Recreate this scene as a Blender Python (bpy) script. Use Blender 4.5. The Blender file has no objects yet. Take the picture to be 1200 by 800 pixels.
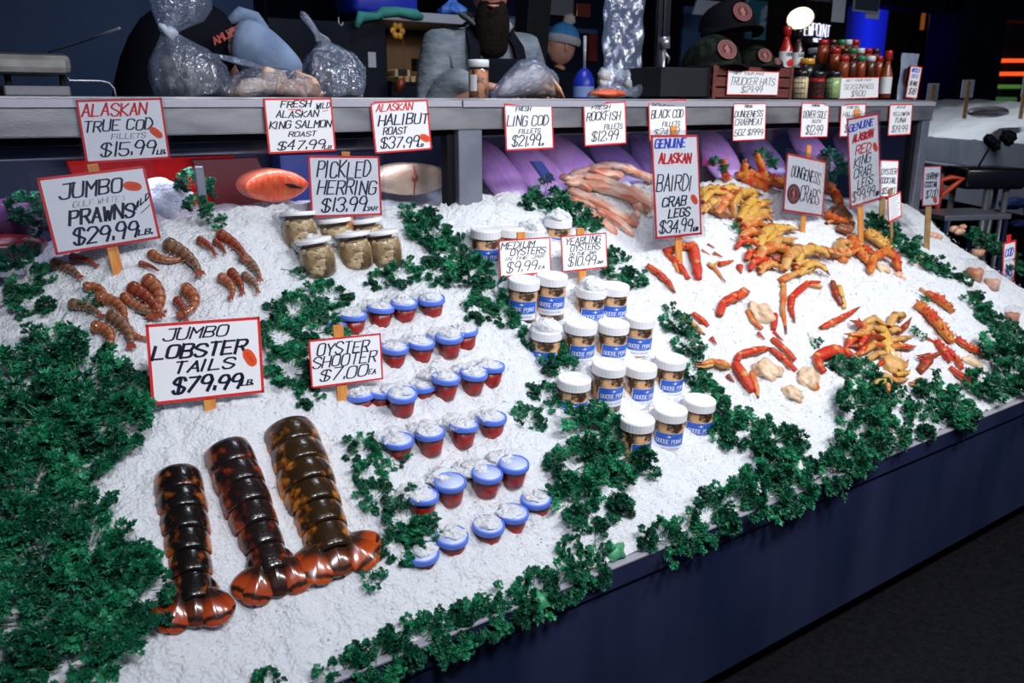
import bpy, bmesh, math, random
import numpy as np
from mathutils import Vector, Matrix, Euler

random.seed(7); rng = np.random.default_rng(7)
SC = bpy.context.scene
COL = SC.collection
PI = math.pi

# ------------------------------------------------------------------ camera
EYE = Vector((0.0, 0.0, 1.6))
FPX = 1000.0                                   # focal length for a 1200 px wide frame
_p = math.atan2(400 - 122, FPX)
_a = math.atan2(2050 - 600, math.hypot(FPX, 400 - 122))
CF = Vector((math.cos(_a) * math.cos(_p), math.sin(_a) * math.cos(_p), -math.sin(_p)))
CR = Vector((math.sin(_a), -math.cos(_a), 0))
CU = CR.cross(CF)
cd = bpy.data.cameras.new('camera'); cam = bpy.data.objects.new('camera', cd); COL.objects.link(cam)
cd.sensor_width = 36.0; cd.lens = 36.0 * FPX / 1200.0; cd.clip_start = 0.05
m = Matrix((CR, CU, -CF)).transposed().to_4x4(); m.translation = EYE
cam.matrix_world = m
SC.camera = cam
SC.view_settings.view_transform = 'Standard'; SC.view_settings.look = 'None'
SC.view_settings.gamma = 1.0; SC.view_settings.use_curve_mapping = False
SC.view_settings.exposure = 0.0
cd.dof.use_dof = True; cd.dof.focus_distance = 2.15; cd.dof.aperture_fstop = 5.6
SC.cycles.use_denoising = True
SC.cycles.max_bounces = 10; SC.cycles.transparent_max_bounces = 16
SC.cycles.sample_clamp_indirect = 6.0
SC.cycles.caustics_reflective = False; SC.cycles.caustics_refractive = False

# ------------------------------------------------------------------ world and lamps
W = bpy.data.worlds.new('night'); SC.world = W; W.use_nodes = True
bg = W.node_tree.nodes['Background']; bg.inputs[0].default_value = (0.10, 0.16, 0.34, 1); bg.inputs[1].default_value = 0.22

def area(name, loc, target, size, power, col=(1, 1, 1), spread=None):
    l = bpy.data.lights.new(name, 'AREA'); l.shape = 'RECTANGLE'; l.size, l.size_y = size
    l.energy = power; l.color = col
    if spread: l.spread = math.radians(spread)
    o = bpy.data.objects.new(name, l); COL.objects.link(o); o.location = loc
    d = Vector(target) - Vector(loc); o.rotation_euler = d.to_track_quat('-Z', 'Y').to_euler()
    o['kind'] = 'structure'
    return o
# market lamps hung in a row over the ice
area('ceiling_lamp_1', (0.35, -0.1, 2.85), (0.55, 1.85, 0.9), (0.5, 0.3), 14, (0.88, 0.91, 1.0), 110)
area('ceiling_lamp_2', (1.65, 0.0, 2.85), (1.75, 1.95, 0.9), (0.6, 0.3), 18, (0.95, 0.97, 1.0), 110)
area('ceiling_lamp_3', (2.95, 0.0, 2.85), (2.9, 1.95, 0.9), (0.6, 0.3), 18, (0.97, 0.98, 1.0), 110)
area('ceiling_lamp_4', (4.2, 0.2, 2.85), (4.1, 2.0, 0.9), (0.5, 0.3), 13, (0.92, 0.96, 1.0), 110)
# unseen cool fill added over the staff side to light the people
area('staff_fill_lamp', (2.1, 2.3, 4.2), (2.1, 3.2, 1.6), (0.8, 0.4), 14, (0.75, 0.85, 1.0), 110)

# ------------------------------------------------------------------ pixel helpers (1200 x 800)
def ray(px, py):
    return (CF * FPX + CR * (px - 600) + CU * (400 - py)).normalized()
def at_y(px, py, Y):
    d = ray(px, py); return EYE + d * (Y / d.y)
def at_x(px, py, X):
    d = ray(px, py); return EYE + d * (X / d.x)
def at_depth(px, py, D):
    d = ray(px, py); return EYE + d * (D / d.dot(CF))
def depth(p): return (Vector(p) - EYE).dot(CF)
def proj(p):
    q = Vector(p) - EYE; z = q.dot(CF)
    return 600 + FPX * q.dot(CR) / z, 400 - FPX * q.dot(CU) / z

# ------------------------------------------------------------------ ice height
YL, YG = 1.335, 2.405          # lip and glass
_lat = rng.random((97, 97))
def vnoise(x, y, s):
    x = np.asarray(x, float) / s + 40.3; y = np.asarray(y, float) / s + 17.7
    xi = np.floor(x).astype(int); yi = np.floor(y).astype(int)
    fx = x - xi; fy = y - yi; fx = fx * fx * (3 - 2 * fx); fy = fy * fy * (3 - 2 * fy)
    g = lambda a, b: _lat[a % 97, b % 97]
    return (g(xi, yi) * (1 - fx) * (1 - fy) + g(xi + 1, yi) * fx * (1 - fy) + g(xi, yi + 1) * (1 - fx) * fy + g(xi + 1, yi + 1) * fx * fy) - 0.5
MOUNDS = []                    # heaps of ice: x, y, radius, height
def ice_base(x, y):
    x = np.asarray(x, float); y = np.asarray(y, float)
    zt = np.interp(x, [-0.6, 0.0, 0.3, 0.5, 0.75, 2.6, 4.3], [1.05, 1.10, 1.22, 1.27, 1.305, 1.305, 1.09])
    t = (y - YL) / (YG - YL)
    z = 0.555 + t * (zt - 0.555) + 0.03 * np.sin(np.clip(t, 0, 1) * PI) * 0.5
    return z
def ice_z(x, y):
    z = ice_base(x, y)
    t = np.clip((np.asarray(y, float) - YL) / 0.10, 0.15, 1)
    z = z + t * (0.045 * vnoise(x, y, 0.33) + 0.022 * vnoise(x, y, 0.11) + 0.012 * vnoise(x, y, 0.045))
    for mx, my, r, h in MOUNDS:
        z = z + h * np.exp(-((np.asarray(x) - mx) ** 2 + (np.asarray(y) - my) ** 2) / (r * r))
    return z
def at_ice(px, py, off=0.0):
    d = ray(px, py); t = 0.9
    while t < 7:
        p = EYE + d * t
        if p.z < float(ice_z(p.x, p.y)) + off: break
        t += 0.02
    lo, hi = t - 0.02, t
    for _ in range(12):
        mid = (lo + hi) / 2; p = EYE + d * mid
        if p.z < float(ice_z(p.x, p.y)) + off: hi = mid
        else: lo = mid
    return EYE + d * hi
for _px, _py, _r, _h in [(958, 262, .10, .05), (905, 232, .12, .035), (990, 345, .09, .05), (1010, 440, .05, .02), (855, 255, .06, .03), (880, 300, .08, .02),
                         (520, 480, .10, .015), (700, 400, .12, .015), (440, 420, .08, .02), (590, 250, .15, .03), (1000, 470, .10, .03), (930, 480, .12, .02), (620, 540, .10, .02), (260, 500, .10, .015)]:
    _q = at_ice(_px, _py); MOUNDS.append((_q.x, _q.y, _r, _h))
def ice_n(x, y, e=0.06):
    dx = float(ice_base(x + e, y) - ice_base(x - e, y)) / (2 * e); dy = float(ice_base(x, y + e) - ice_base(x, y - e)) / (2 * e)
    return Vector((-dx, -dy, 1)).normalized()

# ------------------------------------------------------------------ materials
def newmat(name):
    m = bpy.data.materials.new(name); m.use_nodes = True
    nt = m.node_tree; return m, nt, nt.nodes['Principled BSDF']
def setin(b, **k):
    for n, v in k.items():
        n = n.replace('_', ' ')
        if n in b.inputs: b.inputs[n].default_value = v
def c4(c): return (c[0], c[1], c[2], 1)
def mat(name, col, rough=0.5, metal=0.0, col2=None, nscale=8.0, bump=0.0, bscale=60.0, detail=3, stretch=None, lo=0.35, hi=0.65, **k):
    m, nt, b = newmat(name)
    setin(b, Roughness=rough, Metallic=metal)
    b.inputs['Base Color'].default_value = c4(col)
    for n, v in k.items(): setin(b, **{n: v})
    tc = None
    if col2 is not None or bump:
        tc = nt.nodes.new('ShaderNodeTexCoord'); src = tc.outputs['Object']
        if stretch:
            mp = nt.nodes.new('ShaderNodeMapping'); mp.inputs['Scale'].default_value = stretch
            nt.links.new(src, mp.inputs[0]); src = mp.outputs[0]
    if col2 is not None:
        n = nt.nodes.new('ShaderNodeTexNoise'); n.inputs['Scale'].default_value = nscale; n.inputs['Detail'].default_value = detail
        nt.links.new(src, n.inputs[0])
        r = nt.nodes.new('ShaderNodeValToRGB'); r.color_ramp.elements[0].color = c4(col); r.color_ramp.elements[1].color = c4(col2)
        r.color_ramp.elements[0].position = lo; r.color_ramp.elements[1].position = hi
        nt.links.new(n.outputs[0], r.inputs[0]); nt.links.new(r.outputs[0], b.inputs['Base Color'])
    if bump:
        n2 = nt.nodes.new('ShaderNodeTexNoise'); n2.inputs['Scale'].default_value = bscale; n2.inputs['Detail'].default_value = 4
        nt.links.new(src, n2.inputs[0])
        bp = nt.nodes.new('ShaderNodeBump'); bp.inputs['Strength'].default_value = bump; bp.inputs['Distance'].default_value = 0.01
        nt.links.new(n2.outputs[0], bp.inputs['Height']); nt.links.new(bp.outputs[0], b.inputs['Normal'])
    return m
def emit(name, col, s):
    m, nt, b = newmat(name); b.inputs['Base Color'].default_value = c4(col)
    b.inputs['Emission Color'].default_value = c4(col); b.inputs['Emission Strength'].default_value = s
    return m
def clear(name, tint=(1, 1, 1), gloss=0.10, rough=0.05, wrinkle=0.0, wscale=25.0, haze=0.0, hazecol=(0.75, 0.82, 0.95), edge=.6):
    """thin clear film or glass: transparent with a glossy skin, optional wrinkles and milky haze"""
    m = bpy.data.materials.new(name); m.use_nodes = True; nt = m.node_tree; nt.nodes.clear()
    out = nt.nodes.new('ShaderNodeOutputMaterial'); tr = nt.nodes.new('ShaderNodeBsdfTransparent'); tr.inputs[0].default_value = c4(tint)
    gl = nt.nodes.new('ShaderNodeBsdfGlossy'); gl.inputs['Roughness'].default_value = rough
    mx = nt.nodes.new('ShaderNodeMixShader'); lw = nt.nodes.new('ShaderNodeLayerWeight'); lw.inputs[0].default_value = 0.25
    ad = nt.nodes.new('ShaderNodeMath'); ad.operation = 'MULTIPLY_ADD'; ad.inputs[1].default_value = edge; ad.inputs[2].default_value = gloss; ad.use_clamp = True
    nt.links.new(lw.outputs['Facing'], ad.inputs[0]); nt.links.new(ad.outputs[0], mx.inputs[0])
    nt.links.new(tr.outputs[0], mx.inputs[1]); nt.links.new(gl.outputs[0], mx.inputs[2]); last = mx
    if wrinkle:
        tc = nt.nodes.new('ShaderNodeTexCoord'); n = nt.nodes.new('ShaderNodeTexNoise'); n.inputs['Scale'].default_value = wscale
        n.inputs['Detail'].default_value = 3; n.inputs['Distortion'].default_value = 1.5
        nt.links.new(tc.outputs['Object'], n.inputs[0])
        bp = nt.nodes.new('ShaderNodeBump'); bp.inputs['Strength'].default_value = wrinkle; bp.inputs['Distance'].default_value = 0.03
        nt.links.new(n.outputs[0], bp.inputs['Height']); nt.links.new(bp.outputs[0], gl.inputs['Normal']); nt.links.new(bp.outputs[0], lw.inputs['Normal'])
    if haze:
        df = nt.nodes.new('ShaderNodeBsdfDiffuse'); df.inputs[0].default_value = c4(hazecol)
        mh = nt.nodes.new('ShaderNodeMixShader'); mh.inputs[0].default_value = haze
        nt.links.new(mx.outputs[0], mh.inputs[1]); nt.links.new(df.outputs[0], mh.inputs[2]); last = mh
    nt.links.new(last.outputs[0], out.inputs[0])
    return m

M = {}
M['steel'] = mat('steel', (0.50, 0.50, 0.52), 0.36, 0.75, (0.26, 0.26, 0.30), 5, 0.05, 120, stretch=(1, 3, 3))
M['steel_lite'] = mat('steel_strip', (0.46, 0.45, 0.52), 0.45, 0.3)
M['steel_dark'] = mat('steel_dark', (0.012, 0.020, 0.062), 0.45, 0.25, (0.028, 0.036, 0.095), 5, 0.06, 90, stretch=(1, 1, 0.25))
M['steel_post'] = mat('steel_post', (0.36, 0.38, 0.46), 0.40, 0.7, (0.28, 0.30, 0.38), 12)
M['black'] = mat('black', (0.004, 0.005, 0.008), 0.6, Specular_IOR_Level=.15)
M['black_gloss'] = mat('black_gloss', (0.008, 0.009, 0.014), 0.25)
M['navy'] = mat('navy', (0.012, 0.022, 0.055), 0.6)
M['wood_stick'] = mat('wood_stick', (0.60, 0.20, 0.03), 0.6, 0, (0.72, 0.31, 0.07), 30, 0.05, 80, stretch=(6, 6, 0.6))
M['card'] = mat('card_white', (0.90, 0.90, 0.92), 0.55)
M['red'] = mat('border_red', (0.72, 0.02, 0.02), 0.5)
M['ink'] = mat('ink_black', (0.004, 0.004, 0.03), 0.5)
M['ink_red'] = mat('ink_red', (0.75, 0.01, 0.01), 0.5)
M['ink_blue'] = mat('ink_blue', (0.03, 0.06, 0.62), 0.5)
M['sticker'] = mat('sticker_orange', (0.85, 0.09, 0.015), 0.4)
M['sleeve'] = clear('clear_sleeve', (0.97, 0.98, 1), 0.05, 0.15)
M['glass'] = clear('pane_glass', (0.93, 0.95, 1.0), 0.02, 0.02, edge=.25)
M['floor'] = mat('floor_wet', (0.002, 0.002, 0.004), 0.5, 0, (0.006, 0.006, 0.010), 40, 0.35, 220, Specular_IOR_Level=.2)

def ice_mat(name):
    m, nt, b = newmat(name)
    setin(b, Roughness=0.42); b.inputs['Base Color'].default_value = (0.86, 0.88, 0.92, 1)
    tc = nt.nodes.new('ShaderNodeTexCoord')
    n = nt.nodes.new('ShaderNodeTexNoise'); n.inputs['Scale'].default_value = 190; n.inputs['Detail'].default_value = 5; n.inputs['Roughness'].default_value = 0.7
    v = nt.nodes.new('ShaderNodeTexVoronoi'); v.inputs['Scale'].default_value = 130
    nt.links.new(tc.outputs['Object'], n.inputs[0]); nt.links.new(tc.outputs['Object'], v.inputs[0])
    ad = nt.nodes.new('ShaderNodeMath'); ad.operation = 'ADD'; nt.links.new(n.outputs[0], ad.inputs[0]); nt.links.new(v.outputs[0], ad.inputs[1])
    bp = nt.nodes.new('ShaderNodeBump'); bp.inputs['Strength'].default_value = 0.8; bp.inputs['Distance'].default_value = 0.007
    nt.links.new(ad.outputs[0], bp.inputs['Height']); nt.links.new(bp.outputs[0], b.inputs['Normal'])
    setin(b, Subsurface_Weight=0.35, Subsurface_Scale=0.01); b.inputs['Subsurface Radius'].default_value = (0.8, 1.0, 1.2)
    return m
M['ice'] = ice_mat('crushed_ice')

# ------------------------------------------------------------------ mesh and object helpers
def link(o, parent=None):
    COL.objects.link(o)
    if parent is not None: o.parent = parent
    return o
def obj_from(name, verts, faces, material, parent=None, smooth=True, mats=None, fm=None):
    me = bpy.data.meshes.new(name); me.from_pydata([tuple(v) for v in verts], [], faces)
    for mm in (mats or [material]): me.materials.append(mm)
    if fm is not None: me.polygons.foreach_set('material_index', fm)
    if smooth: me.polygons.foreach_set('use_smooth', [True] * len(me.polygons))
    me.update()
    return link(bpy.data.objects.new(name, me), parent)
def bm_obj(name, bm, material, parent=None, smooth=False):
    bmesh.ops.recalc_face_normals(bm, faces=bm.faces[:])
    me = bpy.data.meshes.new(name); bm.to_mesh(me); bm.free(); me.materials.append(material)
    if smooth: me.polygons.foreach_set('use_smooth', [True] * len(me.polygons))
    return link(bpy.data.objects.new(name, me), parent)
def box(bm, x0, x1, y0, y1, z0, z1, bev=0.0, M4=None):
    r = bmesh.ops.create_cube(bm, size=1.0); vs = r['verts']
    for v in vs: v.co = Vector(((x0 + x1) / 2 + v.co.x * (x1 - x0), (y0 + y1) / 2 + v.co.y * (y1 - y0), (z0 + z1) / 2 + v.co.z * (z1 - z0)))
    if bev > 0:
        es = list({e for v in vs for e in v.link_edges})
        g = bmesh.ops.bevel(bm, geom=es, offset=bev, segments=2, affect='EDGES', profile=0.5)
        vs = list({v for f in g['faces'] for v in f.verts} | {v for v in vs if v.is_valid})
    if M4 is not None:
        for v in vs: v.co = M4 @ v.co
    return vs
def frame_along(pts):
    """parallel transport frames"""
    T = []
    n = len(pts)
    for i in range(n):
        a = pts[max(i - 1, 0)]; b = pts[min(i + 1, n - 1)]
        t = (b - a); T.append(t.normalized() if t.length > 1e-9 else Vector((0, 0, 1)))
    ref = Vector((0, 0, 1)) if abs(T[0].z) < 0.9 else Vector((1, 0, 0))
    N = (ref - T[0] * ref.dot(T[0])).normalized(); out = []
    for i in range(n):
        N = (N - T[i] * N.dot(T[i]))
        N = N.normalized() if N.length > 1e-9 else T[i].orthogonal().normalized()
        out.append((T[i], N, T[i].cross(N)))
    return out
def tube_data(pts, radii, seg=8, flat=1.0, cap=True):
    """verts, faces of a swept tube; radii per point; flat squashes along the frame normal"""
    pts = [Vector(p) for p in pts]
    if not hasattr(radii, '__len__'): radii = [radii] * len(pts)
    fr = frame_along(pts); V = []; Fc = []
    for p, r, (t, n, b) in zip(pts, radii, fr):
        for k in range(seg):
            a = 2 * PI * k / seg
            V.append(p + n * (math.cos(a) * r * flat) + b * (math.sin(a) * r))
    for i in range(len(pts) - 1):
        for k in range(seg):
            k2 = (k + 1) % seg
            Fc.append((i * seg + k, i * seg + k2, (i + 1) * seg + k2, (i + 1) * seg + k))
    if cap:
        V.append(pts[0]); c0 = len(V) - 1; V.append(pts[-1]); c1 = len(V) - 1; L = (len(pts) - 1) * seg
        for k in range(seg):
            k2 = (k + 1) % seg
            Fc.append((c0, k2, k)); Fc.append((c1, L + k, L + k2))
    return V, Fc
class MB:
    """collects verts and faces"""
    def __init__(s): s.V = []; s.F = []; s.m = []
    def add(s, V, F, mi=0):
        o = len(s.V); s.V += [Vector(v) for v in V]; s.F += [tuple(i + o for i in f) for f in F]; s.m += [mi] * len(F)
    def tube(s, pts, r, seg=8, flat=1.0, mi=0): s.add(*tube_data(pts, r, seg, flat), mi)
    def lathe(s, prof, seg=24, org=(0, 0, 0), M4=None, mi=0):
        """profile of (r, z) pairs"""
        V = []; F = []; org = Vector(org)
        for r, z in prof:
            for k in range(seg):
                a = 2 * PI * k / seg; v = Vector((r * math.cos(a), r * math.sin(a), z)) + org
                V.append(M4 @ v if M4 is not None else v)
        for i in range(len(prof) - 1):
            for k in range(seg):
                k2 = (k + 1) % seg; F.append((i * seg + k, i * seg + k2, (i + 1) * seg + k2, (i + 1) * seg + k))
        s.add(V, F, mi)
    def box(s, x0, x1, y0, y1, z0, z1, M4=None, mi=0):
        V = [Vector((x, y, z)) for z in (z0, z1) for y in (y0, y1) for x in (x0, x1)]
        if M4 is not None: V = [M4 @ v for v in V]
        s.add(V, [(0, 2, 3, 1), (4, 5, 7, 6), (0, 1, 5, 4), (2, 6, 7, 3), (0, 4, 6, 2), (1, 3, 7, 5)], mi)
    def blob(s, c, r, seg=10, rings=7, amp=0.0, sc=(1, 1, 1), M4=None, mi=0, rnd=random):
        V = []; F = []; c = Vector(c); ph = [rnd.uniform(0, 6.3) for _ in range(6)]
        for i in range(rings + 1):
            th = PI * i / rings
            for k in range(seg):
                a = 2 * PI * k / seg
                d = Vector((math.sin(th) * math.cos(a), math.sin(th) * math.sin(a), math.cos(th)))
                w = 1 + amp * (math.sin(3 * d.x * 2 + ph[0]) * math.sin(3 * d.y + ph[1]) + 0.6 * math.sin(5 * d.z + ph[2] + 4 * d.x) + 0.4 * math.sin(9 * d.y + ph[3] + 5 * d.z))
                v = Vector((d.x * sc[0], d.y * sc[1], d.z * sc[2])) * r * w
                v = (M4 @ v) if M4 is not None else v
                V.append(c + v)
        for i in range(rings):
            for k in range(seg):
                k2 = (k + 1) % seg; F.append((i * seg + k, (i + 1) * seg + k, (i + 1) * seg + k2, i * seg + k2))
        s.add(V, F, mi)
    def build(s, name, material, parent=None, smooth=True, mats=None):
        return obj_from(name, s.V, s.F, material, parent, smooth, mats, s.m if mats else None)
def tag(o, label=None, cat=None, group=None, kind=None):
    if label: o['label'] = label
    if cat: o['category'] = cat
    if group: o['group'] = group
    if kind: o['kind'] = kind
    return o
def thing(name, label, cat, loc=(0, 0, 0), rot=None, group=None, scale=None):
    o = bpy.data.objects.new(name, None); COL.objects.link(o); o.empty_display_size = 0.05
    o.location = loc
    if rot is not None:
        if isinstance(rot, Matrix): o.rotation_euler = rot.to_3x3().to_euler()
        else: o.rotation_euler = rot
    if scale is not None: o.scale = (scale,) * 3 if not hasattr(scale, '__len__') else scale
    return tag(o, label, cat, group)
def dup(root, loc, rot=None, label=None, scale=None, group=None):
    r = root.copy(); COL.objects.link(r); r.location = loc
    if rot is not None: r.rotation_euler = rot.to_3x3().to_euler() if isinstance(rot, Matrix) else rot
    if scale is not None: r.scale = (scale,) * 3 if not hasattr(scale, '__len__') else scale
    if label: r['label'] = label
    if group: r['group'] = group
    for ch in list(root.children):
        c = ch.copy(); COL.objects.link(c); c.parent = r
        for g in ch.children:
            d = g.copy(); COL.objects.link(d); d.parent = c
    return r
def axes(z, x=None):
    """rotation with local Z along z and local X as near x as can be"""
    z = Vector(z).normalized(); x = Vector(x) if x is not None else Vector((1, 0, 0))
    x = x - z * x.dot(z); x = x.normalized() if x.length > 1e-6 else z.orthogonal().normalized()
    y = z.cross(x)
    return Matrix((x, y, z)).transposed()
ORD = 'first second third fourth fifth sixth seventh eighth ninth tenth eleventh twelfth thirteenth fourteenth fifteenth sixteenth'.split()

# ------------------------------------------------------------------ setting
bm = bmesh.new(); box(bm, -8, 26, -4, 14, -0.1, 0.0); tag(bm_obj('floor', bm, M['floor']), kind='structure')
M['backwall'] = mat('wall_dark', (0.006, 0.012, 0.030), 0.7, 0, (0.010, 0.020, 0.048), 1.2, Specular_IOR_Level=.1)
bm = bmesh.new(); box(bm, -8, 26, 10.0, 10.2, 0, 5.5); tag(bm_obj('wall_back', bm, M['backwall']), kind='structure')
bm = bmesh.new(); box(bm, -1.45, -1.25, 2.5, 10.0, 0, 5.5); tag(bm_obj('wall_left', bm, M['backwall']), kind='structure')
bm = bmesh.new(); box(bm, -8, 26, -4, 14, 5.5, 5.6); tag(bm_obj('ceiling', bm, M['backwall']), kind='structure')

bm = bmesh.new(); box(bm, 26, 26.2, -4, 10.2, 0, 5.5); tag(bm_obj('wall_right', bm, M['backwall']), kind='structure')

# the fish counter: front panel, lip, case, rail
CX0, CX1 = -0.75, 4.27
counter = thing('fish_counter', 'long steel fish counter with sloping ice bed, glass back and rail on top', 'counter', (1.8, 1.4, 0))
def cpart(name, boxes, material, bev=0.004):
    bm = bmesh.new()
    for b in boxes: box(bm, *b, bev)
    o = bm_obj(name, bm, material, counter); o.location = (-1.8, -1.4, 0); return o
cpart('front_panel', [(CX0, CX1, 1.325, 1.345, 0.07, 0.50)], M['steel_dark'])
cpart('upper_band', [(CX0, CX1, 1.316, 1.345, 0.492, 0.548)], M['steel_dark'], 0.003)
cpart('lip', [(CX0, CX1, 1.314, 1.36, 0.546, 0.553)], M['steel_lite'], 0.002)
cpart('base', [(CX0, CX1, 1.42, 3.0, 0.0, 0.5)], M['black'])
cpart('end_panel', [(CX1 - 0.012, CX1, 1.33, 2.42, 0.45, 0.55)], M['steel_dark'])
cpart('worktop', [(CX0, CX1, 2.36, 3.05, 1.600, 1.619)], M['steel'], 0.005)
cpart('rail_strip', [(CX0, 1.49, 2.352, 2.362, 1.592, 1.611), (1.495, CX1, 2.350, 2.362, 1.591, 1.611)], M['steel_lite'], 0.001)
cpart('rail_face', [(CX0, CX1, 2.358, 2.40, 1.522, 1.598)], M['steel'], 0.004)
cpart('rail_shadow_gap', [(CX0, CX1, 2.40, 2.47, 1.50, 1.60)], M['black'])  # solid black bar stands in for the shaded gap below the rail
cpart('post', [(1.485, 1.575, 2.365, 2.43, 0.9, 1.53)], M['steel_post'])
cpart('corner_post', [(4.20, 4.265, 2.365, 2.43, 0.4, 1.53)], M['steel_post'])
cpart('post_seal', [(1.455, 1.485, 2.39, 2.43, 0.9, 1.52)], M['black'])
cpart('corner_seal', [(4.165, 4.20, 2.39, 2.43, 0.9, 1.52)], M['black'])
cpart('glass_pane', [(CX0, 1.46, 2.408, 2.414, 0.9, 1.52)], M['glass'], 0)
cpart('glass_pane', [(1.57, 4.17, 2.408, 2.414, 0.9, 1.52)], M['glass'], 0)
cpart('case_back', [(CX0, CX1, 3.0, 3.05, 0.5, 1.60)], mat('case_back', (0.008, 0.016, 0.06), 0.5))
cpart('case_end', [(CX1 - 0.02, CX1, 2.42, 3.0, 0.5, 1.6)], M['steel_dark'])

# ice bed: one heap nobody could count, with loose chips on it
def ice_bed():
    nx, ny = 1150, 270
    xs = np.linspace(CX0 + 0.02, CX1 + 0.0, nx); ys = np.linspace(YL, YG - 0.003, ny)
    X, Y = np.meshgrid(xs, ys); Z = ice_z(X, Y) + 0.010 * vnoise(X, Y, 0.019) + 0.0065 * vnoise(X, Y, 0.010) + 0.0035 * vnoise(X, Y, 0.0055)
    # the outer end rounds off
    e = np.clip((X - (CX1 - 0.12)) / 0.12, 0, 1); Z = Z - 0.09 * e ** 2 + 0.02 * e * vnoise(X, Y, 0.05)
    V = np.stack([X.ravel(), Y.ravel(), Z.ravel()], 1)
    idx = np.arange(nx * ny).reshape(ny, nx)
    Fq = np.stack([idx[:-1, :-1].ravel(), idx[:-1, 1:].ravel(), idx[1:, 1:].ravel(), idx[1:, :-1].ravel()], 1)
    V = V.tolist(); Fq = Fq.tolist()
    # skirt down at the open end
    o = len(V)
    for j in range(ny): v = V[int(idx[j, nx - 1])]; V.append([v[0], v[1], v[2] - 0.2])
    for j in range(ny - 1): Fq.append([int(idx[j, nx - 1]), o + j, o + j + 1, int(idx[j + 1, nx - 1])])
    return V, Fq
ICE_EXTRA = MB()               # heaps of ice on lids and crabs are gathered here, chips too
def ice_heap(p, r, h, n=None, amp=0.10, sx=1.0):
    """a small loose mound with its base at p"""
    mtx = axes(n or Vector((0, 0, 1)), Vector((1, 0, 0)))
    o_ = len(ICE_EXTRA.V); ICE_EXTRA.blob(p, r, 40, 26, amp * 1.3, (sx, 1, h / r), mtx)
    for i_ in range(o_, len(ICE_EXTRA.V)):
        v = ICE_EXTRA.V[i_]; ICE_EXTRA.V[i_] = v + (v - p).normalized() * float(.010 * vnoise(v.x + v.z, v.y - v.z, .010) + .008 * vnoise(v.x - v.z, v.y + v.z, .005))

# ------------------------------------------------------------------ handwriting: a single-stroke marker alphabet on a 4 x 6 grid
GL = {'A': ['002640', '1232'], 'B': ['0006', '~0636453303', '~0333413000'], 'C': ['~4536160501103041'], 'D': ['0006', '~0626444222'[:5] + '26444220' + '00'],
 'E': ['0006', '0646', '0333', '0040'], 'F': ['0006', '0646', '0333'], 'G': ['~453616050110304143', '4323'], 'H': ['0006', '4046', '0343'], 'I': ['1016'],
 'J': ['~4641301001', '1666'], 'K': ['0006', '460340'], 'L': ['060040'], 'M': ['0006234640'], 'N': ['00064046'], 'O': ['~26160501103041453626'],
 'P': ['0006', '~0636453303'], 'Q': ['~26160501103041453626', '2140'], 'R': ['0006', '~0636453303', '2340'], 'S': ['~45361605044241301001'],
 'T': ['2026', '0646'], 'U': ['~060110304146'], 'V': ['062046'], 'W': ['0610243046'], 'X': ['0046', '0640'], 'Y': ['0623', '462320'], 'Z': ['06460040'],
 '0': ['~26160501103041453626'], '1': ['2620'], '2': ['~051636454400', '0040'], '3': ['~05163645443323', '~23334241301001'], '4': ['360242', '3630'],
 '5': ['460603', '~0333424130100 1'.replace(' ', '')], '6': ['~46150201103041423302'], '7': ['064610'], '8': ['~2304163644230210304223'], '9': ['~443313041636444430'],
 '$': ['~45361605044241301001', '2026'], '#': ['1016', '3036', '0444', '0242'], '.': ['1011'], '-': ['0343'], '/': ['0046'], '(': ['~261402'], ')': ['~264402'], '!': ['2622', '2021']}
GL['D'] = ['0006', '~06264442200 0'.replace(' ', '')]
GL['('] = ['~36151130']; GL[')'] = ['~16353110']
def glyph(ch):
    out = []
    for s in GL.get(ch, []):
        sm = s[0] == '~'; s = s.lstrip('~')
        pts = [(int(s[i]), int(s[i + 1])) for i in range(0, len(s) - 1, 2)]
        if sm and len(pts) > 2:
            P = [pts[0]] + pts + [pts[-1]]; q = []
            for i in range(1, len(P) - 2):
                p0, p1, p2, p3 = P[i - 1], P[i], P[i + 1], P[i + 2]
                for k in range(5):
                    t = k / 5
                    q.append(tuple(0.5 * (2 * p1[j] + (p2[j] - p0[j]) * t + (2 * p0[j] - 5 * p1[j] + 4 * p2[j] - p3[j]) * t * t + (3 * p1[j] - p0[j] - 3 * p2[j] + p3[j]) * t ** 3) for j in (0, 1)))
            q.append(P[-1]); pts = q
        out.append(pts)
    return out
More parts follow.
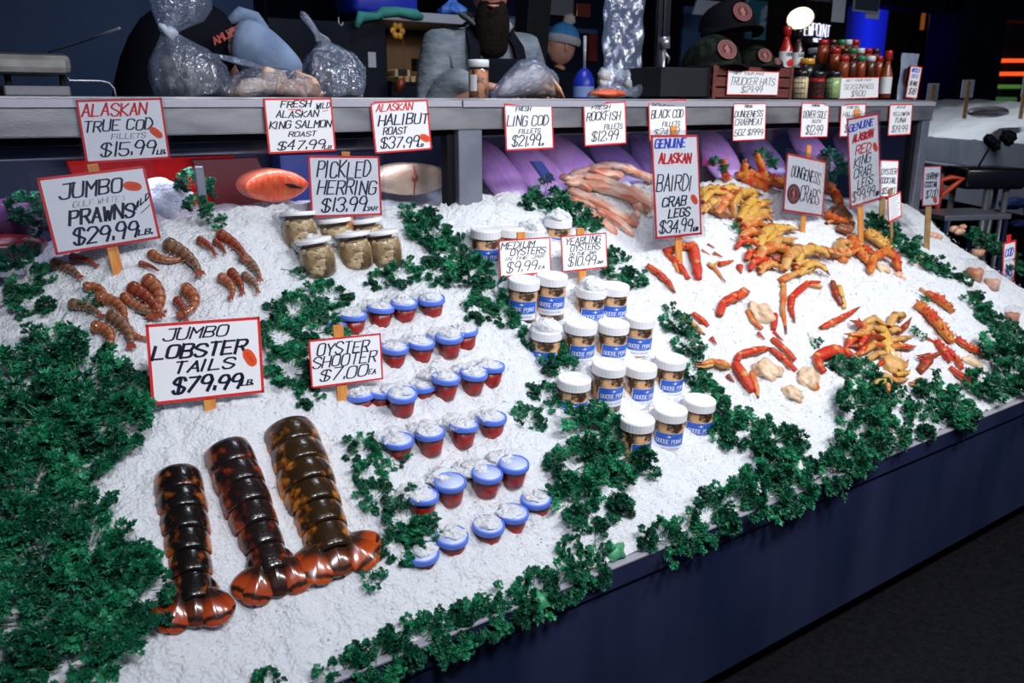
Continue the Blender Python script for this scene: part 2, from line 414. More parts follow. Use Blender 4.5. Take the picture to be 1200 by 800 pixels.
def write(mb, text, x0, x1, z0, z1, w, y=-0.0016, slant=0.30, rise=0.0, jit=0.35, rnd=random):
    """ribbons of marker ink for one line, in the card's own x (right) and z (up)"""
    adv = [3.2 if c == ' ' else (2.6 if c in 'I1' else 1.5 if c in '.(' else 5.3) for c in text]
    zm = (z0 + z1) / 2; z0, z1 = zm + (z0 - zm) * .80, zm + (z1 - zm) * .80
    tot = sum(adv) - 1.3; sx = (x1 - x0) / max(tot, 1); sz = (z1 - z0) / 6.0; x = 0.0
    for c, a in zip(text, adv):
        js = rnd.uniform(0.92, 1.06); jz = rnd.uniform(-jit, jit)
        off = -1.0 if c in 'I1' else -0.6 if c == '.' else 0.0
        for gst in glyph(c):
            P = []
            for gx, gz in gst:
                gz2 = gz * js + jz
                px = x0 + (x + off + gx + slant * 1.6 * (gz - 3) * 0.6 + rnd.uniform(-.07, .07)) * sx
                pz = z0 + gz2 * sz + rise * ((x + gx) / tot)
                P.append(Vector((px, 0, pz)))
            runs = [P] if len(gst) > 12 else [P[i:i + 2] for i in range(len(P) - 1)]
            for Q in runs:
                n = len(Q); L = []; R = []
                for i in range(n):
                    t = (Q[min(i + 1, n - 1)] - Q[max(i - 1, 0)]); t = t.normalized() if t.length > 1e-9 else Vector((1, 0, 0))
                    ww = w * (0.50 + 0.42 * abs(t.z))       # a chisel tip: heavier downstrokes
                    nn = Vector((-t.z, 0, t.x)) * ww / 2
                    e = -t * ww * .4 if i == 0 else t * ww * .4 if i == n - 1 else Vector((0, 0, 0))
                    q = Q[i] + e
                    L.append(q + nn + Vector((0, y, 0))); R.append(q - nn + Vector((0, y, 0)))
                mb.add(L + R, [(i, i + 1, n + i + 1, n + i) for i in range(n - 1)])
        x += a

# ------------------------------------------------------------------ price cards
def fit_card(c4px, Y, yaw0=0.0, tilt0=0.12, wt=40.0):
    """size, place and turn of a flat card standing at distance Y, read from where its corners appear"""
    T = np.array(c4px, float)
    cx, cy = T.mean(0); c0 = at_y(cx, cy, Y); D = depth(c0)
    w0 = (np.linalg.norm(T[1] - T[0]) + np.linalg.norm(T[2] - T[3])) / 2 * D / FPX
    h0 = (np.linalg.norm(T[3] - T[0]) + np.linalg.norm(T[2] - T[1])) / 2 * D / FPX
    q = np.array([cx, cy, yaw0, tilt0, 0.0, w0, h0])
    def res(q):
        c = at_y(q[0], q[1], Y); Rm = Euler((-q[3], q[4], q[2]), 'YXZ').to_matrix(); r = []
        for (sx, sz), t in zip(((-1, 1), (1, 1), (1, -1), (-1, -1)), T):
            p = c + Rm @ Vector((sx * q[5] / 2, 0, sz * q[6] / 2)); u, v = proj(p); r += [u - t[0], v - t[1]]
        r += [wt * 0.25 * (q[2] - yaw0), wt * (q[3] - tilt0)]
        return np.array(r)
    for _ in range(14):
        r = res(q); J = np.zeros((len(r), 7))
        for i in range(7):
            e = 0.5 if i < 2 else 1e-3; d = q.copy(); d[i] += e; J[:, i] = (res(d) - r) / e
        q = q - np.linalg.solve(J.T @ J + np.diag([1e-6] * 7), J.T @ r) * 0.8
    return at_y(q[0], q[1], Y), Euler((-q[3], q[4], q[2]), 'YXZ').to_matrix(), q[5], q[6]
INKS = {'k': ('lettering', 'ink'), 'r': ('red_lettering', 'ink_red'), 'b': ('blue_lettering', 'ink_blue')}
def price_card(label, px, Y, lines, stick=None, ovals=(), sleeve=0.0, tilt=0.12, yaw=0.0, wood='wood_stick', border=0.035, group='handwritten price signs', sw=None, scr=None, emblem=None, name='price_sign'):
    c, Rm, w, h = fit_card(px, Y, yaw, tilt)
    t = thing(name, label, 'sign', c, None, group); t.rotation_mode = 'XYZ'; t.rotation_euler = Rm.to_euler()
    bm = bmesh.new(); box(bm, -w / 2, w / 2, -0.0008, 0.0008, -h / 2, h / 2); bm_obj('card', bm, M['card'], t)
    b = border * min(w, h); bm = bmesh.new()
    for (x0, x1, z0, z1) in ((-w / 2, w / 2, h / 2 - b, h / 2), (-w / 2, w / 2, -h / 2, -h / 2 + b), (-w / 2, -w / 2 + b, -h / 2, h / 2), (w / 2 - b, w / 2, -h / 2, h / 2)):
        box(bm, x0, x1, -0.0013, 0.0011, z0, z1)
    bm_obj('border', bm, M['red'], t)
    X = lambda u: -w / 2 + u * w
    Z = lambda v: h / 2 - v * h
    by = {}
    rnd = random.Random(label)
    for ln in lines:
        txt, u0, u1, v0, v1 = ln[:5]; txt = txt[:-2] + '.' + txt[-2:] if txt[0] == '$' and '.' not in txt and len(txt) > 3 else txt; ink = ln[5] if len(ln) > 5 else 'k'; wf = ln[6] if len(ln) > 6 else 0.13; rise = ln[7] * h if len(ln) > 7 else 0.0
        if ink not in by: by[ink] = MB()
        write(by[ink], txt, X(u0), X(u1), Z(v1), Z(v0), wf * (0.65 * (v1 - v0) + 0.12) * h, rise=rise, rnd=rnd)
    for s in (scr or ()):                                # a plain pen line
        ink = s[4] if len(s) > 4 else 'k'
        if ink not in by: by[ink] = MB()
        by[ink].add([Vector((X(s[0]), -0.0016, Z(s[1]))), Vector((X(s[2]), -0.0016, Z(s[3]))), Vector((X(s[2]), -0.0016, Z(s[3]) - .012 * h)), Vector((X(s[0]), -0.0016, Z(s[1]) - .012 * h))], [(0, 1, 2, 3)])
    for k, mb in by.items():
        nm, im = INKS[k]; mb.build(nm, M[im], t, smooth=False)
    for (u, v, ra, rb, ang) in ovals:
        mb = MB(); n = 24; V = []
        for yy, k in ((-0.0022, 1.0),):
            for i in range(n):
                a = 2 * PI * i / n; ex = (abs(math.cos(a)) ** .75) * math.copysign(1, math.cos(a)) * ra * w; ez = math.sin(a) * rb * w
                V.append(Vector((X(u) + ex * math.cos(ang) - ez * math.sin(ang), yy, Z(v) + ex * math.sin(ang) + ez * math.cos(ang))))
        V2 = [v_ + Vector((0, 0.0014, 0)) for v_ in V]
        mb.add(V + V2, [tuple(range(n))] + [(i, i + n, (i + 1) % n + n, (i + 1) % n) for i in range(n)])
        o = mb.build('sticker', M['sticker'], t, smooth=False); o['label'] = 'orange red oval sticker'
        g = MB(); A = Matrix.Rotation(-ang, 3, 'Y')
        write(g, 'ALASKA', -ra * w * .62, ra * w * .62, -rb * w * .3, rb * w * .35, rb * w * .1, y=0)
        for v_ in g.V: v_.xz = (v_.x * math.cos(ang) - v_.z * math.sin(ang) + X(u), v_.x * math.sin(ang) + v_.z * math.cos(ang) + Z(v)); v_.y = -0.0025
        g.build('sticker_lettering', M['red'], o, smooth=False)
    if emblem: emblem(t, w, h, X, Z)
    if sleeve:
        s = sleeve * w; bm = bmesh.new(); box(bm, -w / 2 - s, w / 2 + s, -0.0034, -0.0030, -h / 2 - s * .6, h / 2 + s); bm_obj('sleeve', bm, M['sleeve'], t)
    if stick is not None:                                # wooden stick, from above the card down into the ice
        u, top, wid = stick
        xc = X(u); z = -h / 2; wm = lambda zz: t_m @ Vector((xc, 0.006, zz))
        t_m = Matrix.Translation(c) @ Rm.to_4x4()
        while z > -h / 2 - 0.4:
            p = wm(z)
            if p.z < float(ice_z(p.x, p.y)) - 0.03: break
            z -= 0.01
        bm = bmesh.new(); box(bm, xc - wid / 2, xc + wid / 2, 0.0025, 0.0085, z, h / 2 + top, 0.001); bm_obj('stick', bm, M[wood], t)
    return t

IY = lambda px, py: at_ice(px, py).y
WILD = [('WILD', .80, .98, .50, .60, 'k', .12, .16)]
price_card('price sign JUMBO PRAWNS $29.99 on a wooden stick above the prawns', [(40, 209), (171, 194), (187, 280), (68, 298)], IY(133, 316),
  [('JUMBO', .17, .74, .10, .32, 'k', .13), ('(GULF WHITE)', .25, .74, .345, .435, 'k', .03), ('PRAWNS', .2, .80, .45, .67, 'k', .16), ('$2999', .2, .80, .69, .94, 'k', .14), ('LB.', .80, .93, .84, .92, 'k', .16)] + WILD,
  (.52, .018, .026), [(.84, .25, .088, .045, -0.25)], .07, scr=[(.86, .62, .97, .52)])
price_card('price sign JUMBO LOBSTER TAILS $79.99 on a wooden stick above the lobster tails', [(170, 380), (304, 371), (310, 460), (178, 474)], IY(243, 477),
  [('JUMBO', .15, .70, .06, .23, 'k', .12), ('LOBSTER', .05, .86, .26, .46, 'k', .18), ('TAILS', .22, .74, .485, .65, 'k', .16), ('$7999', .2, .80, .68, .91, 'k', .18), ('LB.', .80, .90, .80, .88, 'k', .15)],
  (.5, -.02, .026), [(.885, .52, .09, .05, -1.1)])
price_card('price sign PICKLED HERRING $13.99 on a stick behind the herring jars', [(361, 183), (445, 182), (447, 252), (364, 255)], IY(405, 272),
  [('PICKLED', .13, .86, .05, .38, 'k', .10), ('HERRING', .12, .93, .37, .66, 'k', .11), ('$1399', .16, .78, .65, .93, 'k', .12), ('JAR', .76, .93, .84, .92, 'k', .12)], (.53, .012, .024), (), .05)
price_card('price sign OYSTER SHOOTER $7.00 on a stick beside the blue lidded cups', [(359, 398), (447, 391), (448, 444), (367, 455)], IY(407, 464),
  [('OYSTER', .12, .82, .08, .38, 'k', .12), ('SHOOTER', .05, .92, .34, .62, 'k', .12), ('$700', .14, .78, .60, .90, 'k', .12), ('EA', .80, .90, .74, .86, 'k', .14)], (.42, .03, .026))
price_card('price sign MEDIUM OYSTERS IN THE JAR $9.99 among the white lidded jars', [(584, 281), (645, 278), (645, 318), (586, 326)], IY(610, 333),
  [('MEDIUM', .05, .68, .05, .27, 'k', .13), ('OYSTERS', .22, .90, .24, .46, 'k', .13), ('IN THE JAR', .12, .86, .47, .57, 'k', .12), ('$999', .14, .72, .58, .92, 'k', .10), ('EA', .75, .87, .78, .88, 'k', .14)], (.45, .02, .03))
price_card('price sign YEARLING OYSTERS IN THE JAR $10.99 right of the medium oysters sign', [(656, 276), (710, 273), (712, 313), (660, 319)], IY(688, 332),
  [('YEARLING', .10, .86, .05, .27, 'k', .13), ('OYSTERS', .20, .85, .25, .47, 'k', .12), ('IN THE JAR', .18, .75, .48, .58, 'k', .12), ('$1099', .14, .74, .58, .90, 'k', .11), ('JAR', .75, .90, .78, .87, 'k', .14)], (.45, .02, .03))
price_card('tall price sign GENUINE ALASKAN BAIRDI CRAB LEGS $34.99 on a stick', [(762, 158), (818, 158), (822, 275), (769, 280)], IY(800, 297),
  [('GENUINE', .08, .72, .03, .13, 'b', .13), ('ALASKAN', .15, .82, .175, .28, 'r', .15), ('BAIRDI', .08, .82, .37, .56, 'k', .08), ('CRAB', .18, .68, .59, .70, 'k', .12), ('LEGS', .30, .75, .71, .81, 'k', .13), ('$3499', .10, .80, .82, .965, 'k', .10), ('LB', .82, .91, .92, .955, 'k', .18)],
  (.5, .03, .03), [(.86, .64, .09, .055, -.8)], .07)
def crab_emblem(t, w, h, X, Z):
    mb = MB(); mb2 = MB(); n = 28; rx, rz = .16 * w, .175 * h
    ring = lambda k, y: [Vector((X(.22) + math.cos(2 * PI * i / n) * rx * k, y, Z(.68) + math.sin(2 * PI * i / n) * rz * k)) for i in range(n)]
    mb.add(ring(1, -.002), [tuple(range(n))]); o = mb.build('emblem', mat('emblem_brown', (.10, .012, .012), .5), t, smooth=False)
    a = ring(.68, -.0024); b = ring(.60, -.0024); mb2.add(a + b, [(i, (i + 1) % n, n + (i + 1) % n, n + i) for i in range(n)])
    for i in range(0, n):                                # ring of tiny letters reads as ticks
        q0 = ring(.92, -.0024)[i]; q1 = ring(.76, -.0024)[i]; d = Vector((0.0012, 0, 0)); mb2.add([q0 - d, q0 + d, q1 + d, q1 - d], [(0, 1, 2, 3)])
    fig = [(0, .5), (.14, .42), (.1, .3), (.2, .1), (.3, -.12), (.12, 0), (.14, -.25), (.2, -.5), (.05, -.5), (0, -.2), (-.1, -.5), (-.22, -.5), (-.1, -.1), (-.3, .05), (-.15, .25), (-.08, .4)]
    mb2.add([Vector((X(.22) + x * rx, -.0024, Z(.68) + z * rz)) for x, z in fig], [tuple(range(len(fig)))])
    mb2.build('emblem_mark', mat('emblem_tan', (.55, .20, .15), .5), o, smooth=False)
price_card('tilted price sign DUNGENESS CRABS with a brown oval emblem', [(922, 178), (969, 190), (963, 253), (918, 248)], IY(945, 266),
  [('DUNGENESS', .14, .86, .17, .40, 'k', .10, -.06), ('CRABS', .40, .88, .48, .80, 'k', .08, -.04)], (.55, .05, .03), (), .06, emblem=crab_emblem)
price_card('tall price sign GENUINE ALASKAN RED KING CRAB LEGS $99.99 on a pale stick', [(992, 139), (1030, 132), (1031, 233), (997, 244)], IY(1004, 277),
  [('GENUINE', .06, .82, .07, .16, 'b', .14, .03), ('ALASKAN', .16, .80, .19, .28, 'r', .2, .02), ('RED', .24, .72, .31, .43, 'r', .13, .02), ('KING', .18, .70, .44, .57, 'k', .1, .02), ('CRAB', .16, .70, .57, .70, 'k', .1, .02), ('LEGS', .26, .76, .70, .82, 'k', .1, .02), ('$9999', .08, .80, .82, .96, 'k', .09, .02), ('LB', .84, .93, .90, .94, 'k', .2)],
  (.35, .03, .04), [(.86, .38, .09, .06, -.9)], .05)
M['wood_dark'] = mat('wood_stick_dark', (.25, .15, .06), .6, 0, (.36, .24, .10), 30)
price_card('small price sign OYSTER COCKTAIL $5.00 half behind the tall king crab sign', [(1031, 187), (1054, 188), (1050, 230), (1029, 232)], 2.16,
  [('OYSTER', .10, .92, .22, .40, 'k', .14), ('COCKTAIL', .08, .92, .46, .64, 'k', .14), ('$5.00', .2, .86, .72, .92, 'k', .13)], (.3, -.02, .04), wood='wood_dark')
price_card('little turned card with lines of handwriting stuck in the parsley', [(1042, 231), (1057, 224), (1054, 252), (1040, 263)], 2.02,
  [], (.3, .03, .02), wood='wood_dark', yaw=-.4, border=.06, scr=[(.15, .14 + i * .085, .85 - .1 * (i % 3), .13 + i * .085) for i in range(10)])
price_card('price sign SHRIMP COCKTAIL by the bare end of the ice bed', [(1083, 195), (1103, 194), (1100, 240), (1080, 242)], 2.10,
  [('SHRIMP', .16, .86, .16, .34, 'k', .15), ('COCKTAIL', .10, .86, .38, .54, 'k', .15), ('$7.00', .2, .86, .58, .82, 'k', .12)], (.45, .0, .045), [(.74, .86, .13, .09, -.8)], .04, wood='wood_dark')
price_card('narrow price sign with blue writing at the far end of the ice', [(1176, 284), (1192, 281), (1187, 328), (1174, 336)], 1.90,
  [('COD', .2, .8, .15, .36, 'b', .15), ('$8', .2, .8, .56, .84, 'b', .13)], (.5, .03, .03), yaw=-.3, border=.09, wood='red', scr=[(.15, .44, .85, .43, 'b'), (.15, .92, .85, .90, 'b')])
# cards taped to the rail
RY = 2.347
price_card('price card ALASKAN TRUE COD FILLETS $15.99 taped to the rail', [(87, 117), (188, 115), (201, 187), (102, 190)], RY,
  [('ALASKAN', .06, .80, .05, .28, 'r', .13), ('TRUE COD', .05, .84, .31, .52, 'k', .12), ('FILLETS', .34, .74, .545, .645, 'k', .06), ('$1599', .20, .84, .67, .93, 'k', .12), ('LB.', .85, .95, .84, .92, 'k', .15)], None, [(.87, .56, .092, .045, -.75)], .03, 0.02)
price_card('price card FRESH WILD ALASKAN KING SALMON ROAST $47.99 taped to the rail', [(307, 115), (387, 115), (395, 178), (316, 179)], RY,
  [('FRESH', .25, .68, .04, .18, 'k', .14), ('WILD', .76, .97, .10, .22, 'k', .12, .03), ('ALASKAN', .17, .78, .22, .36, 'k', .13), ('KING SALMON', .06, .96, .40, .56, 'k', .13), ('ROAST', .32, .72, .60, .71, 'k', .13), ('$4799', .15, .84, .75, .95, 'k', .13), ('LB', .83, .93, .89, .96, 'k', .15)], None, (), 0, 0.02, scr=[(.34, .2, .55, .2, 'r'), (.84, .25, .93, .22, 'r')])
price_card('price card ALASKAN HALIBUT ROAST $37.99 taped to the rail', [(432, 119), (500, 117), (507, 176), (441, 179)], RY,
  [('ALASKAN', .10, .72, .04, .20, 'r', .14), ('HALIBUT', .12, .98, .24, .48, 'k', .14), ('ROAST', .18, .58, .50, .66, 'k', .13), ('$3799', .12, .78, .68, .94, 'k', .12), ('LB', .76, .85, .86, .93, 'k', .15)], None, [(.89, .76, .095, .055, -.4)], 0, 0.02)
price_card('price card LING COD FILLETS $21.99 taped to the rail', [(589, 121), (646, 121), (650, 175), (594, 176)], RY,
  [('FRESH', .24, .54, .06, .17, 'k', .12), ('LING COD', .06, .90, .24, .50, 'k', .11), ('FILLETS', .28, .72, .54, .65, 'k', .12), ('$2199', .14, .72, .66, .94, 'k', .11), ('LB', .70, .78, .86, .92, 'k', .15)], None, (), 0, 0.02)
price_card('price card FRESH ROCKFISH FILLETS $12.99 taped to the rail', [(682, 120), (732, 119), (735, 169), (686, 171)], RY,
  [('FRESH', .2, .62, .06, .17, 'k', .13), ('ROCKFISH', .08, .86, .20, .44, 'k', .11), ('FILLETS', .48, .90, .50, .64, 'k', .12), ('$1299', .18, .80, .64, .92, 'k', .11)], None, (), 0, 0.02)
price_card('price card BLACK COD FILLETS half behind the tall bairdi crab sign', [(758, 117), (802, 117), (806, 164), (762, 165)], RY,
  [('SMOKED', .10, .72, .05, .15, 'k', .13), ('BLACK COD', .08, .92, .22, .46, 'k', .12), ('FILLETS', .36, .82, .52, .66, 'k', .13), ('$2499', .14, .8, .68, .90, 'k', .1)], None, (), 0, 0.02)
price_card('price card DUNGENESS CRAB MEAT 5 OZ taped to the rail', [(859, 121), (897, 121), (897, 164), (859, 165)], RY,
  [('FRESH', .34, .56, .04, .12, 'k', .15), ('DUNGENESS', .05, .90, .18, .38, 'k', .12), ('CRABMEAT', .06, .90, .40, .60, 'k', .12), ('5OZ $1999', .06, .92, .68, .88, 'k', .12)], None, (), 0, 0.02, border=.025)
price_card('price card DOVER SOLE FILLETS $12.99 taped to the rail', [(939, 120), (971, 121), (970, 161), (938, 161)], RY,
  [('FRESH', .36, .64, .04, .11, 'k', .15), ('DOVER SOLE', .08, .92, .22, .46, 'k', .11), ('FILLETS', .40, .72, .48, .58, 'k', .12), ('$1299', .20, .80, .62, .94, 'k', .11)], None, (), 0, 0.02, border=.03)
price_card('pale price card on the rail half behind the tall king crab sign', [(985, 122), (1014, 121), (1013, 160), (984, 160)], RY,
  [('FRESH', .25, .70, .06, .16, 'k', .13), ('HALIBUT', .10, .85, .22, .40, 'k', .1), ('$2699', .2, .8, .6, .9, 'k', .1)], None, (), 0, 0.02)
price_card('price card TUNA $19.99 at the right end of the rail', [(1042, 122), (1069, 122), (1067, 158), (1041, 159)], RY,
  [('AHI', .30, .70, .05, .14, 'k', .15), ('YELLOWFIN', .15, .88, .24, .38, 'k', .12), ('TUNA', .25, .75, .42, .60, 'k', .14), ('$1999', .16, .84, .66, .92, 'k', .12)], None, (), 0, 0.02)

# ================================================================== food on the ice
# ------------------------------------------------------------------ lobster tails
def lobster_shell(name, dark, spot):
    m, nt, b = newmat(name); setin(b, Roughness=0.22); b.inputs['Coat Weight'].default_value = 0.4
    tc = nt.nodes.new('ShaderNodeTexCoord'); sp = nt.nodes.new('ShaderNodeSeparateXYZ'); nt.links.new(tc.outputs['Generated'], sp.inputs[0])
    def math_(op, a, bb):
        n = nt.nodes.new('ShaderNodeMath'); n.operation = op
        for i, v in ((0, a), (1, bb)):
            if isinstance(v, (int, float)): n.inputs[i].default_value = v
            else: nt.links.new(v, n.inputs[i])
        return n.outputs[0]
    side = math_('MULTIPLY', math_('ABSOLUTE', math_('SUBTRACT', sp.outputs[0], 0.5), 0), 2.0)
    nz = nt.nodes.new('ShaderNodeTexNoise'); nz.inputs['Scale'].default_value = 42; nz.inputs['Detail'].default_value = 3; nt.links.new(tc.outputs['Object'], nz.inputs[0])
    k = math_('ADD', math_('MULTIPLY', side, 0.37), nz.outputs[0])
    r = nt.nodes.new('ShaderNodeValToRGB'); nt.links.new(k, r.inputs[0])
    e = r.color_ramp.elements; e[0].position = 0.70; e[0].color = c4(dark); e[1].position = 0.90; e[1].color = c4(spot)
    x = r.color_ramp.elements.new(0.80); x.color = (dark[0] * .5 + spot[0] * .3, dark[1] * .5 + spot[1] * .25, dark[2] * .5 + spot[2] * .2, 1)
    nt.links.new(r.outputs[0], b.inputs['Base Color'])
    n2 = nt.nodes.new('ShaderNodeTexNoise'); n2.inputs['Scale'].default_value = 180; nt.links.new(tc.outputs['Object'], n2.inputs[0])
    bp = nt.nodes.new('ShaderNodeBump'); bp.inputs['Strength'].default_value = 0.25; bp.inputs['Distance'].default_value = 0.003
    nt.links.new(n2.outputs[0], bp.inputs['Height']); nt.links.new(bp.outputs[0], b.inputs['Normal'])
    return m
def fan_mat(name, base, mid, band):
    m, nt, b = newmat(name); setin(b, Roughness=0.2); b.inputs['Coat Weight'].default_value = 0.5
    tc = nt.nodes.new('ShaderNodeTexCoord'); sp = nt.nodes.new('ShaderNodeSeparateXYZ'); nt.links.new(tc.outputs['Generated'], sp.inputs[0])
    nz = nt.nodes.new('ShaderNodeTexNoise'); nz.inputs['Scale'].default_value = 50; nt.links.new(tc.outputs['Object'], nz.inputs[0])
    ad = nt.nodes.new('ShaderNodeMath'); ad.operation = 'MULTIPLY_ADD'; ad.inputs[1].default_value = 0.22; nt.links.new(nz.outputs[0], ad.inputs[0]); nt.links.new(sp.outputs[1], ad.inputs[2])
    r = nt.nodes.new('ShaderNodeValToRGB'); nt.links.new(ad.outputs[0], r.inputs[0]); e = r.color_ramp.elements
    e[0].position = 0.10; e[0].color = (mid[0], mid[1], mid[2], 1); e[1].position = 1.0; e[1].color = c4(base)
    for p, c in ((0.24, mid), (0.29, band), (0.36, band), (0.42, mid), (0.66, (mid[0] * .7, mid[1] * .6, mid[2] * .6)), (0.86, base)):
        x = e.new(p); x.color = c4(c)
    nt.links.new(r.outputs[0], b.inputs['Base Color'])
    return m
LOBM = [(lobster_shell('lobster_black', (.008, .006, .006), (.42, .11, .015)), fan_mat('lobster_fan_a', (.03, .012, .008), (.42, .055, .012), (.03, .010, .006)), fan_mat('lobster_plate_a', (.02, .010, .008), (.12, .030, .010), (.02, .008, .006))),
        (lobster_shell('lobster_brown', (.016, .009, .009), (.30, .045, .012)), fan_mat('lobster_fan_b', (.03, .012, .008), (.40, .060, .014), (.03, .010, .006)), fan_mat('lobster_plate_b', (.025, .012, .010), (.045, .016, .010), (.02, .008, .006))),
        (lobster_shell('lobster_olive', (.030, .016, .006), (.52, .18, .02)), fan_mat('lobster_fan_c', (.04, .016, .008), (.50, .075, .012), (.05, .014, .006)), fan_mat('lobster_plate_c', (.03, .012, .007), (.16, .035, .010), (.03, .010, .006)))]
def paddle(name, org, ang, ln, wd, tilt, material, parent):
    """one blade of the tail fan: its own local y runs from the tip (-) to the hinge (0)"""
    nu, nv = 22, 14; V = []; F = []
    for i in range(nu + 1):
        t = i / nu
        w = wd * (0.50 + 0.50 * math.sin(min(t / .66, 1) * PI / 2)) * (1 if t < .66 else math.sqrt(max(0.0, 1 - ((t - .66) / .345) ** 2)))
        for j in range(nv + 1):
            s = j / nv * 2 - 1
            V.append(Vector((s * w / 2, -t * ln, 0.015 * (1 - s * s) * (1 - .5 * t) + 0.003 * math.exp(-(s / .13) ** 2) * (1 - t) + 0.005 * math.sin(t * PI))))
    for i in range(nu):
        for j in range(nv):
            a = i * (nv + 1) + j; F.append((a, a + nv + 1, a + nv + 2, a + 1))
    o = obj_from(name, V, F, material, parent)
    md = o.modifiers.new('thickness', 'SOLIDIFY'); md.thickness = 0.005
    o.location = org; o.rotation_euler = Euler((tilt, 0, ang), 'XYZ')
    return o
def lobster_tail(label, top, bot, width, mats, bend=0.0, fan=(1, 1), rnd=random):
    p0 = at_ice(*top); p1 = at_ice(*bot); mid = (p0 + p1) / 2; n = ice_n(mid.x, mid.y)
    ydir = (p0 - p1).normalized(); L = (p0 - p1).length; xax = ydir.cross(n).normalized()
    Rm = Matrix((xax, ydir, xax.cross(ydir))).transposed()
    t = thing('lobster_tail', label, 'lobster tail', mid - n * 0.010, Rm, 'jumbo lobster tails')
    W = width; ns = 6; ln = L * 0.155
    sh, fm, fd = mats
    y = L / 2
    def ctr(yy): return bend * (yy / L) ** 2 * L
    for k in range(ns):
        w = W * (0.96 + .06 * math.sin(k * .9)) * (1 - .03 * k); h = w * 0.55
        y0 = y; y1 = y - ln * (1.0 if k < 5 else 1.15)
        nu, nv = 9, 24; V = []; F = []
        for i in range(nu + 1):
            u = i / nu                                   # 0 at the front edge
            rr = (0.90 + 0.10 * min(1, u * 2.2)) * (1 - .05 * max(0, (u - .86) / .14)) + (.02 if u > .2 and u < .3 else 0)
            for j in range(nv + 1):
                a = (j / nv * 2 - 1) * math.radians(104)
                sx = math.sin(a) * w / 2 * rr; sz = math.cos(a) * h * rr
                point = max(0, abs(a) - 1.25) / .56      # side lobes drawn down to a point
                yy = y0 + (y1 - y0) * (u * 1.14) + point * (0.5 - u) * ln * 0.75
                sx *= 1 + .10 * point * (1 - abs(u - .5))
                V.append(Vector((sx + ctr(yy), yy, sz - .02 * point)))
        for i in range(nu):
            for j in range(nv):
                a_ = i * (nv + 1) + j; F.append((a_, a_ + 1, a_ + nv + 2, a_ + nv + 1))
        o = obj_from('shell_segment', V, F, sh, t); md = o.modifiers.new('thickness', 'SOLIDIFY'); md.thickness = 0.004
        # little spines at the side lobes
        y = y1
    # cut front end
    mb = MB(); mb.blob((ctr(L / 2), L / 2 - .012, W * .19), W * .5, 18, 10, .05, (.86, .22, .48)); o = mb.build('cut_end', sh, t)
    yf = y - .002; zf = W * .16
    for s, f in ((-1, fan[0]), (1, fan[1])):
        paddle('tail_blade', (ctr(yf) + s * W * .27, yf + .014, zf * .55 + .010), s * .60 * f, L * .235, W * .66, .01, fm, t)
        paddle('tail_blade', (ctr(yf) + s * W * .25, yf + .012, zf * .95 + .008), s * .36 * f, L * .25, W * .66, .03, fm, t)
    paddle('tail_plate', (ctr(yf), yf + .014, zf * 1.15 + .006), 0, L * .235, W * .60, .08, fd, t)
    mb = MB()
    for s in (-1, 1): mb.blob((ctr(yf) + s * W * .30, yf + .02, zf * .8), .022, 10, 8, .1, (.9, 1.2, .7))
    h = MB(); h.blob((ctr(yf) - W * .30, yf + .02, zf * .8), .020, 10, 8, .1, (.9, 1.2, .7)); h.build('fan_joint', sh, t)
    h = MB(); h.blob((ctr(yf) + W * .30, yf + .02, zf * .8), .020, 10, 8, .1, (.9, 1.2, .7)); h.build('fan_joint', sh, t)
    return t
lobster_tail('black lobster tail with orange side spots beside the big parsley heap', (208, 556), (228, 712), .098, LOBM[0], fan=(1.0, .55))
lobster_tail('dark brown lobster tail lying between the other two lobster tails', (266, 524), (322, 676), .100, LOBM[1], fan=(1.25, .6))
lobster_tail('olive brown lobster tail with bright orange fan nearest the shooter cups', (338, 504), (391, 654), .126, LOBM[2], fan=(.95, 1.5))

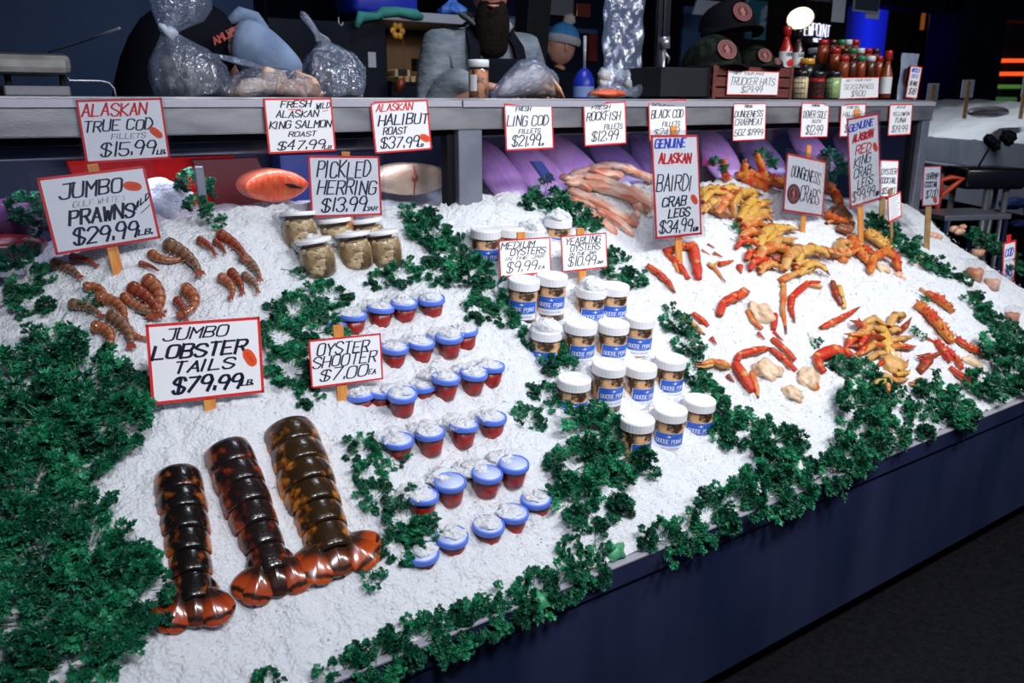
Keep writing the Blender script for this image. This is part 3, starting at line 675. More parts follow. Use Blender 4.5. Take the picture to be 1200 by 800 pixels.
# ------------------------------------------------------------------ prawns
PM = [mat('prawn_shell', (.50, .20, .08), .25, 0, (.22, .07, .035), 45, .15, 150, Coat_Weight=.5), mat('prawn_band', (.40, .09, .03), .25, 0, (.14, .03, .02), 50, Coat_Weight=.5)]
PM2 = [mat('prawn_shell_grey', (.36, .20, .11), .25, 0, (.13, .07, .045), 45, .15, 150, Coat_Weight=.5), mat('prawn_band_grey', (.22, .09, .05), .25, 0, (.08, .035, .025), 45, Coat_Weight=.5)]
PM3 = [mat('prawn_shell_red', (.42, .09, .03), .25, 0, (.16, .03, .02), 45, .15, 150, Coat_Weight=.5), mat('prawn_band_red', (.26, .04, .02), .25, 0, (.10, .02, .015), 45, Coat_Weight=.5)]
M['prawn_tail'] = mat('prawn_tail', (.36, .06, .03), .3, 0, (.20, .05, .03), 40)
def make_prawn(mats, curl, L=1.0):
    """a headless prawn on its side, local x from thick end to tail, unit length"""
    n = 40; pts = []; rad = []; a = 0; p = Vector((-.5, 0, 0)); mats_f = []
    for i in range(n + 1):
        t = i / n; a = -curl * (t - .25)
        pts.append(Vector(p)); p = p + Vector((math.cos(a), math.sin(a), 0)) * (1.0 / n)
        seg = (t * 6.2) % 1.0
        rad.append(.172 * (1 - .62 * t) * (.92 + .10 * seg) * (min(1, .55 + t * 7)))
    mb = MB(); V, F = tube_data(pts, rad, 12, 1.0); o = 0
    for k, f in enumerate(F):
        i = k // 12; t = i / n; mats_f.append(1 if (i < n and (t * 6.2) % 1.0 > .62) else 0)
    mb.V = V; mb.F = F; mb.m = mats_f
    root = thing('prawn', None, 'prawn'); mb.build('body', None, root, mats=mats)
    e = pts[-1]; d = Vector((math.cos(a), math.sin(a), 0)); s = Vector((-d.y, d.x, 0)); f = MB()
    for k, w in ((-1, .5), (0, 0), (1, -.5)):
        dd = (d + s * w).normalized(); ss = Vector((-dd.y, dd.x, 0))
        f.add([e + ss * .02, e - ss * .02, e + dd * .1 - ss * .05 + Vector((0, 0, .02)), e + dd * .2, e + dd * .1 + ss * .05 + Vector((0, 0, .02)), e + dd * .1 + Vector((0, 0, .035))], [(0, 1, 2, 5), (2, 3, 5), (3, 4, 5), (4, 0, 5)])
    f.build('tail_fan', M['prawn_tail'], root)
    lg = MB()
    for i in range(5):
        q = pts[5 + i * 5]; a_ = -curl * ((5 + i * 5) / n - .25); d2 = Vector((math.sin(a_), -math.cos(a_), 0))
        lg.tube([q + d2 * .08, q + d2 * .15 + Vector((-.01, 0, -.02)), q + d2 * .19 + Vector((.03, 0, -.05))], [.022, .016, .006], 5)
    lg.build('swimmerets', mats[0], root)
    return root
PROTO = [make_prawn(PM, 1.5), make_prawn(PM2, .8), make_prawn(PM3, .7), make_prawn(PM, 2.3)]
# head-end pixel, tail-end pixel, kind, side the belly is on
PR = [((98, 340), (140, 343), 3, 1, 'striped prawn at the top of the prawn pile left'), ((112, 350), (163, 366), 0, 1, 'red banded prawn lying across the middle of the prawn pile'),
      ((81, 358), (124, 366), 1, 1, 'short thick prawn at the far left of the prawn pile'), ((127, 368), (166, 402), 1, 1, 'long grey prawn lying over the others beside the lobster sign'),
      ((107, 386), (152, 400), 3, 1, 'plump prawn at the bottom left of the prawn pile'), ((150, 335), (196, 368), 2, 1, 'thin dark red prawn in the middle of the prawns'),
      ((168, 326), (206, 370), 0, 1, 'largest orange prawn in the middle behind the lobster sign'), ((212, 340), (246, 370), 3, 1, 'grey tan prawn curled above the lobster sign right half'),
      ((205, 352), (224, 374), 2, 1, 'red prawn under the curled grey tan prawn'), ((163, 309), (186, 318), 2, 1, 'small red prawn just right of the prawn sign stick'),
      ((176, 296), (208, 317), 0, -1, 'brown prawn half sunk right of the prawn sign'), ((192, 286), (243, 316), 1, 1, 'big brown prawn high in the ice right of the prawn sign'),
      ((231, 281), (256, 298), 2, 1, 'short red prawn in the upper row of prawns'), ((250, 283), (267, 297), 2, 1, 'tiny red prawn between two others in the upper row'),
      ((254, 274), (294, 302), 2, 1, 'long red prawn topmost of all the prawns'), ((281, 299), (311, 328), 1, 1, 'speckled brown prawn at the right end of the prawns'),
      ((255, 325), (285, 347), 0, 1, 'orange prawn in the small group at right'), ((268, 318), (290, 343), 2, 1, 'slim red prawn in the small group at right'),
      ((283, 322), (307, 342), 1, 1, 'thin grey prawn at the right edge of the small group'), ((60, 311), (100, 321), 1, 1, 'dark brown prawn left of the prawn sign stick near the parsley'),
      ((82, 304), (116, 309), 2, 1, 'dark red prawn under the prawn sign, left of its stick'), ((146, 345), (166, 372), 0, -1, 'shiny prawn tucked behind the long grey prawn'),
      ((160, 362), (190, 373), 1, -1, 'pale slender prawn right behind the lobster sign top edge'), ((150, 384), (168, 408), 0, -1, 'prawn end poking out left of the lobster sign')]
for i, (a, b, k, s, lab) in enumerate(PR):
    p0 = at_ice(*a, off=.008); p1 = at_ice(*b, off=.004); c = (p0 + p1) / 2; n = ice_n(c.x, c.y); d = p1 - p0; L = max(.05, d.length * .98)
    Rm = axes(n * s, d); pr = dup(PROTO[k], c + n * .008, Rm, lab, L, 'raw prawns on the ice')
    pr.rotation_euler = Rm.to_euler()
for p in PROTO:
    for ch in list(p.children): bpy.data.objects.remove(ch)
    bpy.data.objects.remove(p)

# ------------------------------------------------------------------ oyster shooter cups
M['cup'] = clear('clear_cup', (.97, .97, .98), .02, .05, edge=.22)
M['sauce'] = mat('red_sauce', (.36, .006, .003), .3, 0, (.06, .002, .002), 60, 0, lo=.42, hi=.7)
M['lid_blue'] = mat('lid_blue', (.10, .20, .75), .35, 0, (.14, .26, .82), 20)
M['lid_top'] = mat('lid_top', (.55, .62, .90), .4)
def make_cup():
    r = thing('shooter_cup', None, 'cup')
    mb = MB(); mb.lathe([(.0, 0), (.0245, 0), (.0255, .004), (.0345, .072), (.0345, .074), (.0330, .074), (.0245, .006), (0, .004)], 28); mb.build('cup', M['cup'], r)
    mb = MB(); mb.lathe([(0, .018), (.0255, .018), (.0270, .022), (.0322, .064), (0, .0645)], 28); mb.build('sauce', M['sauce'], r)
    mb = MB(); mb.lathe([(.0355, .066), (.0372, .066), (.0378, .070), (.0376, .076), (.0362, .079), (.0335, .079), (.0330, .0765), (0, .0765)], 32)
    l = mb.build('lid', M['lid_blue'], r)
    mb = MB(); mb.lathe([(0, .0772), (.0325, .0770), (.0325, .0766)], 28); mb.build('lid_disc', M['lid_top'], l)
    return r
cupP = make_cup()
ROWS = [[(396, 375, .25), (413, 368), (444, 359), (473, 353), (507, 348)], [(460, 405), (492, 399), (527, 392), (546, 386)],
        [(424, 460, .3), (444, 456, .4), (472, 459), (498, 449, .4), (521, 441), (553, 435), (575, 428)], [(467, 514), (506, 505), (542, 497), (577, 488)],
        [(494, 580), (529, 562), (546, 548, .3), (570, 553), (602, 541)], [(496, 644, .3), (530, 625, .5), (572, 613, .6), (601, 599, .7), (630, 582, .5)]]
RN = ['back row', 'second row from the back', 'third row from the back', 'third row from the front', 'second row from the front', 'front row']
rc = random.Random(5)
TALL = {(527, 392), (521, 441), (553, 435), (472, 459), (529, 562), (570, 553), (602, 541), (506, 505), (542, 497)}
first = True
for rn, row in zip(RN, ROWS):
    for i, q in enumerate(row):
        e = q[2] if len(q) > 2 else 1.0
        ex = .030 + (.020 if tuple(q[:2]) in TALL else 0.006) * 1
        ex *= e
        n0 = Vector((0, -.10, 1)).normalized()
        lc = at_ice(q[0], q[1], ex)
        pos = lc - n0 * .077
        lab = 'blue lidded red shooter cup, %s from left in the %s' % (ORD[i], rn)
        Rm = axes(n0 + Vector((rc.uniform(-.08, .08), rc.uniform(-.08, .04), 0)), (1, 0, 0))
        if first: cupP.location = pos; cupP.rotation_euler = Rm.to_euler(); cupP['label'] = lab; cupP['group'] = 'oyster shooter cups'; first = False
        else: dup(cupP, pos, Rm, lab, group='oyster shooter cups')
        if tuple(q[:2]) not in {(529, 562), (570, 553), (602, 541)}:
            c = lc + Vector((rc.uniform(-.006, .006), .006, .000)); ice_heap(c + Vector((0, .002, -.002)), .033, .008 + rc.uniform(0, .004), amp=.06)
        bk = lc + Vector((0, .04, -.004)); ice_heap(bk + Vector((0, .004, -.004)), .044, .016, amp=.06)

# ------------------------------------------------------------------ oyster jars
M['jar_clear'] = clear('jar_plastic', (.98, .98, .97), .02, .06, edge=.22)
M['jar_lid'] = mat('jar_lid', (.86, .86, .88), .4, 0, None, bump=0)
M['oyster'] = mat('oyster_meat', (.72, .42, .22), .4, 0, (.05, .022, .010), 34, .5, 60, detail=4, lo=.47, hi=.58)
M['label_blue'] = mat('label_blue', (.03, .13, .62), .45); M['label_white'] = mat('label_white', (.86, .87, .90), .5)
def make_jar():
    r = thing('oyster_jar', None, 'jar'); R = .044
    mb = MB(); mb.lathe([(0, 0), (R * .90, 0), (R, .006), (R, .108), (R * .92, .116), (R * .92, .124)], 32); mb.build('jar', M['jar_clear'], r)
    mb = MB()
    mb.lathe([(0, .003), (R * .88, .003), (R * .965, .010), (R * .965, .106), (R * .85, .112), (0, .113)], 30)
    for v in mb.V: v.x *= 1 + .012 * math.sin(v.z * 300 + 5 * v.y * 40); v.y *= 1 + .012 * math.sin(v.z * 260 + v.x * 180)
    mb.build('oysters', M['oyster'], r)
    mb = MB(); n = 60; V = []; F = []
    prof = [(R * .99, .114), (R * 1.06, .1145), (R * 1.06, .137), (R * 1.02, .1405), (R * .9, .141), (R * .86, .1395), (0, .1395)]
    for pr, pz in prof:
        for k in range(n):
            a = 2 * PI * k / n; rr = pr * (1 + (.012 if (k % 2 and pr > R * 1.05) else 0)); V.append(Vector((rr * math.cos(a), rr * math.sin(a), pz)))
    for i in range(len(prof) - 1):
        for k in range(n): F.append((i * n + k, i * n + (k + 1) % n, (i + 1) * n + (k + 1) % n, (i + 1) * n + k))
    mb.add(V, F); lid = mb.build('lid', M['jar_lid'], r, smooth=False)
    mb = MB()                                           # raised ring and stamp on the lid
    mb.lathe([(R * .62, .1396), (R * .64, .1408), (R * .68, .1408), (R * .70, .1396)], 30); mb.build('lid_ring', M['jar_lid'], lid)
    cyl = lambda v, rr: Vector((rr * math.sin(v.x / R), -rr * math.cos(v.x / R), v.z))
    def band(x0, x1, z0, z1, rr):
        mbb = MB(); k = 14; V = [cyl(Vector((x0 + (x1 - x0) * i / k, 0, z)), rr) for z in (z0, z1) for i in range(k + 1)]
        mbb.add(V, [(i, i + 1, k + 2 + i, k + 1 + i) for i in range(k)]); return mbb
    lb = band(-.047, .047, .028, .084, R * 1.012).build('label', M['label_white'], r)
    band(-.045, .045, .046, .083, R * 1.018).build('blue_band', M['label_blue'], lb)
    mb = MB(); write(mb, 'GOOSE POINT', -.038, .038, .053, .0665, .0020, y=0, slant=0, jit=0)
    write(mb, 'OYSTERS', -.020, .020, .0485, .0515, .0007, y=0, slant=0, jit=0)
    mb.add([Vector(v) for v in ((-.012, 0, .0745), (-.002, 0, .071), (.012, 0, .0795), (.000, 0, .0750), (-.004, 0, .0795), (-.005, 0, .0745))], [(0, 1, 3, 5), (1, 2, 3), (3, 4, 5)])   # a bird in flight
    mb.V = [cyl(v, R * 1.026) for v in mb.V]; mb.build('label_lettering', M['label_white'], lb, smooth=False)
    mb = MB(); write(mb, 'PACIFIC OYSTERS', -.030, .030, .034, .040, .0008, y=0, slant=0, jit=0); mb.V = [cyl(v, R * 1.024) for v in mb.V]; mb.build('small_print', M['label_blue'], lb, smooth=False)
    return r
jarP = make_jar(); first = True
# lid centre, how far it stands out of the ice, turn of the label
JR = [((570, 268), .07, .3, 'back left of the medium oysters sign, next to the parsley'), ((598, 266), .05, -.2, 'behind the top left corner of the medium oysters sign'), ((624, 268), .05, .2, 'behind the medium oysters sign at its top right corner'),
      ((655, 256), .015, 0, 'sunk to its lid between the two oyster signs'), ((615, 327), .085, -.1, 'right under the medium oysters sign, left of the pair'), ((648, 322), .10, .05, 'upright under the gap between the two oyster signs'),
      ((694, 337), .05, .5, 'snow covered under the yearling oysters sign'), ((721, 334), .06, .35, 'standing right of the snow covered jar under the yearling sign'), ((641, 385), .045, -.4, 'buried in ice and parsley at the left edge of the jars'),
      ((682, 378), .075, .45, 'left one of the three in the middle row'), ((720, 378), .075, .4, 'centre one of the three in the middle row'), ((751, 371), .07, .2, 'right one of the three in the middle row'),
      ((674, 443), .05, .1, 'low at left with parsley over its bottom'), ((715, 426), .10, .55, 'tallest standing one, with all of its side bare'), ((752, 428), .065, .75, 'right beside the tallest standing jar'), ((787, 419), .065, .6, 'at the right end beside the parsley and crab'),
      ((748, 490), .085, 1.0, 'front one next to the round parsley clump'), ((787, 479), .065, .1, 'front one in the middle with a dark blue label'), ((821, 468), .055, .35, 'front one at the right beside the parsley line')]
for q, ex, yw, lab in JR:
    n0 = Vector((0, -.12, 1)).normalized(); lc = at_ice(q[0], q[1], ex * .95 + .028); pos = lc - n0 * .140
    dcam = math.atan2(-pos.x, pos.y) * .9
    Rm = Matrix.Rotation(.10, 3, 'X') @ Matrix.Rotation(dcam + yw * .8, 3, 'Z')
    lab = 'white lidded oyster jar ' + lab
    if first: jarP.location = pos; jarP.rotation_euler = Rm.to_euler(); jarP['label'] = lab; jarP['group'] = 'oyster jars'; first = False
    else: dup(jarP, pos, Rm, lab, group='oyster jars')
    ice_heap(lc + Vector((0, .065, -.045)), .055, .03, amp=.08)
    if q in ((694, 337), (641, 385), (655, 256), (624, 268)): ice_heap(lc + Vector((0, .004, 0)), .042, .026, amp=.09)

# ------------------------------------------------------------------ pickled herring jars
M['herring'] = mat('pickled_herring', (.30, .20, .10), .35, 0, (.10, .06, .03), 22, .5, 45, detail=2, lo=.42, hi=.62, Coat_Weight=.4)
M['onion'] = mat('herring_skin', (.62, .48, .29), .35, 0, (.42, .30, .17), 30)
def sq_ring(r, z, n=32, e=3.2):
    out = []
    for k in range(n):
        a = 2 * PI * k / n; c, s = math.cos(a), math.sin(a); q = (abs(c) ** e + abs(s) ** e) ** (-1 / e); out.append(Vector((r * q * c, r * q * s, z)))
    return out
def sq_lathe(prof, n=32, e=3.2):
    mb = MB(); V = []; F = []
    for r, z in prof: V += sq_ring(r, z, n, e)
    for i in range(len(prof) - 1):
        for k in range(n): F.append((i * n + k, i * n + (k + 1) % n, (i + 1) * n + (k + 1) % n, (i + 1) * n + k))
    mb.add(V, F); return mb
def make_herring():
    r = thing('herring_jar', None, 'jar')
    sq_lathe([(.001, 0), (.040, 0), (.048, .006), (.050, .045), (.047, .08), (.044, .094), (.044, .1)], e=2.7).build('jar', M['jar_clear'], r)
    sq_lathe([(.001, .004), (.038, .004), (.045, .010), (.047, .045), (.044, .08), (.040, .086), (.001, .087)], e=2.7).build('herring', M['herring'], r)
    rr = random.Random(4); mb = MB()
    for i in range(34):                                  # slices pressed against the glass
        a = -PI / 2 + rr.uniform(-1.5, 1.5); z = rr.uniform(.016, .076); q = .0455
        A = Matrix.Rotation(a + PI / 2, 3, 'Z') @ Matrix.Rotation(rr.uniform(-1, 1), 3, 'Y')
        mb.blob((q * math.cos(a), q * math.sin(a), z), .014, 10, 7, .12, (1.25, .22, .6), A)
    mb.build('herring_slices', M['onion'], r)
    mb = MB(); mb.lathe([(.046, .097), (.0485, .097), (.049, .098), (.049, .106), (.047, .108), (0, .1082)], 32); mb.build('lid', M['jar_lid'], r)
    return r
hP = make_herring(); first = True
for q, ex, roll, lab in [((373, 279), .085, -.10, 'front row, left'), ((416, 272), .080, -.05, 'front row, middle, right under the herring sign'), ((452, 270), .075, -.06, 'front row, right, beside the parsley'), ((350, 248), .075, .02, 'behind, at the far left'), ((395, 256), .045, -.05, 'behind, hidden by the sign and its stick'), ((434, 256), .055, -.08, 'behind, at the right under the sign corner')]:
    lc = at_ice(q[0], q[1], ex * .95); pos = lc - Vector((0, 0, .108)); Rm = Matrix.Rotation(-.10, 3, 'X') @ Matrix.Rotation(roll, 3, 'Y') @ Matrix.Rotation(-.35, 3, 'Z')
    lab = 'squarish glass jar of pickled herring in the ' + lab if lab.startswith('front') else 'squarish glass jar of pickled herring ' + lab
    if first: hP.location = pos; hP.rotation_euler = Rm.to_euler(); hP['label'] = lab; hP['group'] = 'pickled herring jars'; first = False
    else: dup(hP, pos, Rm, lab, group='pickled herring jars')
    ice_heap(lc + Vector((0, .055, -.03)), .05, .03, amp=.08)

# ------------------------------------------------------------------ parsley
def leaf_mat(name, a, b_, c):
    m, nt, b = newmat(name); setin(b, Roughness=0.42)
    tc = nt.nodes.new('ShaderNodeTexCoord'); n = nt.nodes.new('ShaderNodeTexNoise'); n.inputs['Scale'].default_value = 16; n.inputs['Detail'].default_value = 4
    nt.links.new(tc.outputs['Object'], n.inputs[0]); r = nt.nodes.new('ShaderNodeValToRGB'); nt.links.new(n.outputs[0], r.inputs[0])
    e = r.color_ramp.elements; e[0].position = .36; e[0].color = c4(a); e[1].position = .74; e[1].color = c4(c); x = e.new(.55); x.color = c4(b_)
    nt.links.new(r.outputs[0], b.inputs['Base Color'])
    return m
M['leaf'] = leaf_mat('parsley_leaf', (.002, .050, .027), (.006, .155, .068), (.055, .46, .21))
M['stem'] = mat('parsley_stem', (.02, .16, .05), .45, 0, (.05, .26, .09), 20)
def leaflet(mb, p, d, n, s, rnd):
    """one frilled leaflet: three lobes with teeth, crumpled"""
    d = d.normalized(); side = d.cross(n).normalized(); n = side.cross(d)
    V = [p]; prof = []
    for k, (ang, ln) in enumerate(((-78, .50), (-62, .80), (-50, .52), (-30, .72), (-16, 1.0), (0, .66), (14, 1.08), (30, .70), (48, .54), (64, .82), (80, .48))):
        a = math.radians(ang + rnd.uniform(-5, 5)); l = s * ln * rnd.uniform(.85, 1.15)
        V.append(p + d * (math.cos(a) * l) + side * (math.sin(a) * l) + n * (rnd.uniform(-.30, .30) * s * ln + .25 * s * (abs(ang) / 80) ** 2))
    mb.add(V, [(0, i, i + 1) for i in range(1, 11)])
def sprig(lv, st, p, d, up, L, ls, rnd, branches=3):
    pts = [p]; dd = d.normalized(); n = 6
    for i in range(n):
        dd = (dd + Vector((rnd.uniform(-.16, .16), rnd.uniform(-.16, .16), rnd.uniform(-.12, .10)))).normalized(); pts.append(pts[-1] + dd * L / n)
    st.tube(pts, [.0013 * (1 - .5 * i / n) for i in range(n + 1)], 4)
    tips = [(pts[-1], dd)]
    for b in range(branches):
        q = pts[n - 1 - b]; 
        for s in (-1, 1):
            sd = (dd + dd.cross(up) * s * rnd.uniform(.6, 1.1) + up * rnd.uniform(-.1, .4)).normalized(); e = q + sd * L * rnd.uniform(.16, .28)
            st.tube([q, (q + e) / 2 + up * .001, e], [.0009, .0008, .0006], 3); tips.append((e, sd))
    for e, sd in tips:
        for k in range(rnd.choice((3, 4, 5))):
            dv = (sd * .7 + Vector((rnd.uniform(-1, 1), rnd.uniform(-1, 1), rnd.uniform(-.5, .9))) * .75).normalized()
            nn = (up + Vector((rnd.uniform(-.8, .8), rnd.uniform(-.8, .8), 0)) * .9).normalized()
            leaflet(lv, e + Vector((rnd.uniform(-1, 1), rnd.uniform(-1, 1), rnd.uniform(-1, 1))) * ls * .35, dv, nn, ls * rnd.uniform(.7, 1.25), rnd)
def parsley_proto(seed, ns, rad, ls, wide=1.0, flat=.55):
    rnd = random.Random(seed); lv, st = MB(), MB(); up = Vector((0, 0, 1))
    for i in range(ns):
        a = rnd.uniform(0, 2 * PI); r0 = rad * .5 * math.sqrt(rnd.random())
        p = Vector((math.cos(a) * r0 * wide, math.sin(a) * r0, rnd.uniform(0, rad * flat * .5)))
        d = Vector((math.cos(a + rnd.uniform(-.7, .7)) * wide, math.sin(a + rnd.uniform(-.7, .7)), rnd.uniform(.05, .95) * flat * 1.6))
        sprig(lv, st, p, d, up, rad * rnd.uniform(.35, .75), ls, rnd)
    r = thing('parsley_bunch', None, 'parsley'); lv.build('leaves', M['leaf'], r, smooth=False); st.build('stems', M['stem'], r); return r
def sprig_proto(seed):
    rnd = random.Random(seed); lv, st = MB(), MB(); up = Vector((0, 0, 1))
    sprig(lv, st, Vector((-.045, 0, .004)), Vector((1, 0, .12)), up, .08, .009, rnd, 4)
    sprig(lv, st, Vector((-.02, 0, .006)), Vector((.8, .6, .15)), up, .045, .008, rnd, 3)
    r = thing('parsley_sprig', None, 'parsley'); lv.build('leaves', M['leaf'], r, smooth=False); st.build('stems', M['stem'], r); return r
PP = [parsley_proto(11, 34, .075, .0095), parsley_proto(12, 34, .075, .0095, 1.25), parsley_proto(13, 30, .075, .0085), parsley_proto(14, 36, .075, .0105, 1.1, .7)]
PS = [sprig_proto(21), sprig_proto(22), sprig_proto(23)]
rp = random.Random(9)
BUNCH_CHAINS = [
 # name, order word, list of (px, py, radius px)
 ('in small clump at far left edge', 'from the top', [(22, 302, 24), (34, 325, 30), (38, 352, 26)]),
 ('in big heap left of lobster tails', 'from the top', [(62, 415, 30), (30, 455, 48), (95, 445, 46), (150, 470, 34), (60, 495, 52), (130, 500, 40), (12, 515, 46), (85, 540, 46), (35, 570, 50), (15, 615, 40), (75, 610, 44), (48, 655, 48), (105, 650, 42), (95, 695, 52), (160, 700, 34), (45, 722, 52), (120, 742, 44), (80, 775, 50), (150, 668, 30)]),
 ('beside the oyster shooter sign', 'from the top', [(385, 345, 26), (345, 362, 30), (372, 385, 34), (330, 392, 32), (338, 428, 34), (362, 462, 18)]),
 ('in diagonal line above the shooter cups', 'from the upper end', [(490, 252, 24), (505, 275, 30), (528, 298, 30), (548, 318, 30), (508, 318, 26), (470, 318, 24), (445, 328, 18), (572, 342, 28), (560, 362, 22), (590, 368, 20)]),
 ('between the shooter cups and oyster jars', 'from the top', [(622, 392, 20), (645, 408, 24), (660, 432, 26), (638, 462, 22), (618, 490, 24), (690, 505, 42), (722, 528, 44), (672, 545, 42), (712, 566, 40), (668, 582, 34), (690, 604, 24)]),
 ('around the pale pink seafood pile', 'from the left', [(640, 228, 28), (625, 238, 18), (672, 252, 26), (690, 262, 16)]),
 ('right of the yearling oysters sign', 'from the left', [(722, 318, 24), (742, 325, 18), (722, 298, 14)]),
 ('between the oyster jars and the crab', 'from the top', [(790, 375, 24), (803, 400, 24), (812, 436, 24), (828, 462, 26), (848, 480, 28), (868, 502, 34), (905, 512, 38), (842, 505, 22)]),
 ('in clump under the red hooked claw', 'from the top', [(985, 432, 22), (1010, 440, 30), (1030, 455, 26), (1005, 470, 34), (1028, 490, 36), (1005, 515, 34), (1045, 505, 26)]),
 ('behind the king crab legs', 'from the left', [(1030, 265, 22), (1052, 284, 28), (1075, 300, 26), (1092, 312, 16), (1112, 318, 16), (1130, 326, 12)]),
 ('at right end of the front lip', 'from the left', [(1075, 490, 26), (1100, 468, 34), (1118, 478, 28), (1150, 452, 26), (1172, 418, 36), (1190, 445, 34), (1188, 395, 24), (1142, 352, 18), (1158, 374, 20)]),
 ('hanging over right half of front lip', 'from the left', [(770, 628, 28), (800, 618, 26), (828, 602, 30), (858, 588, 34), (892, 572, 36), (925, 562, 30), (900, 545, 32), (935, 540, 24), (968, 548, 26), (990, 530, 26)]),
 ('hanging over left half of front lip', 'from the left', [(408, 792, 34), (440, 762, 34), (312, 798, 18), (495, 745, 34), (528, 738, 34), (560, 722, 32), (592, 712, 28), (628, 692, 30), (655, 676, 26), (690, 660, 22), (706, 682, 18), (668, 642, 18)]),
 ('beside the lobster fan', 'from the top', [(425, 524, 22), (432, 552, 22), (442, 580, 26), (478, 602, 32), (466, 640, 26), (494, 622, 24)]),
 ('at the edge beyond the shrimp sign', 'from the left', [(1150, 282, 22), (1172, 298, 20), (1186, 312, 14)]),
]
SPRIGS = [(345, 322, 'small dark sprig left of the herring jars'), (160, 645, 'upright sprig at the right edge of the big heap'), (110, 352, 'thin sprig hanging down from the prawn sign'), (70, 385, 'dark stalk sticking up out of the big heap'),
          (432, 675, 'thin sprig below the orange lobster fan'), (462, 535, 'curved dark sprig left of the front cups'), (250, 262, 'tiny dark sprig in the ice behind the prawns'), (858, 268, 'curly sprig between the crabs at the bairdi sign'),
          (868, 285, 'second curly sprig just below the one by the bairdi sign'), (1070, 392, 'thin sprig right of the mustard coloured crab'), (1080, 350, 'little sprig above the long king crab leg'), (640, 372, 'loose sprig at the left edge of the oyster jars'), (625, 350, 'dark leafy sprig under the medium oysters sign'),
          (952, 400, 'faint sprig in the ice between crab legs'), (1060, 480, 'leggy sprig near the front lip at right'), (700, 640, 'single stalk lying down to the front lip')]
used = {}
def put(proto, p, n, rad_m, unit, lab, yaw, sink=.006, sq=(1, 1, 1)):
    Rm = axes(n, Vector((math.cos(yaw), math.sin(yaw), 0))); k = rad_m / unit; grp = 'parsley garnish on the ice'
    o = dup(proto, p - n * sink, Rm, lab, (k * sq[0], k * sq[1], k * sq[2]), grp); o.rotation_euler = Rm.to_euler(); return o
for name, order, pts in BUNCH_CHAINS:
    for i, (px, py, r) in enumerate(pts):
        p = at_ice(px, py + r * .18, .0)
        if 'lip' in name and p.y < YL + .01: p.y = YL - .005; p.z = max(p.z, .545)
        n = ice_n(p.x, max(p.y, YL + .02)); 
        if 'hanging' in name and p.y < YL + .06: n = (n + Vector((0, -.5, 0))).normalized()
        rad = r * depth(p) / FPX
        num = '%s %s' % (ORD[i], order) if i < 16 else ['lowest but two', 'lowest but one', 'lowest of all'][i - 16]
        lab = 'parsley bunch %s, %s' % (name, num)
        big = 1.32 if 'big heap' in name else 1.16 if 'lip' in name else 1.08
        put(PP[rp.randrange(4)], p, n, rad * big, .085, lab, rp.uniform(0, 6.28), -.012 if 'big heap' in name else .006)
for px, py, lab in SPRIGS:
    p = at_ice(px, py); n = ice_n(p.x, p.y); put(PS[rp.randrange(3)], p, n, .045 * rp.uniform(.8, 1.1), .045, lab + '' if 'sprig' in lab else lab + ' of parsley', rp.uniform(-2.2, -.6), .0)
for p in PP + PS:
    for ch in list(p.children): bpy.data.objects.remove(ch)
    bpy.data.objects.remove(p)
# flat broken leaves frozen at the lip
M['lettuce'] = mat('pale_leaf', (.10, .42, .20), .4, 0, (.03, .26, .11), 30, .3, 60)
for px, py, lab in ((720, 645, 'crumpled pale green leaf at the lip below the parsley line'), (633, 702, 'small flat green leaf hanging on the front lip')):
    p = at_ice(px, py, .004); n = ice_n(p.x, p.y); mb = MB(); R_ = axes(n, (1, 0, 0)); c = p
    V = [c + n * .012]; k = 18
    for i in range(k): a = 2 * PI * i / k; r = .032 * (1 + .18 * math.sin(5 * a)); V.append(c + R_ @ Vector((math.cos(a) * r, math.sin(a) * r * .8, .004 * math.sin(4 * a + 1))))
    mb.add(V, [(0, 1 + i, 1 + (i + 1) % k) for i in range(k)]); o = mb.build('green_leaf', M['lettuce']); md = o.modifiers.new('t', 'SOLIDIFY'); md.thickness = .0015; tag(o, lab, 'leaf')

# ------------------------------------------------------------------ crab pieces
M['cr_red'] = mat('crab_red', (.55, .022, .005), .38, 0, (.60, .12, .02), 24, .5, 150, lo=.48, hi=.78)
M['cr_orange'] = mat('crab_orange', (.60, .10, .014), .38, 0, (.64, .30, .08), 24, .4, 140)
M['cr_tan'] = mat('crab_tan', (.62, .34, .10), .4, 0, (.42, .14, .03), 20, .35, 120, lo=.5, hi=.72)
M['cr_yellow'] = mat('crab_yellow', (.66, .38, .07), .4, 0, (.50, .17, .03), 18, .35, 120, lo=.5, hi=.72)
M['cr_dark'] = mat('crab_dark', (.15, .018, .008), .36, 0, (.34, .06, .015), 26, .3, 120)
M['cr_meat'] = mat('crab_shoulder', (.72, .55, .38), .4, 0, (.55, .26, .10), 38, .5, 90, lo=.45, hi=.75)
M['cr_king'] = mat('king_crab_red', (.60, .035, .006), .38, 0, (.68, .26, .03), 22, .9, 110)
M['cr_brown'] = mat('crab_brown', (.36, .16, .08), .35, 0, (.22, .07, .03), 28, .4, 90)
PALE = {'cr_red': 'cr_orange', 'cr_orange': 'cr_tan', 'cr_tan': 'cr_brownred', 'cr_yellow': 'cr_brownred', 'cr_dark': 'cr_red', 'cr_king': 'cr_king', 'cr_brown': 'cr_dark', 'cr_meat': 'cr_meat'}
M['cr_brownred'] = mat('crab_brown_red', (.34, .10, .02), .4, 0, (.50, .22, .05), 22, .3, 120)
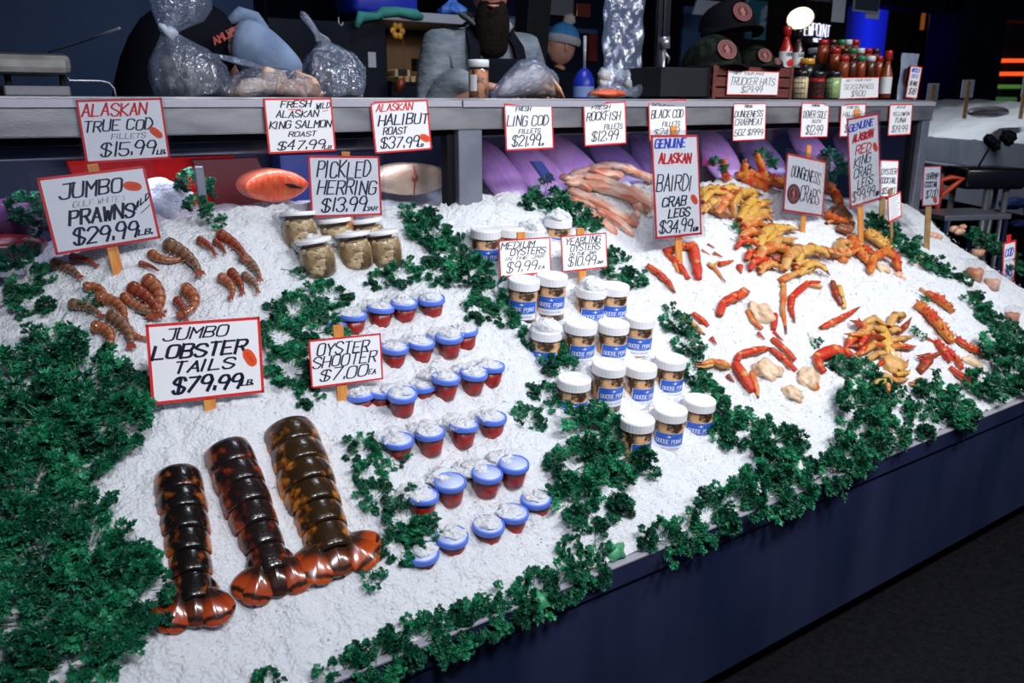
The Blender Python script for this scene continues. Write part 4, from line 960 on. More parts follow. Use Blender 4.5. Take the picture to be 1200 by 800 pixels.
def leg_mesh(pts3, rads, spiky=False, taper=False, rnd=random):
    """a jointed leg: every link swells in the middle and pinches at the joint"""
    mb = MB(); P = []; Rr = []; n = len(pts3)
    for i in range(n - 1):
        a, b = pts3[i], pts3[i + 1]; ra, rb = rads[i], rads[i + 1]
        for k in range(7):
            t = k / 6; last = taper and i == n - 2
            sw = .84 + .20 * math.sin(PI * min(1, t * 1.05 + .06)) if not last else 1 - .72 * t ** 1.6
            P.append(a.lerp(b, t)); Rr.append((ra * (1 - t) + rb * t) * sw * (1 + .05 * math.sin(11 * t + 3 * i)))
    V, F = tube_data(P, Rr, 10, .72); mis = []; tip = int(len(P) * .86)
    for f in F:                                          # dark upper side, paler underside, brown tips
        i, kk = f[0] // 10, f[0] % 10
        mis.append(2 if (taper and i >= tip) else 1 if kk in (3, 4, 5, 6) else 0)
    mb.V, mb.F, mb.m = [Vector(v) for v in V], F, mis
    for i in range(1, n - 1): mb.blob(pts3[i], rads[i] * .80, 8, 6, .04, mi=1)
    if spiky:
        for i in range(len(P)):
            for _ in range(3):
                if Rr[i] < .003: continue
                d = Vector((rnd.uniform(-1, 1), rnd.uniform(-1, .4), rnd.uniform(-.1, 1))).normalized(); q = P[i] + d * Rr[i] * .8
                s = d.orthogonal().normalized() * Rr[i] * .28; u = d.cross(s)
                mb.add([q + s, q - s * .5 + u * .87, q - s * .5 - u * .87, q + d * Rr[i] * rnd.uniform(.35, .75)], [(0, 1, 3), (1, 2, 3), (2, 0, 3)])
    return mb
def lay(path, h0=.006, lift=0.0):
    out = []; n = len(path)
    for i, q in enumerate(path):
        h = q[2] if len(q) > 2 else h0
        out.append(at_ice(q[0], q[1], h))
    return out
def crab_piece(name, label, group, parts, cat='crab'):
    first = parts[0]; c = lay([first[1][0]])[0] if first[0] != 'body' else at_ice(*first[1][:2])
    t = thing(name, label, cat, c, None, group); rnd = random.Random(label)
    inv = Vector(c)
    for pt in parts:
        kind = pt[0]
        if kind == 'body':
            _, (px, py), rx, ry, ang, mname, h = pt
            p = at_ice(px, py, h); n = ice_n(p.x, p.y); k = depth(p) / FPX
            mb = MB(); R_ = axes(n, CR * math.cos(ang) + CU * -math.sin(ang)); mb.blob((0, 0, 0), 1, 26, 18, .15 if mname == 'cr_meat' else .08, (rx * k, ry * k * 1.25, min(rx, ry) * k * .75), rnd=rnd)
            V = [R_ @ v + p - inv for v in mb.V]; mb.V = V; mb.build({'cr_meat': 'shoulder_meat'}.get(mname, 'shell'), M[mname], t)
        else:
            _, path, wpx, mname = pt[:4]; taper = 't' in (pt[4] if len(pt) > 4 else ''); spiky = 's' in (pt[4] if len(pt) > 4 else '')
            P = lay(path); ws = wpx if hasattr(wpx, '__len__') else [wpx] * len(path)
            Rs = [w / 2 * depth(p) / FPX * 1.06 for w, p in zip(ws, P)]
            P = [p + ice_n(p.x, p.y) * r * .35 for p, r in zip(P, Rs)]
            leg_mesh([p - inv for p in P], Rs, spiky, taper, rnd).build('claw' if kind == 'claw' else 'leg', M[mname], t, mats=[M[mname], M[PALE[mname]], M['cr_dark']])
            if kind == 'claw':                           # the moving finger beside the fixed one
                a, b = P[-2] - inv, P[-1] - inv; nrm = ice_n(P[-1].x, P[-1].y); sd = (b - a).cross(nrm).normalized() * Rs[-2] * (1.0 if 'l' in (pt[4] if len(pt) > 4 else '') else -1.0)
                leg_mesh([a + (b - a) * .10 + sd * .7, a + (b - a) * .6 + sd * .95, b + sd * .35], [Rs[-2] * .5, Rs[-2] * .42, Rs[-2] * .2], False, True).build('pincer', M[mname], t, mats=[M[PALE[mname]], M[mname], M['cr_dark']])
    return t
L = 'leg'
crab_piece('snow_crab', 'bent red crab leg making a triangle below the bairdi crab sign', 'snow crab pieces', [(L, [(778, 296), (800, 290, .012), (811, 289, .016), (815, 310, .012), (818, 328)], [10, 11, 12, 12, 9], 'cr_red'), (L, [(780, 297), (795, 311), (806, 327)], [7, 9, 7], 'cr_red'), (L, [(790, 308), (795, 320)], 5, 'cr_orange', 't')])
crab_piece('snow_crab', 'knobbly orange red crab leg lying left of the triangle leg', 'snow crab pieces', [(L, [(757, 312), (771, 321), (782, 331), (791, 344)], [9, 10, 9, 7], 'cr_red', 't')])
crab_piece('snow_crab', 'short orange crab leg lying right of the triangle leg', 'snow crab pieces', [(L, [(829, 309), (836, 314), (850, 331)], [6, 7, 5], 'cr_orange', 't'), (L, [(836, 312), (842, 306)], [5, 4], 'cr_tan', 't')])
crab_piece('snow_crab', 'small red crab bits showing through ice near the top crabs', 'snow crab pieces', [(L, [(842, 310), (850, 309), (858, 306)], [7, 7, 4], 'cr_red'), (L, [(866, 312), (868, 321)], [8, 6], 'cr_red', 't')])
crab_piece('snow_crab', 'three faint pink crab tips poking through ice right of the bairdi sign', 'snow crab pieces', [(L, [(822, 293), (832, 299)], 3, 'cr_red', 't'), (L, [(829, 286), (838, 291)], 3, 'cr_dark', 't'), (L, [(836, 296), (847, 302)], 4, 'cr_red', 't')])
crab_piece('cut_crab', 'lone plump red claw pointing right, in the middle of bare ice', 'snow crab pieces', [('claw', [(842, 371), (846, 356, .012), (858, 350, .016), (870, 345, .012), (878, 342)], [9, 10, 14, 12, 7], 'cr_red', 't')])
crab_piece('snow_crab', 'pair of orange and red legs against the parsley left of the claws', 'snow crab pieces', [(L, [(797, 369), (812, 382), (826, 393)], [7, 9, 6], 'cr_orange', 't'), (L, [(811, 368), (822, 376), (829, 383)], [8, 9, 7], 'cr_red'), (L, [(833, 396), (840, 404)], [6, 4], 'cr_red', 't')])
crab_piece('snow_crab', 'red crab cluster with pale pointed claw on the parsley near the jars', 'snow crab pieces', [('body', (900, 434), 19, 13, .3, 'cr_meat', .004), ('claw', [(853, 430), (846, 428, .02), (834, 425, .02), (813, 428, .016)], [9, 13, 11, 6], 'cr_orange', 't'), (L, [(860, 426, .012), (870, 442, .014), (882, 460)], [11, 15, 10], 'cr_red'), (L, [(880, 436), (885, 452), (888, 467)], [6, 8, 7], 'cr_orange', 't'), (L, [(862, 424), (866, 416, .014), (882, 412, .016), (895, 409, .012), (904, 408)], [8, 9, 11, 8, 4], 'cr_red', 't'), (L, [(852, 440), (860, 448)], [6, 5], 'cr_dark', 't')])
crab_piece('snow_crab', 'cluster with two long parallel red legs and pale shoulder meat', 'snow crab pieces', [('body', (946, 443), 13, 15, .6, 'cr_meat', .004), ('body', (930, 461), 13, 9, .3, 'cr_meat', .002), (L, [(888, 390), (896, 398)], [5, 4], 'cr_red', 't'), (L, [(903, 409), (917, 421, .01), (932, 435)], [7, 9, 8], 'cr_red'), (L, [(904, 397), (918, 409, .01), (931, 423)], [7, 9, 8], 'cr_red'), ('body', (953, 452), 8, 6, .3, 'cr_orange', .004)])
crab_piece('crab_half', 'pale half crab body with an orange rim and a short red stub', 'snow crab pieces', [('body', (891, 367), 16, 13, .2, 'cr_meat', .004), (L, [(875, 364), (881, 376), (893, 386)], [5, 6, 6], 'cr_orange'), (L, [(907, 369), (906, 387)], [8, 7], 'cr_red'), (L, [(906, 389), (918, 400)], [5, 4], 'cr_red', 't')])
crab_piece('snow_crab', 'long thin legs hanging down from the top crab pile', 'snow crab pieces', [(L, [(914, 334), (918, 336, .01), (917, 365, .008), (921, 392)], [9, 7, 6, 6], 'cr_orange', 't'), (L, [(960, 331), (945, 333, .01), (927, 349, .01), (926, 362), (931, 379)], [5, 9, 9, 7, 5], 'cr_red', 't'), (L, [(914, 330), (930, 322, .012), (952, 312, .01)], [11, 9, 7], 'cr_orange', ''), (L, [(942, 333), (962, 337)], [6, 7], 'cr_orange')])
crab_piece('crab_half', 'buried crab shell with just its red rim above the ice heap', 'dungeness crabs', [(L, [(975, 330), (978, 345), (986, 358)], [6, 9, 7], 'cr_dark'), (L, [(983, 335), (986, 350), (989, 362)], [5, 7, 5], 'cr_yellow')])
crab_piece('snow_crab', 'orange red leg pointing left from the mustard coloured crab', 'snow crab pieces', [(L, [(961, 385), (972, 380, .01), (984, 374, .012), (995, 368, .01), (1007, 360)], [6, 10, 9, 7, 5], 'cr_red', 't')])
crab_piece('cut_crab', 'big bright red hooked claw above the dark parsley', 'snow crab pieces', [('claw', [(966, 437), (959, 430, .010), (956, 419, .014), (975, 412, .022), (990, 414, .016), (1005, 423, .010)], [8, 11, 12, 17, 12, 5], 'cr_red', 't')])
# dungeness crabs
def arcs(cx, cy, items): return [(L, [(cx + x, cy + y) + ((h,) if h else ()) for x, y, h in pts], w, mm, o) for pts, w, mm, o in items]
crab_piece('dungeness_crab', 'mustard coloured crab with its legs fanned out on both sides', 'dungeness crabs', [('body', (1037, 398), 9, 24, .15, 'cr_yellow', .016)] + arcs(1037, 398, [
  ([(-2, -16, .02), (-14, -24, .03), (-26, -18, .02), (-34, -8, .01)], [9, 10, 8, 5], 'cr_tan', 't'), ([(-2, -8, .02), (-18, -14, .032), (-34, -4, .02), (-42, 4, .008)], [9, 11, 9, 6], 'cr_tan', 't'),
  ([(-2, 0, .02), (-16, -4, .03), (-30, 8, .02), (-46, 8, .008)], [8, 10, 8, 6], 'cr_dark', 't'), ([(-2, 8, .02), (-14, 6, .028), (-28, 16, .016), (-38, 18, .006)], [8, 10, 8, 5], 'cr_orange', 't'),
  ([(-2, 16, .018), (-12, 18, .022), (-24, 26, .01), (-32, 26, .004)], [8, 9, 7, 5], 'cr_tan', 't'), ([(-34, -2, .014), (-42, 2, .012), (-47, 12, .006)], [9, 11, 7], 'cr_red', 't'),
  ([(-14, 2, .02), (-26, 12, .024), (-36, 20, .01)], [5, 7, 4], 'cr_red', 't'),
  ([(4, -14, .02), (10, -28, .03), (20, -28, .02), (16, -20, .01)], [8, 10, 9, 5], 'cr_tan', 't'), ([(5, -8, .018), (12, -12, .02), (18, -8, .012)], [9, 10, 7], 'cr_tan', ''), ([(14, -8, .016), (22, -14, .014), (31, -26, .012)], [7, 8, 4], 'cr_dark', 't'),
  ([(5, 2, .018), (16, 0, .02), (34, -4, .012)], [9, 10, 5], 'cr_tan', 't'), ([(5, 10, .018), (16, 8, .02), (36, 8, .010)], [9, 10, 5], 'cr_orange', 't'), ([(16, 9, .024), (26, 9, .02), (35, 10, .01)], [6, 7, 4], 'cr_red', 't')]))
crab_piece('dungeness_crab', 'tan crab underside with pale plates in front of the mustard crab', 'dungeness crabs', [('body', (1046, 428), 16, 12, .3, 'cr_tan', .010), ('body', (1050, 418), 9, 7, .2, 'cr_meat', .022)] + arcs(1046, 432, [
  ([(4, 2, .016), (12, -2, .02), (18, -10, .01)], [8, 8, 5], 'cr_tan', 't'), ([(2, 8, .014), (14, 6, .016), (20, 2, .008)], [7, 8, 5], 'cr_yellow', 't'), ([(0, 14, .012), (10, 14, .012), (18, 12, .006)], [7, 8, 5], 'cr_tan', 't'),
  ([(-6, 14, .012), (-2, 20, .012), (8, 22, .006)], [7, 7, 5], 'cr_yellow', 't'), ([(-18, -4, .016), (-8, -10, .018), (2, -14, .012)], [4, 6, 4], 'cr_red', 't'), ([(-10, 20, .01), (-18, 18, .008)], [6, 5], 'cr_yellow', 't')]))
crab_piece('cut_crab', 'dark maroon claw tip standing up right of the tan crab', 'dungeness crabs', [('claw', [(1076, 436), (1083, 428, .016), (1088, 419, .02), (1073, 417, .012)], [9, 13, 11, 4], 'cr_dark', 't'), (L, [(1088, 420, .016), (1096, 416, .014), (1106, 411, .01)], [7, 6, 4], 'cr_dark', 't')])
crab_piece('cut_crab', 'small orange black tipped claw low by the right parsley', 'dungeness crabs', [('claw', [(1076, 446), (1070, 450, .01), (1064, 448, .008)], [7, 7, 3], 'cr_orange', 't'), (L, [(1078, 444), (1082, 456)], [6, 4], 'cr_orange', 't')])
crab_piece('dungeness_crab', 'yellow crab with upturned legs right beside the bairdi crab sign', 'dungeness crabs', [('body', (836, 240), 14, 12, .2, 'cr_brown', .010)] + arcs(840, 240, [
  ([(-18, -2, .03), (-8, -14, .036), (8, -12, .03), (16, -6, .02)], [9, 11, 10, 6], 'cr_yellow', 't'), ([(-14, -8, .03), (-18, -18, .04), (-15, -22, .04)], [7, 6, 3], 'cr_yellow', 't'), ([(-4, -12, .03), (0, -20, .04), (2, -24, .04)], [8, 7, 4], 'cr_yellow', 't'),
  ([(6, -12, .03), (20, -10, .03), (34, -14, .02)], [9, 10, 6], 'cr_dark', 't'), ([(-22, 10, .02), (-14, 2, .03), (-4, 0, .02)], [8, 9, 6], 'cr_tan', 't'), ([(-1, 12, .02), (8, 0, .03), (22, -4, .02)], [8, 11, 7], 'cr_orange', 't'), ([(-24, -10, .03), (-14, -16, .034)], [9, 8], 'cr_yellow', 't'),
  ([(6, -16, .03), (10, -12, .034), (18, -10, .024)], [10, 9, 5], 'cr_red', '')]))
crab_piece('dungeness_crab', 'orange yellow crab with many curved legs in the middle of the crab pile', 'dungeness crabs', [('body', (872, 262), 14, 14, .2, 'cr_tan', .010)] + arcs(880, 256, [
  ([(-14, 2, .03), (-6, -12, .04), (0, -22, .044), (8, -30, .044)], [8, 9, 8, 4], 'cr_yellow', 't'), ([(-6, -2, .03), (8, -14, .036), (18, -18, .03), (25, -17, .02)], [9, 11, 9, 5], 'cr_yellow', 't'), ([(-2, 4, .03), (10, -6, .034), (20, -8, .028), (26, -6, .02)], [9, 10, 8, 5], 'cr_tan', 't'),
  ([(-10, 10, .026), (4, 2, .03), (14, -2, .026), (26, -1, .02)], [9, 11, 9, 5], 'cr_orange', 't'), ([(-10, 16, .02), (2, 10, .026), (16, 6, .02)], [8, 9, 5], 'cr_red', 't'), ([(-12, 24, .02), (0, 18, .024), (12, 20, .014)], [7, 8, 5], 'cr_red', 't'), ([(-8, 30, .016), (4, 26, .02), (14, 30, .01)], [7, 8, 5], 'cr_orange', 't')]))
crab_piece('dungeness_crab', 'crab with long curved tan claws under the Dungeness crabs sign', 'dungeness crabs', [('body', (915, 285), 14, 10, .2, 'cr_tan', .008)] + arcs(912, 282, [
  ([(-14, 6, .026), (-6, -10, .034), (10, -14, .034), (26, -11, .02)], [9, 11, 10, 5], 'cr_yellow', 't'), ([(-16, 4, .02), (-4, -4, .03), (8, -12, .03)], [8, 9, 6], 'cr_tan', 't'), ([(0, 8, .02), (10, 0, .026), (22, -2, .02)], [8, 9, 5], 'cr_orange', 't'), ([(-26, 12, .02), (-12, 14, .026), (6, 10, .016)], [8, 10, 6], 'cr_orange', 't')]))
crab_piece('dungeness_crab', 'crab with dark red striped shell and orange legs at the front of the pile', 'dungeness crabs', [('body', (908, 300), 18, 8, -.1, 'cr_dark', .012)] + arcs(908, 300, [
  ([(-26, 2, .02), (-12, -8, .03), (6, -10, .03), (22, 0, .02)], [6, 9, 9, 6], 'cr_orange', 't'), ([(-20, 16, .014), (-10, 8, .02), (4, 8, .014)], [7, 9, 5], 'cr_orange', 't'), ([(-34, 6, .016), (-30, -4, .02), (-20, -6, .016)], [7, 9, 6], 'cr_red', 't'), ([(24, 12, .02), (30, 0, .03), (46, -6, .03), (60, 2, .016)], [8, 11, 10, 5], 'cr_tan', 't'), ([(22, 16, .016), (36, 8, .022), (52, 6, .014)], [7, 9, 5], 'cr_orange', 't'), ([(28, 22, .014), (44, 14, .018), (54, 10, .01)], [7, 8, 6], 'cr_yellow', 't')]))
crab_piece('dungeness_crab', 'tan claws curling out of the snow right of the crab pile', 'dungeness crabs', [(L, [(978, 294, .01), (984, 284, .026), (994, 286, .026), (998, 296, .01)], [8, 11, 10, 6], 'cr_tan', 't'), (L, [(974, 302), (986, 298, .016), (996, 302)], [7, 9, 6], 'cr_yellow', 't'), (L, [(968, 262, .01), (976, 258, .016), (984, 262)], [5, 6, 4], 'cr_tan', 't')])
# more fans of curved legs that fill the crab pile
def fan_crab(label, cx, cy, a0, a1, n, ln, cols, seed, bodyc='cr_tan', w=8):
    r = random.Random(seed); parts = [('body', (cx, cy), 11, 9, .2, bodyc, .012)]
    for i in range(n):
        a = math.radians(a0 + (a1 - a0) * i / max(1, n - 1)) ; l = ln * r.uniform(.85, 1.15); bend = r.uniform(-.5, -.2) if i % 2 else r.uniform(.15, .5)
        q = [(cx, cy, .022)]
        for k, (t, h) in enumerate(((.35, .038), (.7, .032), (1.0, .014))): aa = a + bend * t; q.append((cx + math.cos(aa) * l * t, cy - math.sin(aa) * l * t * .72, h))
        parts.append((L, q, [w, w * 1.15, w * .95, w * .45], cols[i % len(cols)], 't'))
    crab_piece('dungeness_crab', label, 'dungeness crabs', parts)
def stack_crab(label, body, items, bodyc='cr_brown'):
    """folded legs and claws lying over each other as arches"""
    parts = [('body', body, 15, 10, .2, bodyc, .008)]
    for x, y, k, rot, c in items:
        a = math.radians(rot); q = []
        for px, py, h in ((0, 0, .010), (7, -10, .030), (19, -14, .036), (31, -9, .030), (41, 3, .014)):
            q.append((x + k * (px * math.cos(a) + py * math.sin(a)), y + k * (-px * math.sin(a) + py * math.cos(a)), h * k))
        parts.append((L, q, [7 * k, 12 * k, 13 * k, 10 * k, 3 * k], {'y': 'cr_yellow', 'o': 'cr_orange', 't': 'cr_tan', 'r': 'cr_red', 'd': 'cr_dark'}[c], 't'))
    crab_piece('dungeness_crab', label, 'dungeness crabs', parts)
stack_crab('yellow crab with stacked arched claws highest in the pile, beside the bairdi sign', (846, 246), [(820, 236, .8, 15, 'y'), (824, 250, .9, 5, 'y'), (838, 232, .9, -5, 'y'), (836, 250, 1.0, 10, 'o'), (852, 236, .8, 0, 'r')])
stack_crab('orange yellow crab with arched legs stacked down the left of the pile', (880, 262), [(858, 256, 1.1, 40, 'y'), (868, 252, .9, 10, 'y'), (868, 264, .95, 5, 'y'), (868, 274, .9, 0, 'o'), (866, 284, .8, 5, 'o'), (862, 292, .7, 0, 'r')])
stack_crab('tan crab with long crescent claws at the front of the pile', (905, 296), [(890, 290, 1.05, 25, 'y'), (896, 300, 1.0, 12, 't'), (884, 308, 1.25, 0, 'o'), (878, 318, .8, 12, 'r'), (890, 322, .75, 5, 'o')])
stack_crab('pale tan crab with broad arched claws, rightmost of the pile before the snow', (938, 312), [(918, 318, 1.2, 22, 't'), (930, 312, 1.15, 10, 'y'), (936, 324, .9, 5, 'y'), (972, 302, .75, 0, 't')], 'cr_tan')
fan_crab('orange crab fan behind the tall king crab sign stick', 985, 300, 10, 170, 6, 26, ['cr_orange', 'cr_red', 'cr_tan'], 5, 'cr_orange')
fan_crab('pale crab fan left of the mustard crab, mostly red legs', 1018, 392, 110, 250, 6, 30, ['cr_red', 'cr_dark', 'cr_tan', 'cr_orange'], 6, w=7)
fan_crab('low tan crab fan beneath the plated crab', 1040, 446, 180, 380, 6, 22, ['cr_yellow', 'cr_tan', 'cr_orange'], 7, w=6)
# king crab
crab_piece('king_crab', 'spiky orange king crab with three stubs standing up by the glass', 'king crab legs', [('body', (885, 213), 20, 9, .35, 'cr_king', .010), (L, [(851, 212, .01), (848, 204, .05), (847, 188, .10)], [9, 9, 9], 'cr_king', 's'), (L, [(871, 212, .01), (871, 204, .04), (871, 192, .08)], [10, 10, 9], 'cr_king', 's'), (L, [(897, 216, .01), (893, 203, .05), (886, 182, .12)], [10, 10, 9], 'cr_king', 's'), (L, [(862, 206, .02), (880, 206, .03), (900, 214, .03), (918, 222, .014)], [10, 13, 12, 8], 'cr_king', 's'), (L, [(898, 206, .02), (910, 212, .024), (920, 216, .02)], [9, 11, 8], 'cr_king', 's')])
crab_piece('king_crab', 'brown and red king crab half hidden by the tall red king crab sign', 'king crab legs', [('body', (985, 252), 14, 14, .6, 'cr_brown', .012), (L, [(968, 218, .02), (976, 228, .03), (984, 240, .02)], [9, 13, 9], 'cr_king', 's'), (L, [(966, 252, .02), (978, 258, .024), (994, 262, .02)], [9, 12, 9], 'cr_king', 's'), (L, [(980, 268, .016), (992, 272, .02), (998, 262, .02)], [9, 11, 8], 'cr_brown', 's')])
crab_piece('king_crab', 'curved spiky orange and yellow king crab legs below the pale sign stick', 'king crab legs', [(L, [(996, 280, .01), (1006, 296, .02), (1018, 310, .01)], [12, 12, 8], 'cr_king', 's'), (L, [(1012, 274, .02), (1026, 282, .03), (1040, 294, .02)], [13, 15, 11], 'cr_yellow', 's'), (L, [(1019, 320, .01), (1022, 304, .026), (1036, 296, .034), (1048, 304, .026), (1053, 318, .01)], [8, 11, 13, 12, 8], 'cr_king', 's'), (L, [(1010, 290, .014), (1022, 298, .02)], [10, 9], 'cr_king', 's'), ('body', (1034, 315), 10, 6, .4, 'cr_meat', .004)])
crab_piece('king_crab', 'longest red king crab leg slanting down toward the right end', 'king crab legs', [(L, [(1072, 357, .01), (1088, 370, .016), (1102, 386, .016), (1115, 403, .01)], [13, 15, 15, 11], 'cr_king', 's'), (L, [(1119, 398, .008), (1134, 408, .012), (1146, 413, .008)], [9, 11, 9], 'cr_red', 's'), (L, [(1144, 412, .008), (1154, 415, .006)], [9, 8], 'cr_meat')])
crab_piece('king_crab', 'short red king crab piece above the longest king crab leg', 'king crab legs', [(L, [(1078, 338), (1086, 345)], [4, 5], 'cr_orange', ''), (L, [(1085, 344, .008), (1100, 353, .014), (1116, 366, .006)], [9, 14, 8], 'cr_king', 's')])
crab_piece('king_crab', 'pair of red legs lying lowest at the right near the lip parsley', 'king crab legs', [(L, [(1096, 400, .006), (1105, 412, .012), (1113, 424, .008)], [8, 10, 8], 'cr_red', 's'), (L, [(1107, 408, .006), (1119, 420, .012), (1127, 433, .008)], [7, 9, 7], 'cr_red', 's'), (L, [(1112, 431, .006), (1127, 443, .012), (1146, 457, .006)], [7, 10, 8], 'cr_red', 's'), (L, [(1085, 396), (1097, 402)], [4, 5], 'cr_red', 't')])
crab_piece('crab_half', 'pale pink crab scrap beside the end of the longest king crab leg', 'snow crab pieces', [('body', (1140, 424), 14, 6, .3, 'cr_meat', .003)])

# ------------------------------------------------------------------ pale pink seafood pieces by the glass
M['pink'] = mat('pink_flesh', (.74, .36, .25), .36, 0, (.80, .58, .46), 16, .5, 70, lo=.42, hi=.6)
M['pink_red'] = mat('pink_flesh_red', (.72, .22, .13), .36, 0, (.80, .46, .34), 16, .5, 70, lo=.42, hi=.62)
PK = [([(660, 210), (682, 206), (708, 212), (735, 224), (760, 240)], [6, 9, 11, 11, 9], 'pink', .05, 'topmost, along the glass'), ([(662, 214), (688, 216), (715, 222), (742, 232), (764, 246)], [6, 10, 13, 13, 10], 'pink', .04, 'second from the glass'), ([(656, 208), (672, 210), (694, 222)], [6, 10, 8], 'pink_red', .035, 'short one at the left end of the pile'),
      ([(668, 204), (690, 198), (718, 194), (740, 200), (768, 212)], [5, 8, 10, 11, 9], 'pink', .055, 'far one lying right against the glass'), ([(690, 198), (708, 203), (730, 206)], [7, 9, 8], 'pink_red', .06, 'red edged one on the top of the pile'),
      ([(665, 222), (690, 232), (715, 246), (738, 258)], [6, 11, 12, 9], 'pink', .026, 'third row, straight and smooth'), ([(680, 228), (700, 240), (722, 256), (748, 262)], [6, 10, 11, 8], 'pink_red', .02, 'orange edged one in the middle'), ([(668, 234), (684, 236), (700, 244)], [7, 9, 6], 'pink_red', .012, 'little red one by the parsley'),
      ([(700, 246), (714, 252), (730, 264), (742, 276)], [7, 10, 10, 7], 'pink', .014, 'front one pointing down at the oyster sign'), ([(690, 248), (708, 262), (722, 274)], [6, 9, 7], 'pink_red', .008, 'lowest one at the front tip of the pile'), ([(735, 222), (750, 230), (768, 242)], [11, 14, 10], 'pink', .03, 'thick one going behind the bairdi sign')]
for path, w, mm, h, lab in PK:
    P = [at_ice(x, y, h * .55) for x, y in path]; c = P[len(P) // 2]; k = depth(c) / FPX; rr = random.Random(lab)
    pts = []; rs = []
    for i in range(len(P) - 1):
        for j in range(6): t = j / 6; pts.append(P[i].lerp(P[i + 1], t) - c); rs.append((w[i] * (1 - t) + w[i + 1] * t) * k * .80 * (1 + .12 * math.sin(5 * (i + t) + rr.uniform(0, .5))))
    pts.append(P[-1] - c); rs.append(w[-1] * k * .4); rs[0] *= .5
    mb = MB(); V, F = tube_data(pts, rs, 14, .62); mb.V = [Vector(v) * (1) + Vector((0, 0, .004 * math.sin(v.x * 140 + v.y * 90))) for v in V]; mb.F = F; mb.m = [1 if (f[0] % 14) in (9, 10, 3) else 0 for f in F]
    o = mb.build('seafood_piece', M[mm], mats=[M[mm], M['pink_red' if mm == 'pink' else 'pink']]); o.location = c; tag(o, 'long pale pink seafood piece, ' + lab, 'seafood', 'pink seafood pile')
for (px, py, r, lab) in ((738, 232, 12, 'upper'), (750, 242, 12, 'lower'), (728, 228, 9, 'left'), (758, 232, 9, 'right'), (745, 252, 8, 'front')):
    p = at_ice(px, py, .012); mb = MB(); mb.blob((0, 0, 0), r * depth(p) / FPX * .8, 14, 10, .14, (1, .8, .8)); o = mb.build('seafood_lump', M['pink']); o.location = p; tag(o, 'round knobbly peach lump in the pink pile, %s one beside the bairdi sign' % lab, 'seafood', 'peach lumps in the pink pile')

# ------------------------------------------------------------------ tubs of cocktail and bags at the right end
M['cocktail'] = mat('cocktail_meat', (.55, .13, .05), .35, 0, (.66, .34, .20), 40, .5, 60)
M['shrimp_pink'] = mat('shrimp_pink', (.72, .30, .16), .35, 0, (.78, .52, .40), 40, .5, 60)
def tub(px, py, rpx, hh, label, m='cocktail'):
    p = at_ice(px, py); r = rpx * depth(p) / FPX; t = thing('cocktail_tub', label, 'tub', p + Vector((0, 0, -.015)), None, 'clear tubs of seafood')
    mb = MB(); mb.lathe([(0, 0), (r * .85, 0), (r, hh), (r * 1.05, hh), (r * 1.05, hh + .008), (r * .9, hh + .012), (0, hh + .012)], 24); mb.build('tub', M['cup'], t)
    mb = MB(); mb.lathe([(0, .004), (r * .80, .004), (r * .90, hh * .62), (r * .6, hh * .7), (0, hh * .68)], 20)
    for v in mb.V: v.z += .006 * math.sin(v.x * 180) * math.sin(v.y * 170) if v.z > .01 else 0
    mb.build('seafood', M[m], t)
tub(1141, 326, 11, .085, 'clear tub of reddish seafood left of the blue lettered sign'); tub(1162, 336, 10, .07, 'clear tub with pale seafood just in front of the blue lettered sign', 'shrimp_pink'); tub(1146, 297, 8, .05, 'small clear tub behind the reddish seafood tub', 'shrimp_pink'); tub(1186, 372, 9, .05, 'tub of reddish seafood nearest the right parsley'); tub(1140, 342, 7, .03, 'flat little tub in front of the reddish one', 'shrimp_pink')
def shrimp_heap(pxs, label):
    c = at_ice(*pxs[0]); mb = MB()
    for px, py, r in pxs:
        p = at_ice(px, py, .004); mb.blob(p - c, r * depth(p) / FPX, 12, 8, .16, (1.2, .8, .6))
    o = mb.build('shrimp_meat', M['shrimp_pink']); o.location = c; tag(o, label, 'seafood', kind='stuff')
shrimp_heap([(1088, 275, 6), (1095, 276, 6), (1100, 278, 5)], 'loose orange shrimp meat on the ice, left heap'); shrimp_heap([(1118, 268, 6), (1124, 271, 7), (1128, 266, 5)], 'loose orange shrimp meat on the ice, right heap'); shrimp_heap([(1062, 233, 5), (1066, 232, 4), (1070, 231, 4)], 'bit of red meat on the ice below the rail corner')
shrimp_heap([(1078, 303, 6), (1082, 306, 7), (1074, 308, 5)], 'pale peach shell bits by the king crab parsley'); shrimp_heap([(1052, 322, 6), (1058, 326, 4)], 'pale yellow crab scraps under the curved king crab leg')

# ================================================================== inside the glass case
def blob_at(name, p, r, sc, material, label, cat, rot=None, amp=.06, group=None, seg=24, rings=16, kind=None):
    mb = MB(); mb.blob((0, 0, 0), r, seg, rings, amp, sc, rot, rnd=random.Random(label)); o = mb.build(name, material); o.location = p; return tag(o, label, cat, group, kind)
case_ice_v = []; _cx = np.linspace(CX0 + .03, CX1 - .05, 220); _cy = np.linspace(2.425, 2.99, 26); _X, _Y = np.meshgrid(_cx, _cy)
_Z = np.interp(_X, [-.6, .3, .75, 2.6, 4.2], [1.04, 1.16, 1.26, 1.25, 1.10]) + .05 * (_Y - 2.4) + .05 * vnoise(_X, _Y, .2) + .02 * vnoise(_X, _Y, .05) + .01 * vnoise(_X, _Y, .02)
_i = np.arange(_X.size).reshape(_X.shape)
tag(obj_from('case_ice', np.stack([_X.ravel(), _Y.ravel(), _Z.ravel()], 1).tolist(), np.stack([_i[:-1, :-1].ravel(), _i[:-1, 1:].ravel(), _i[1:, 1:].ravel(), _i[1:, :-1].ravel()], 1).tolist(), M['ice']), kind='stuff')
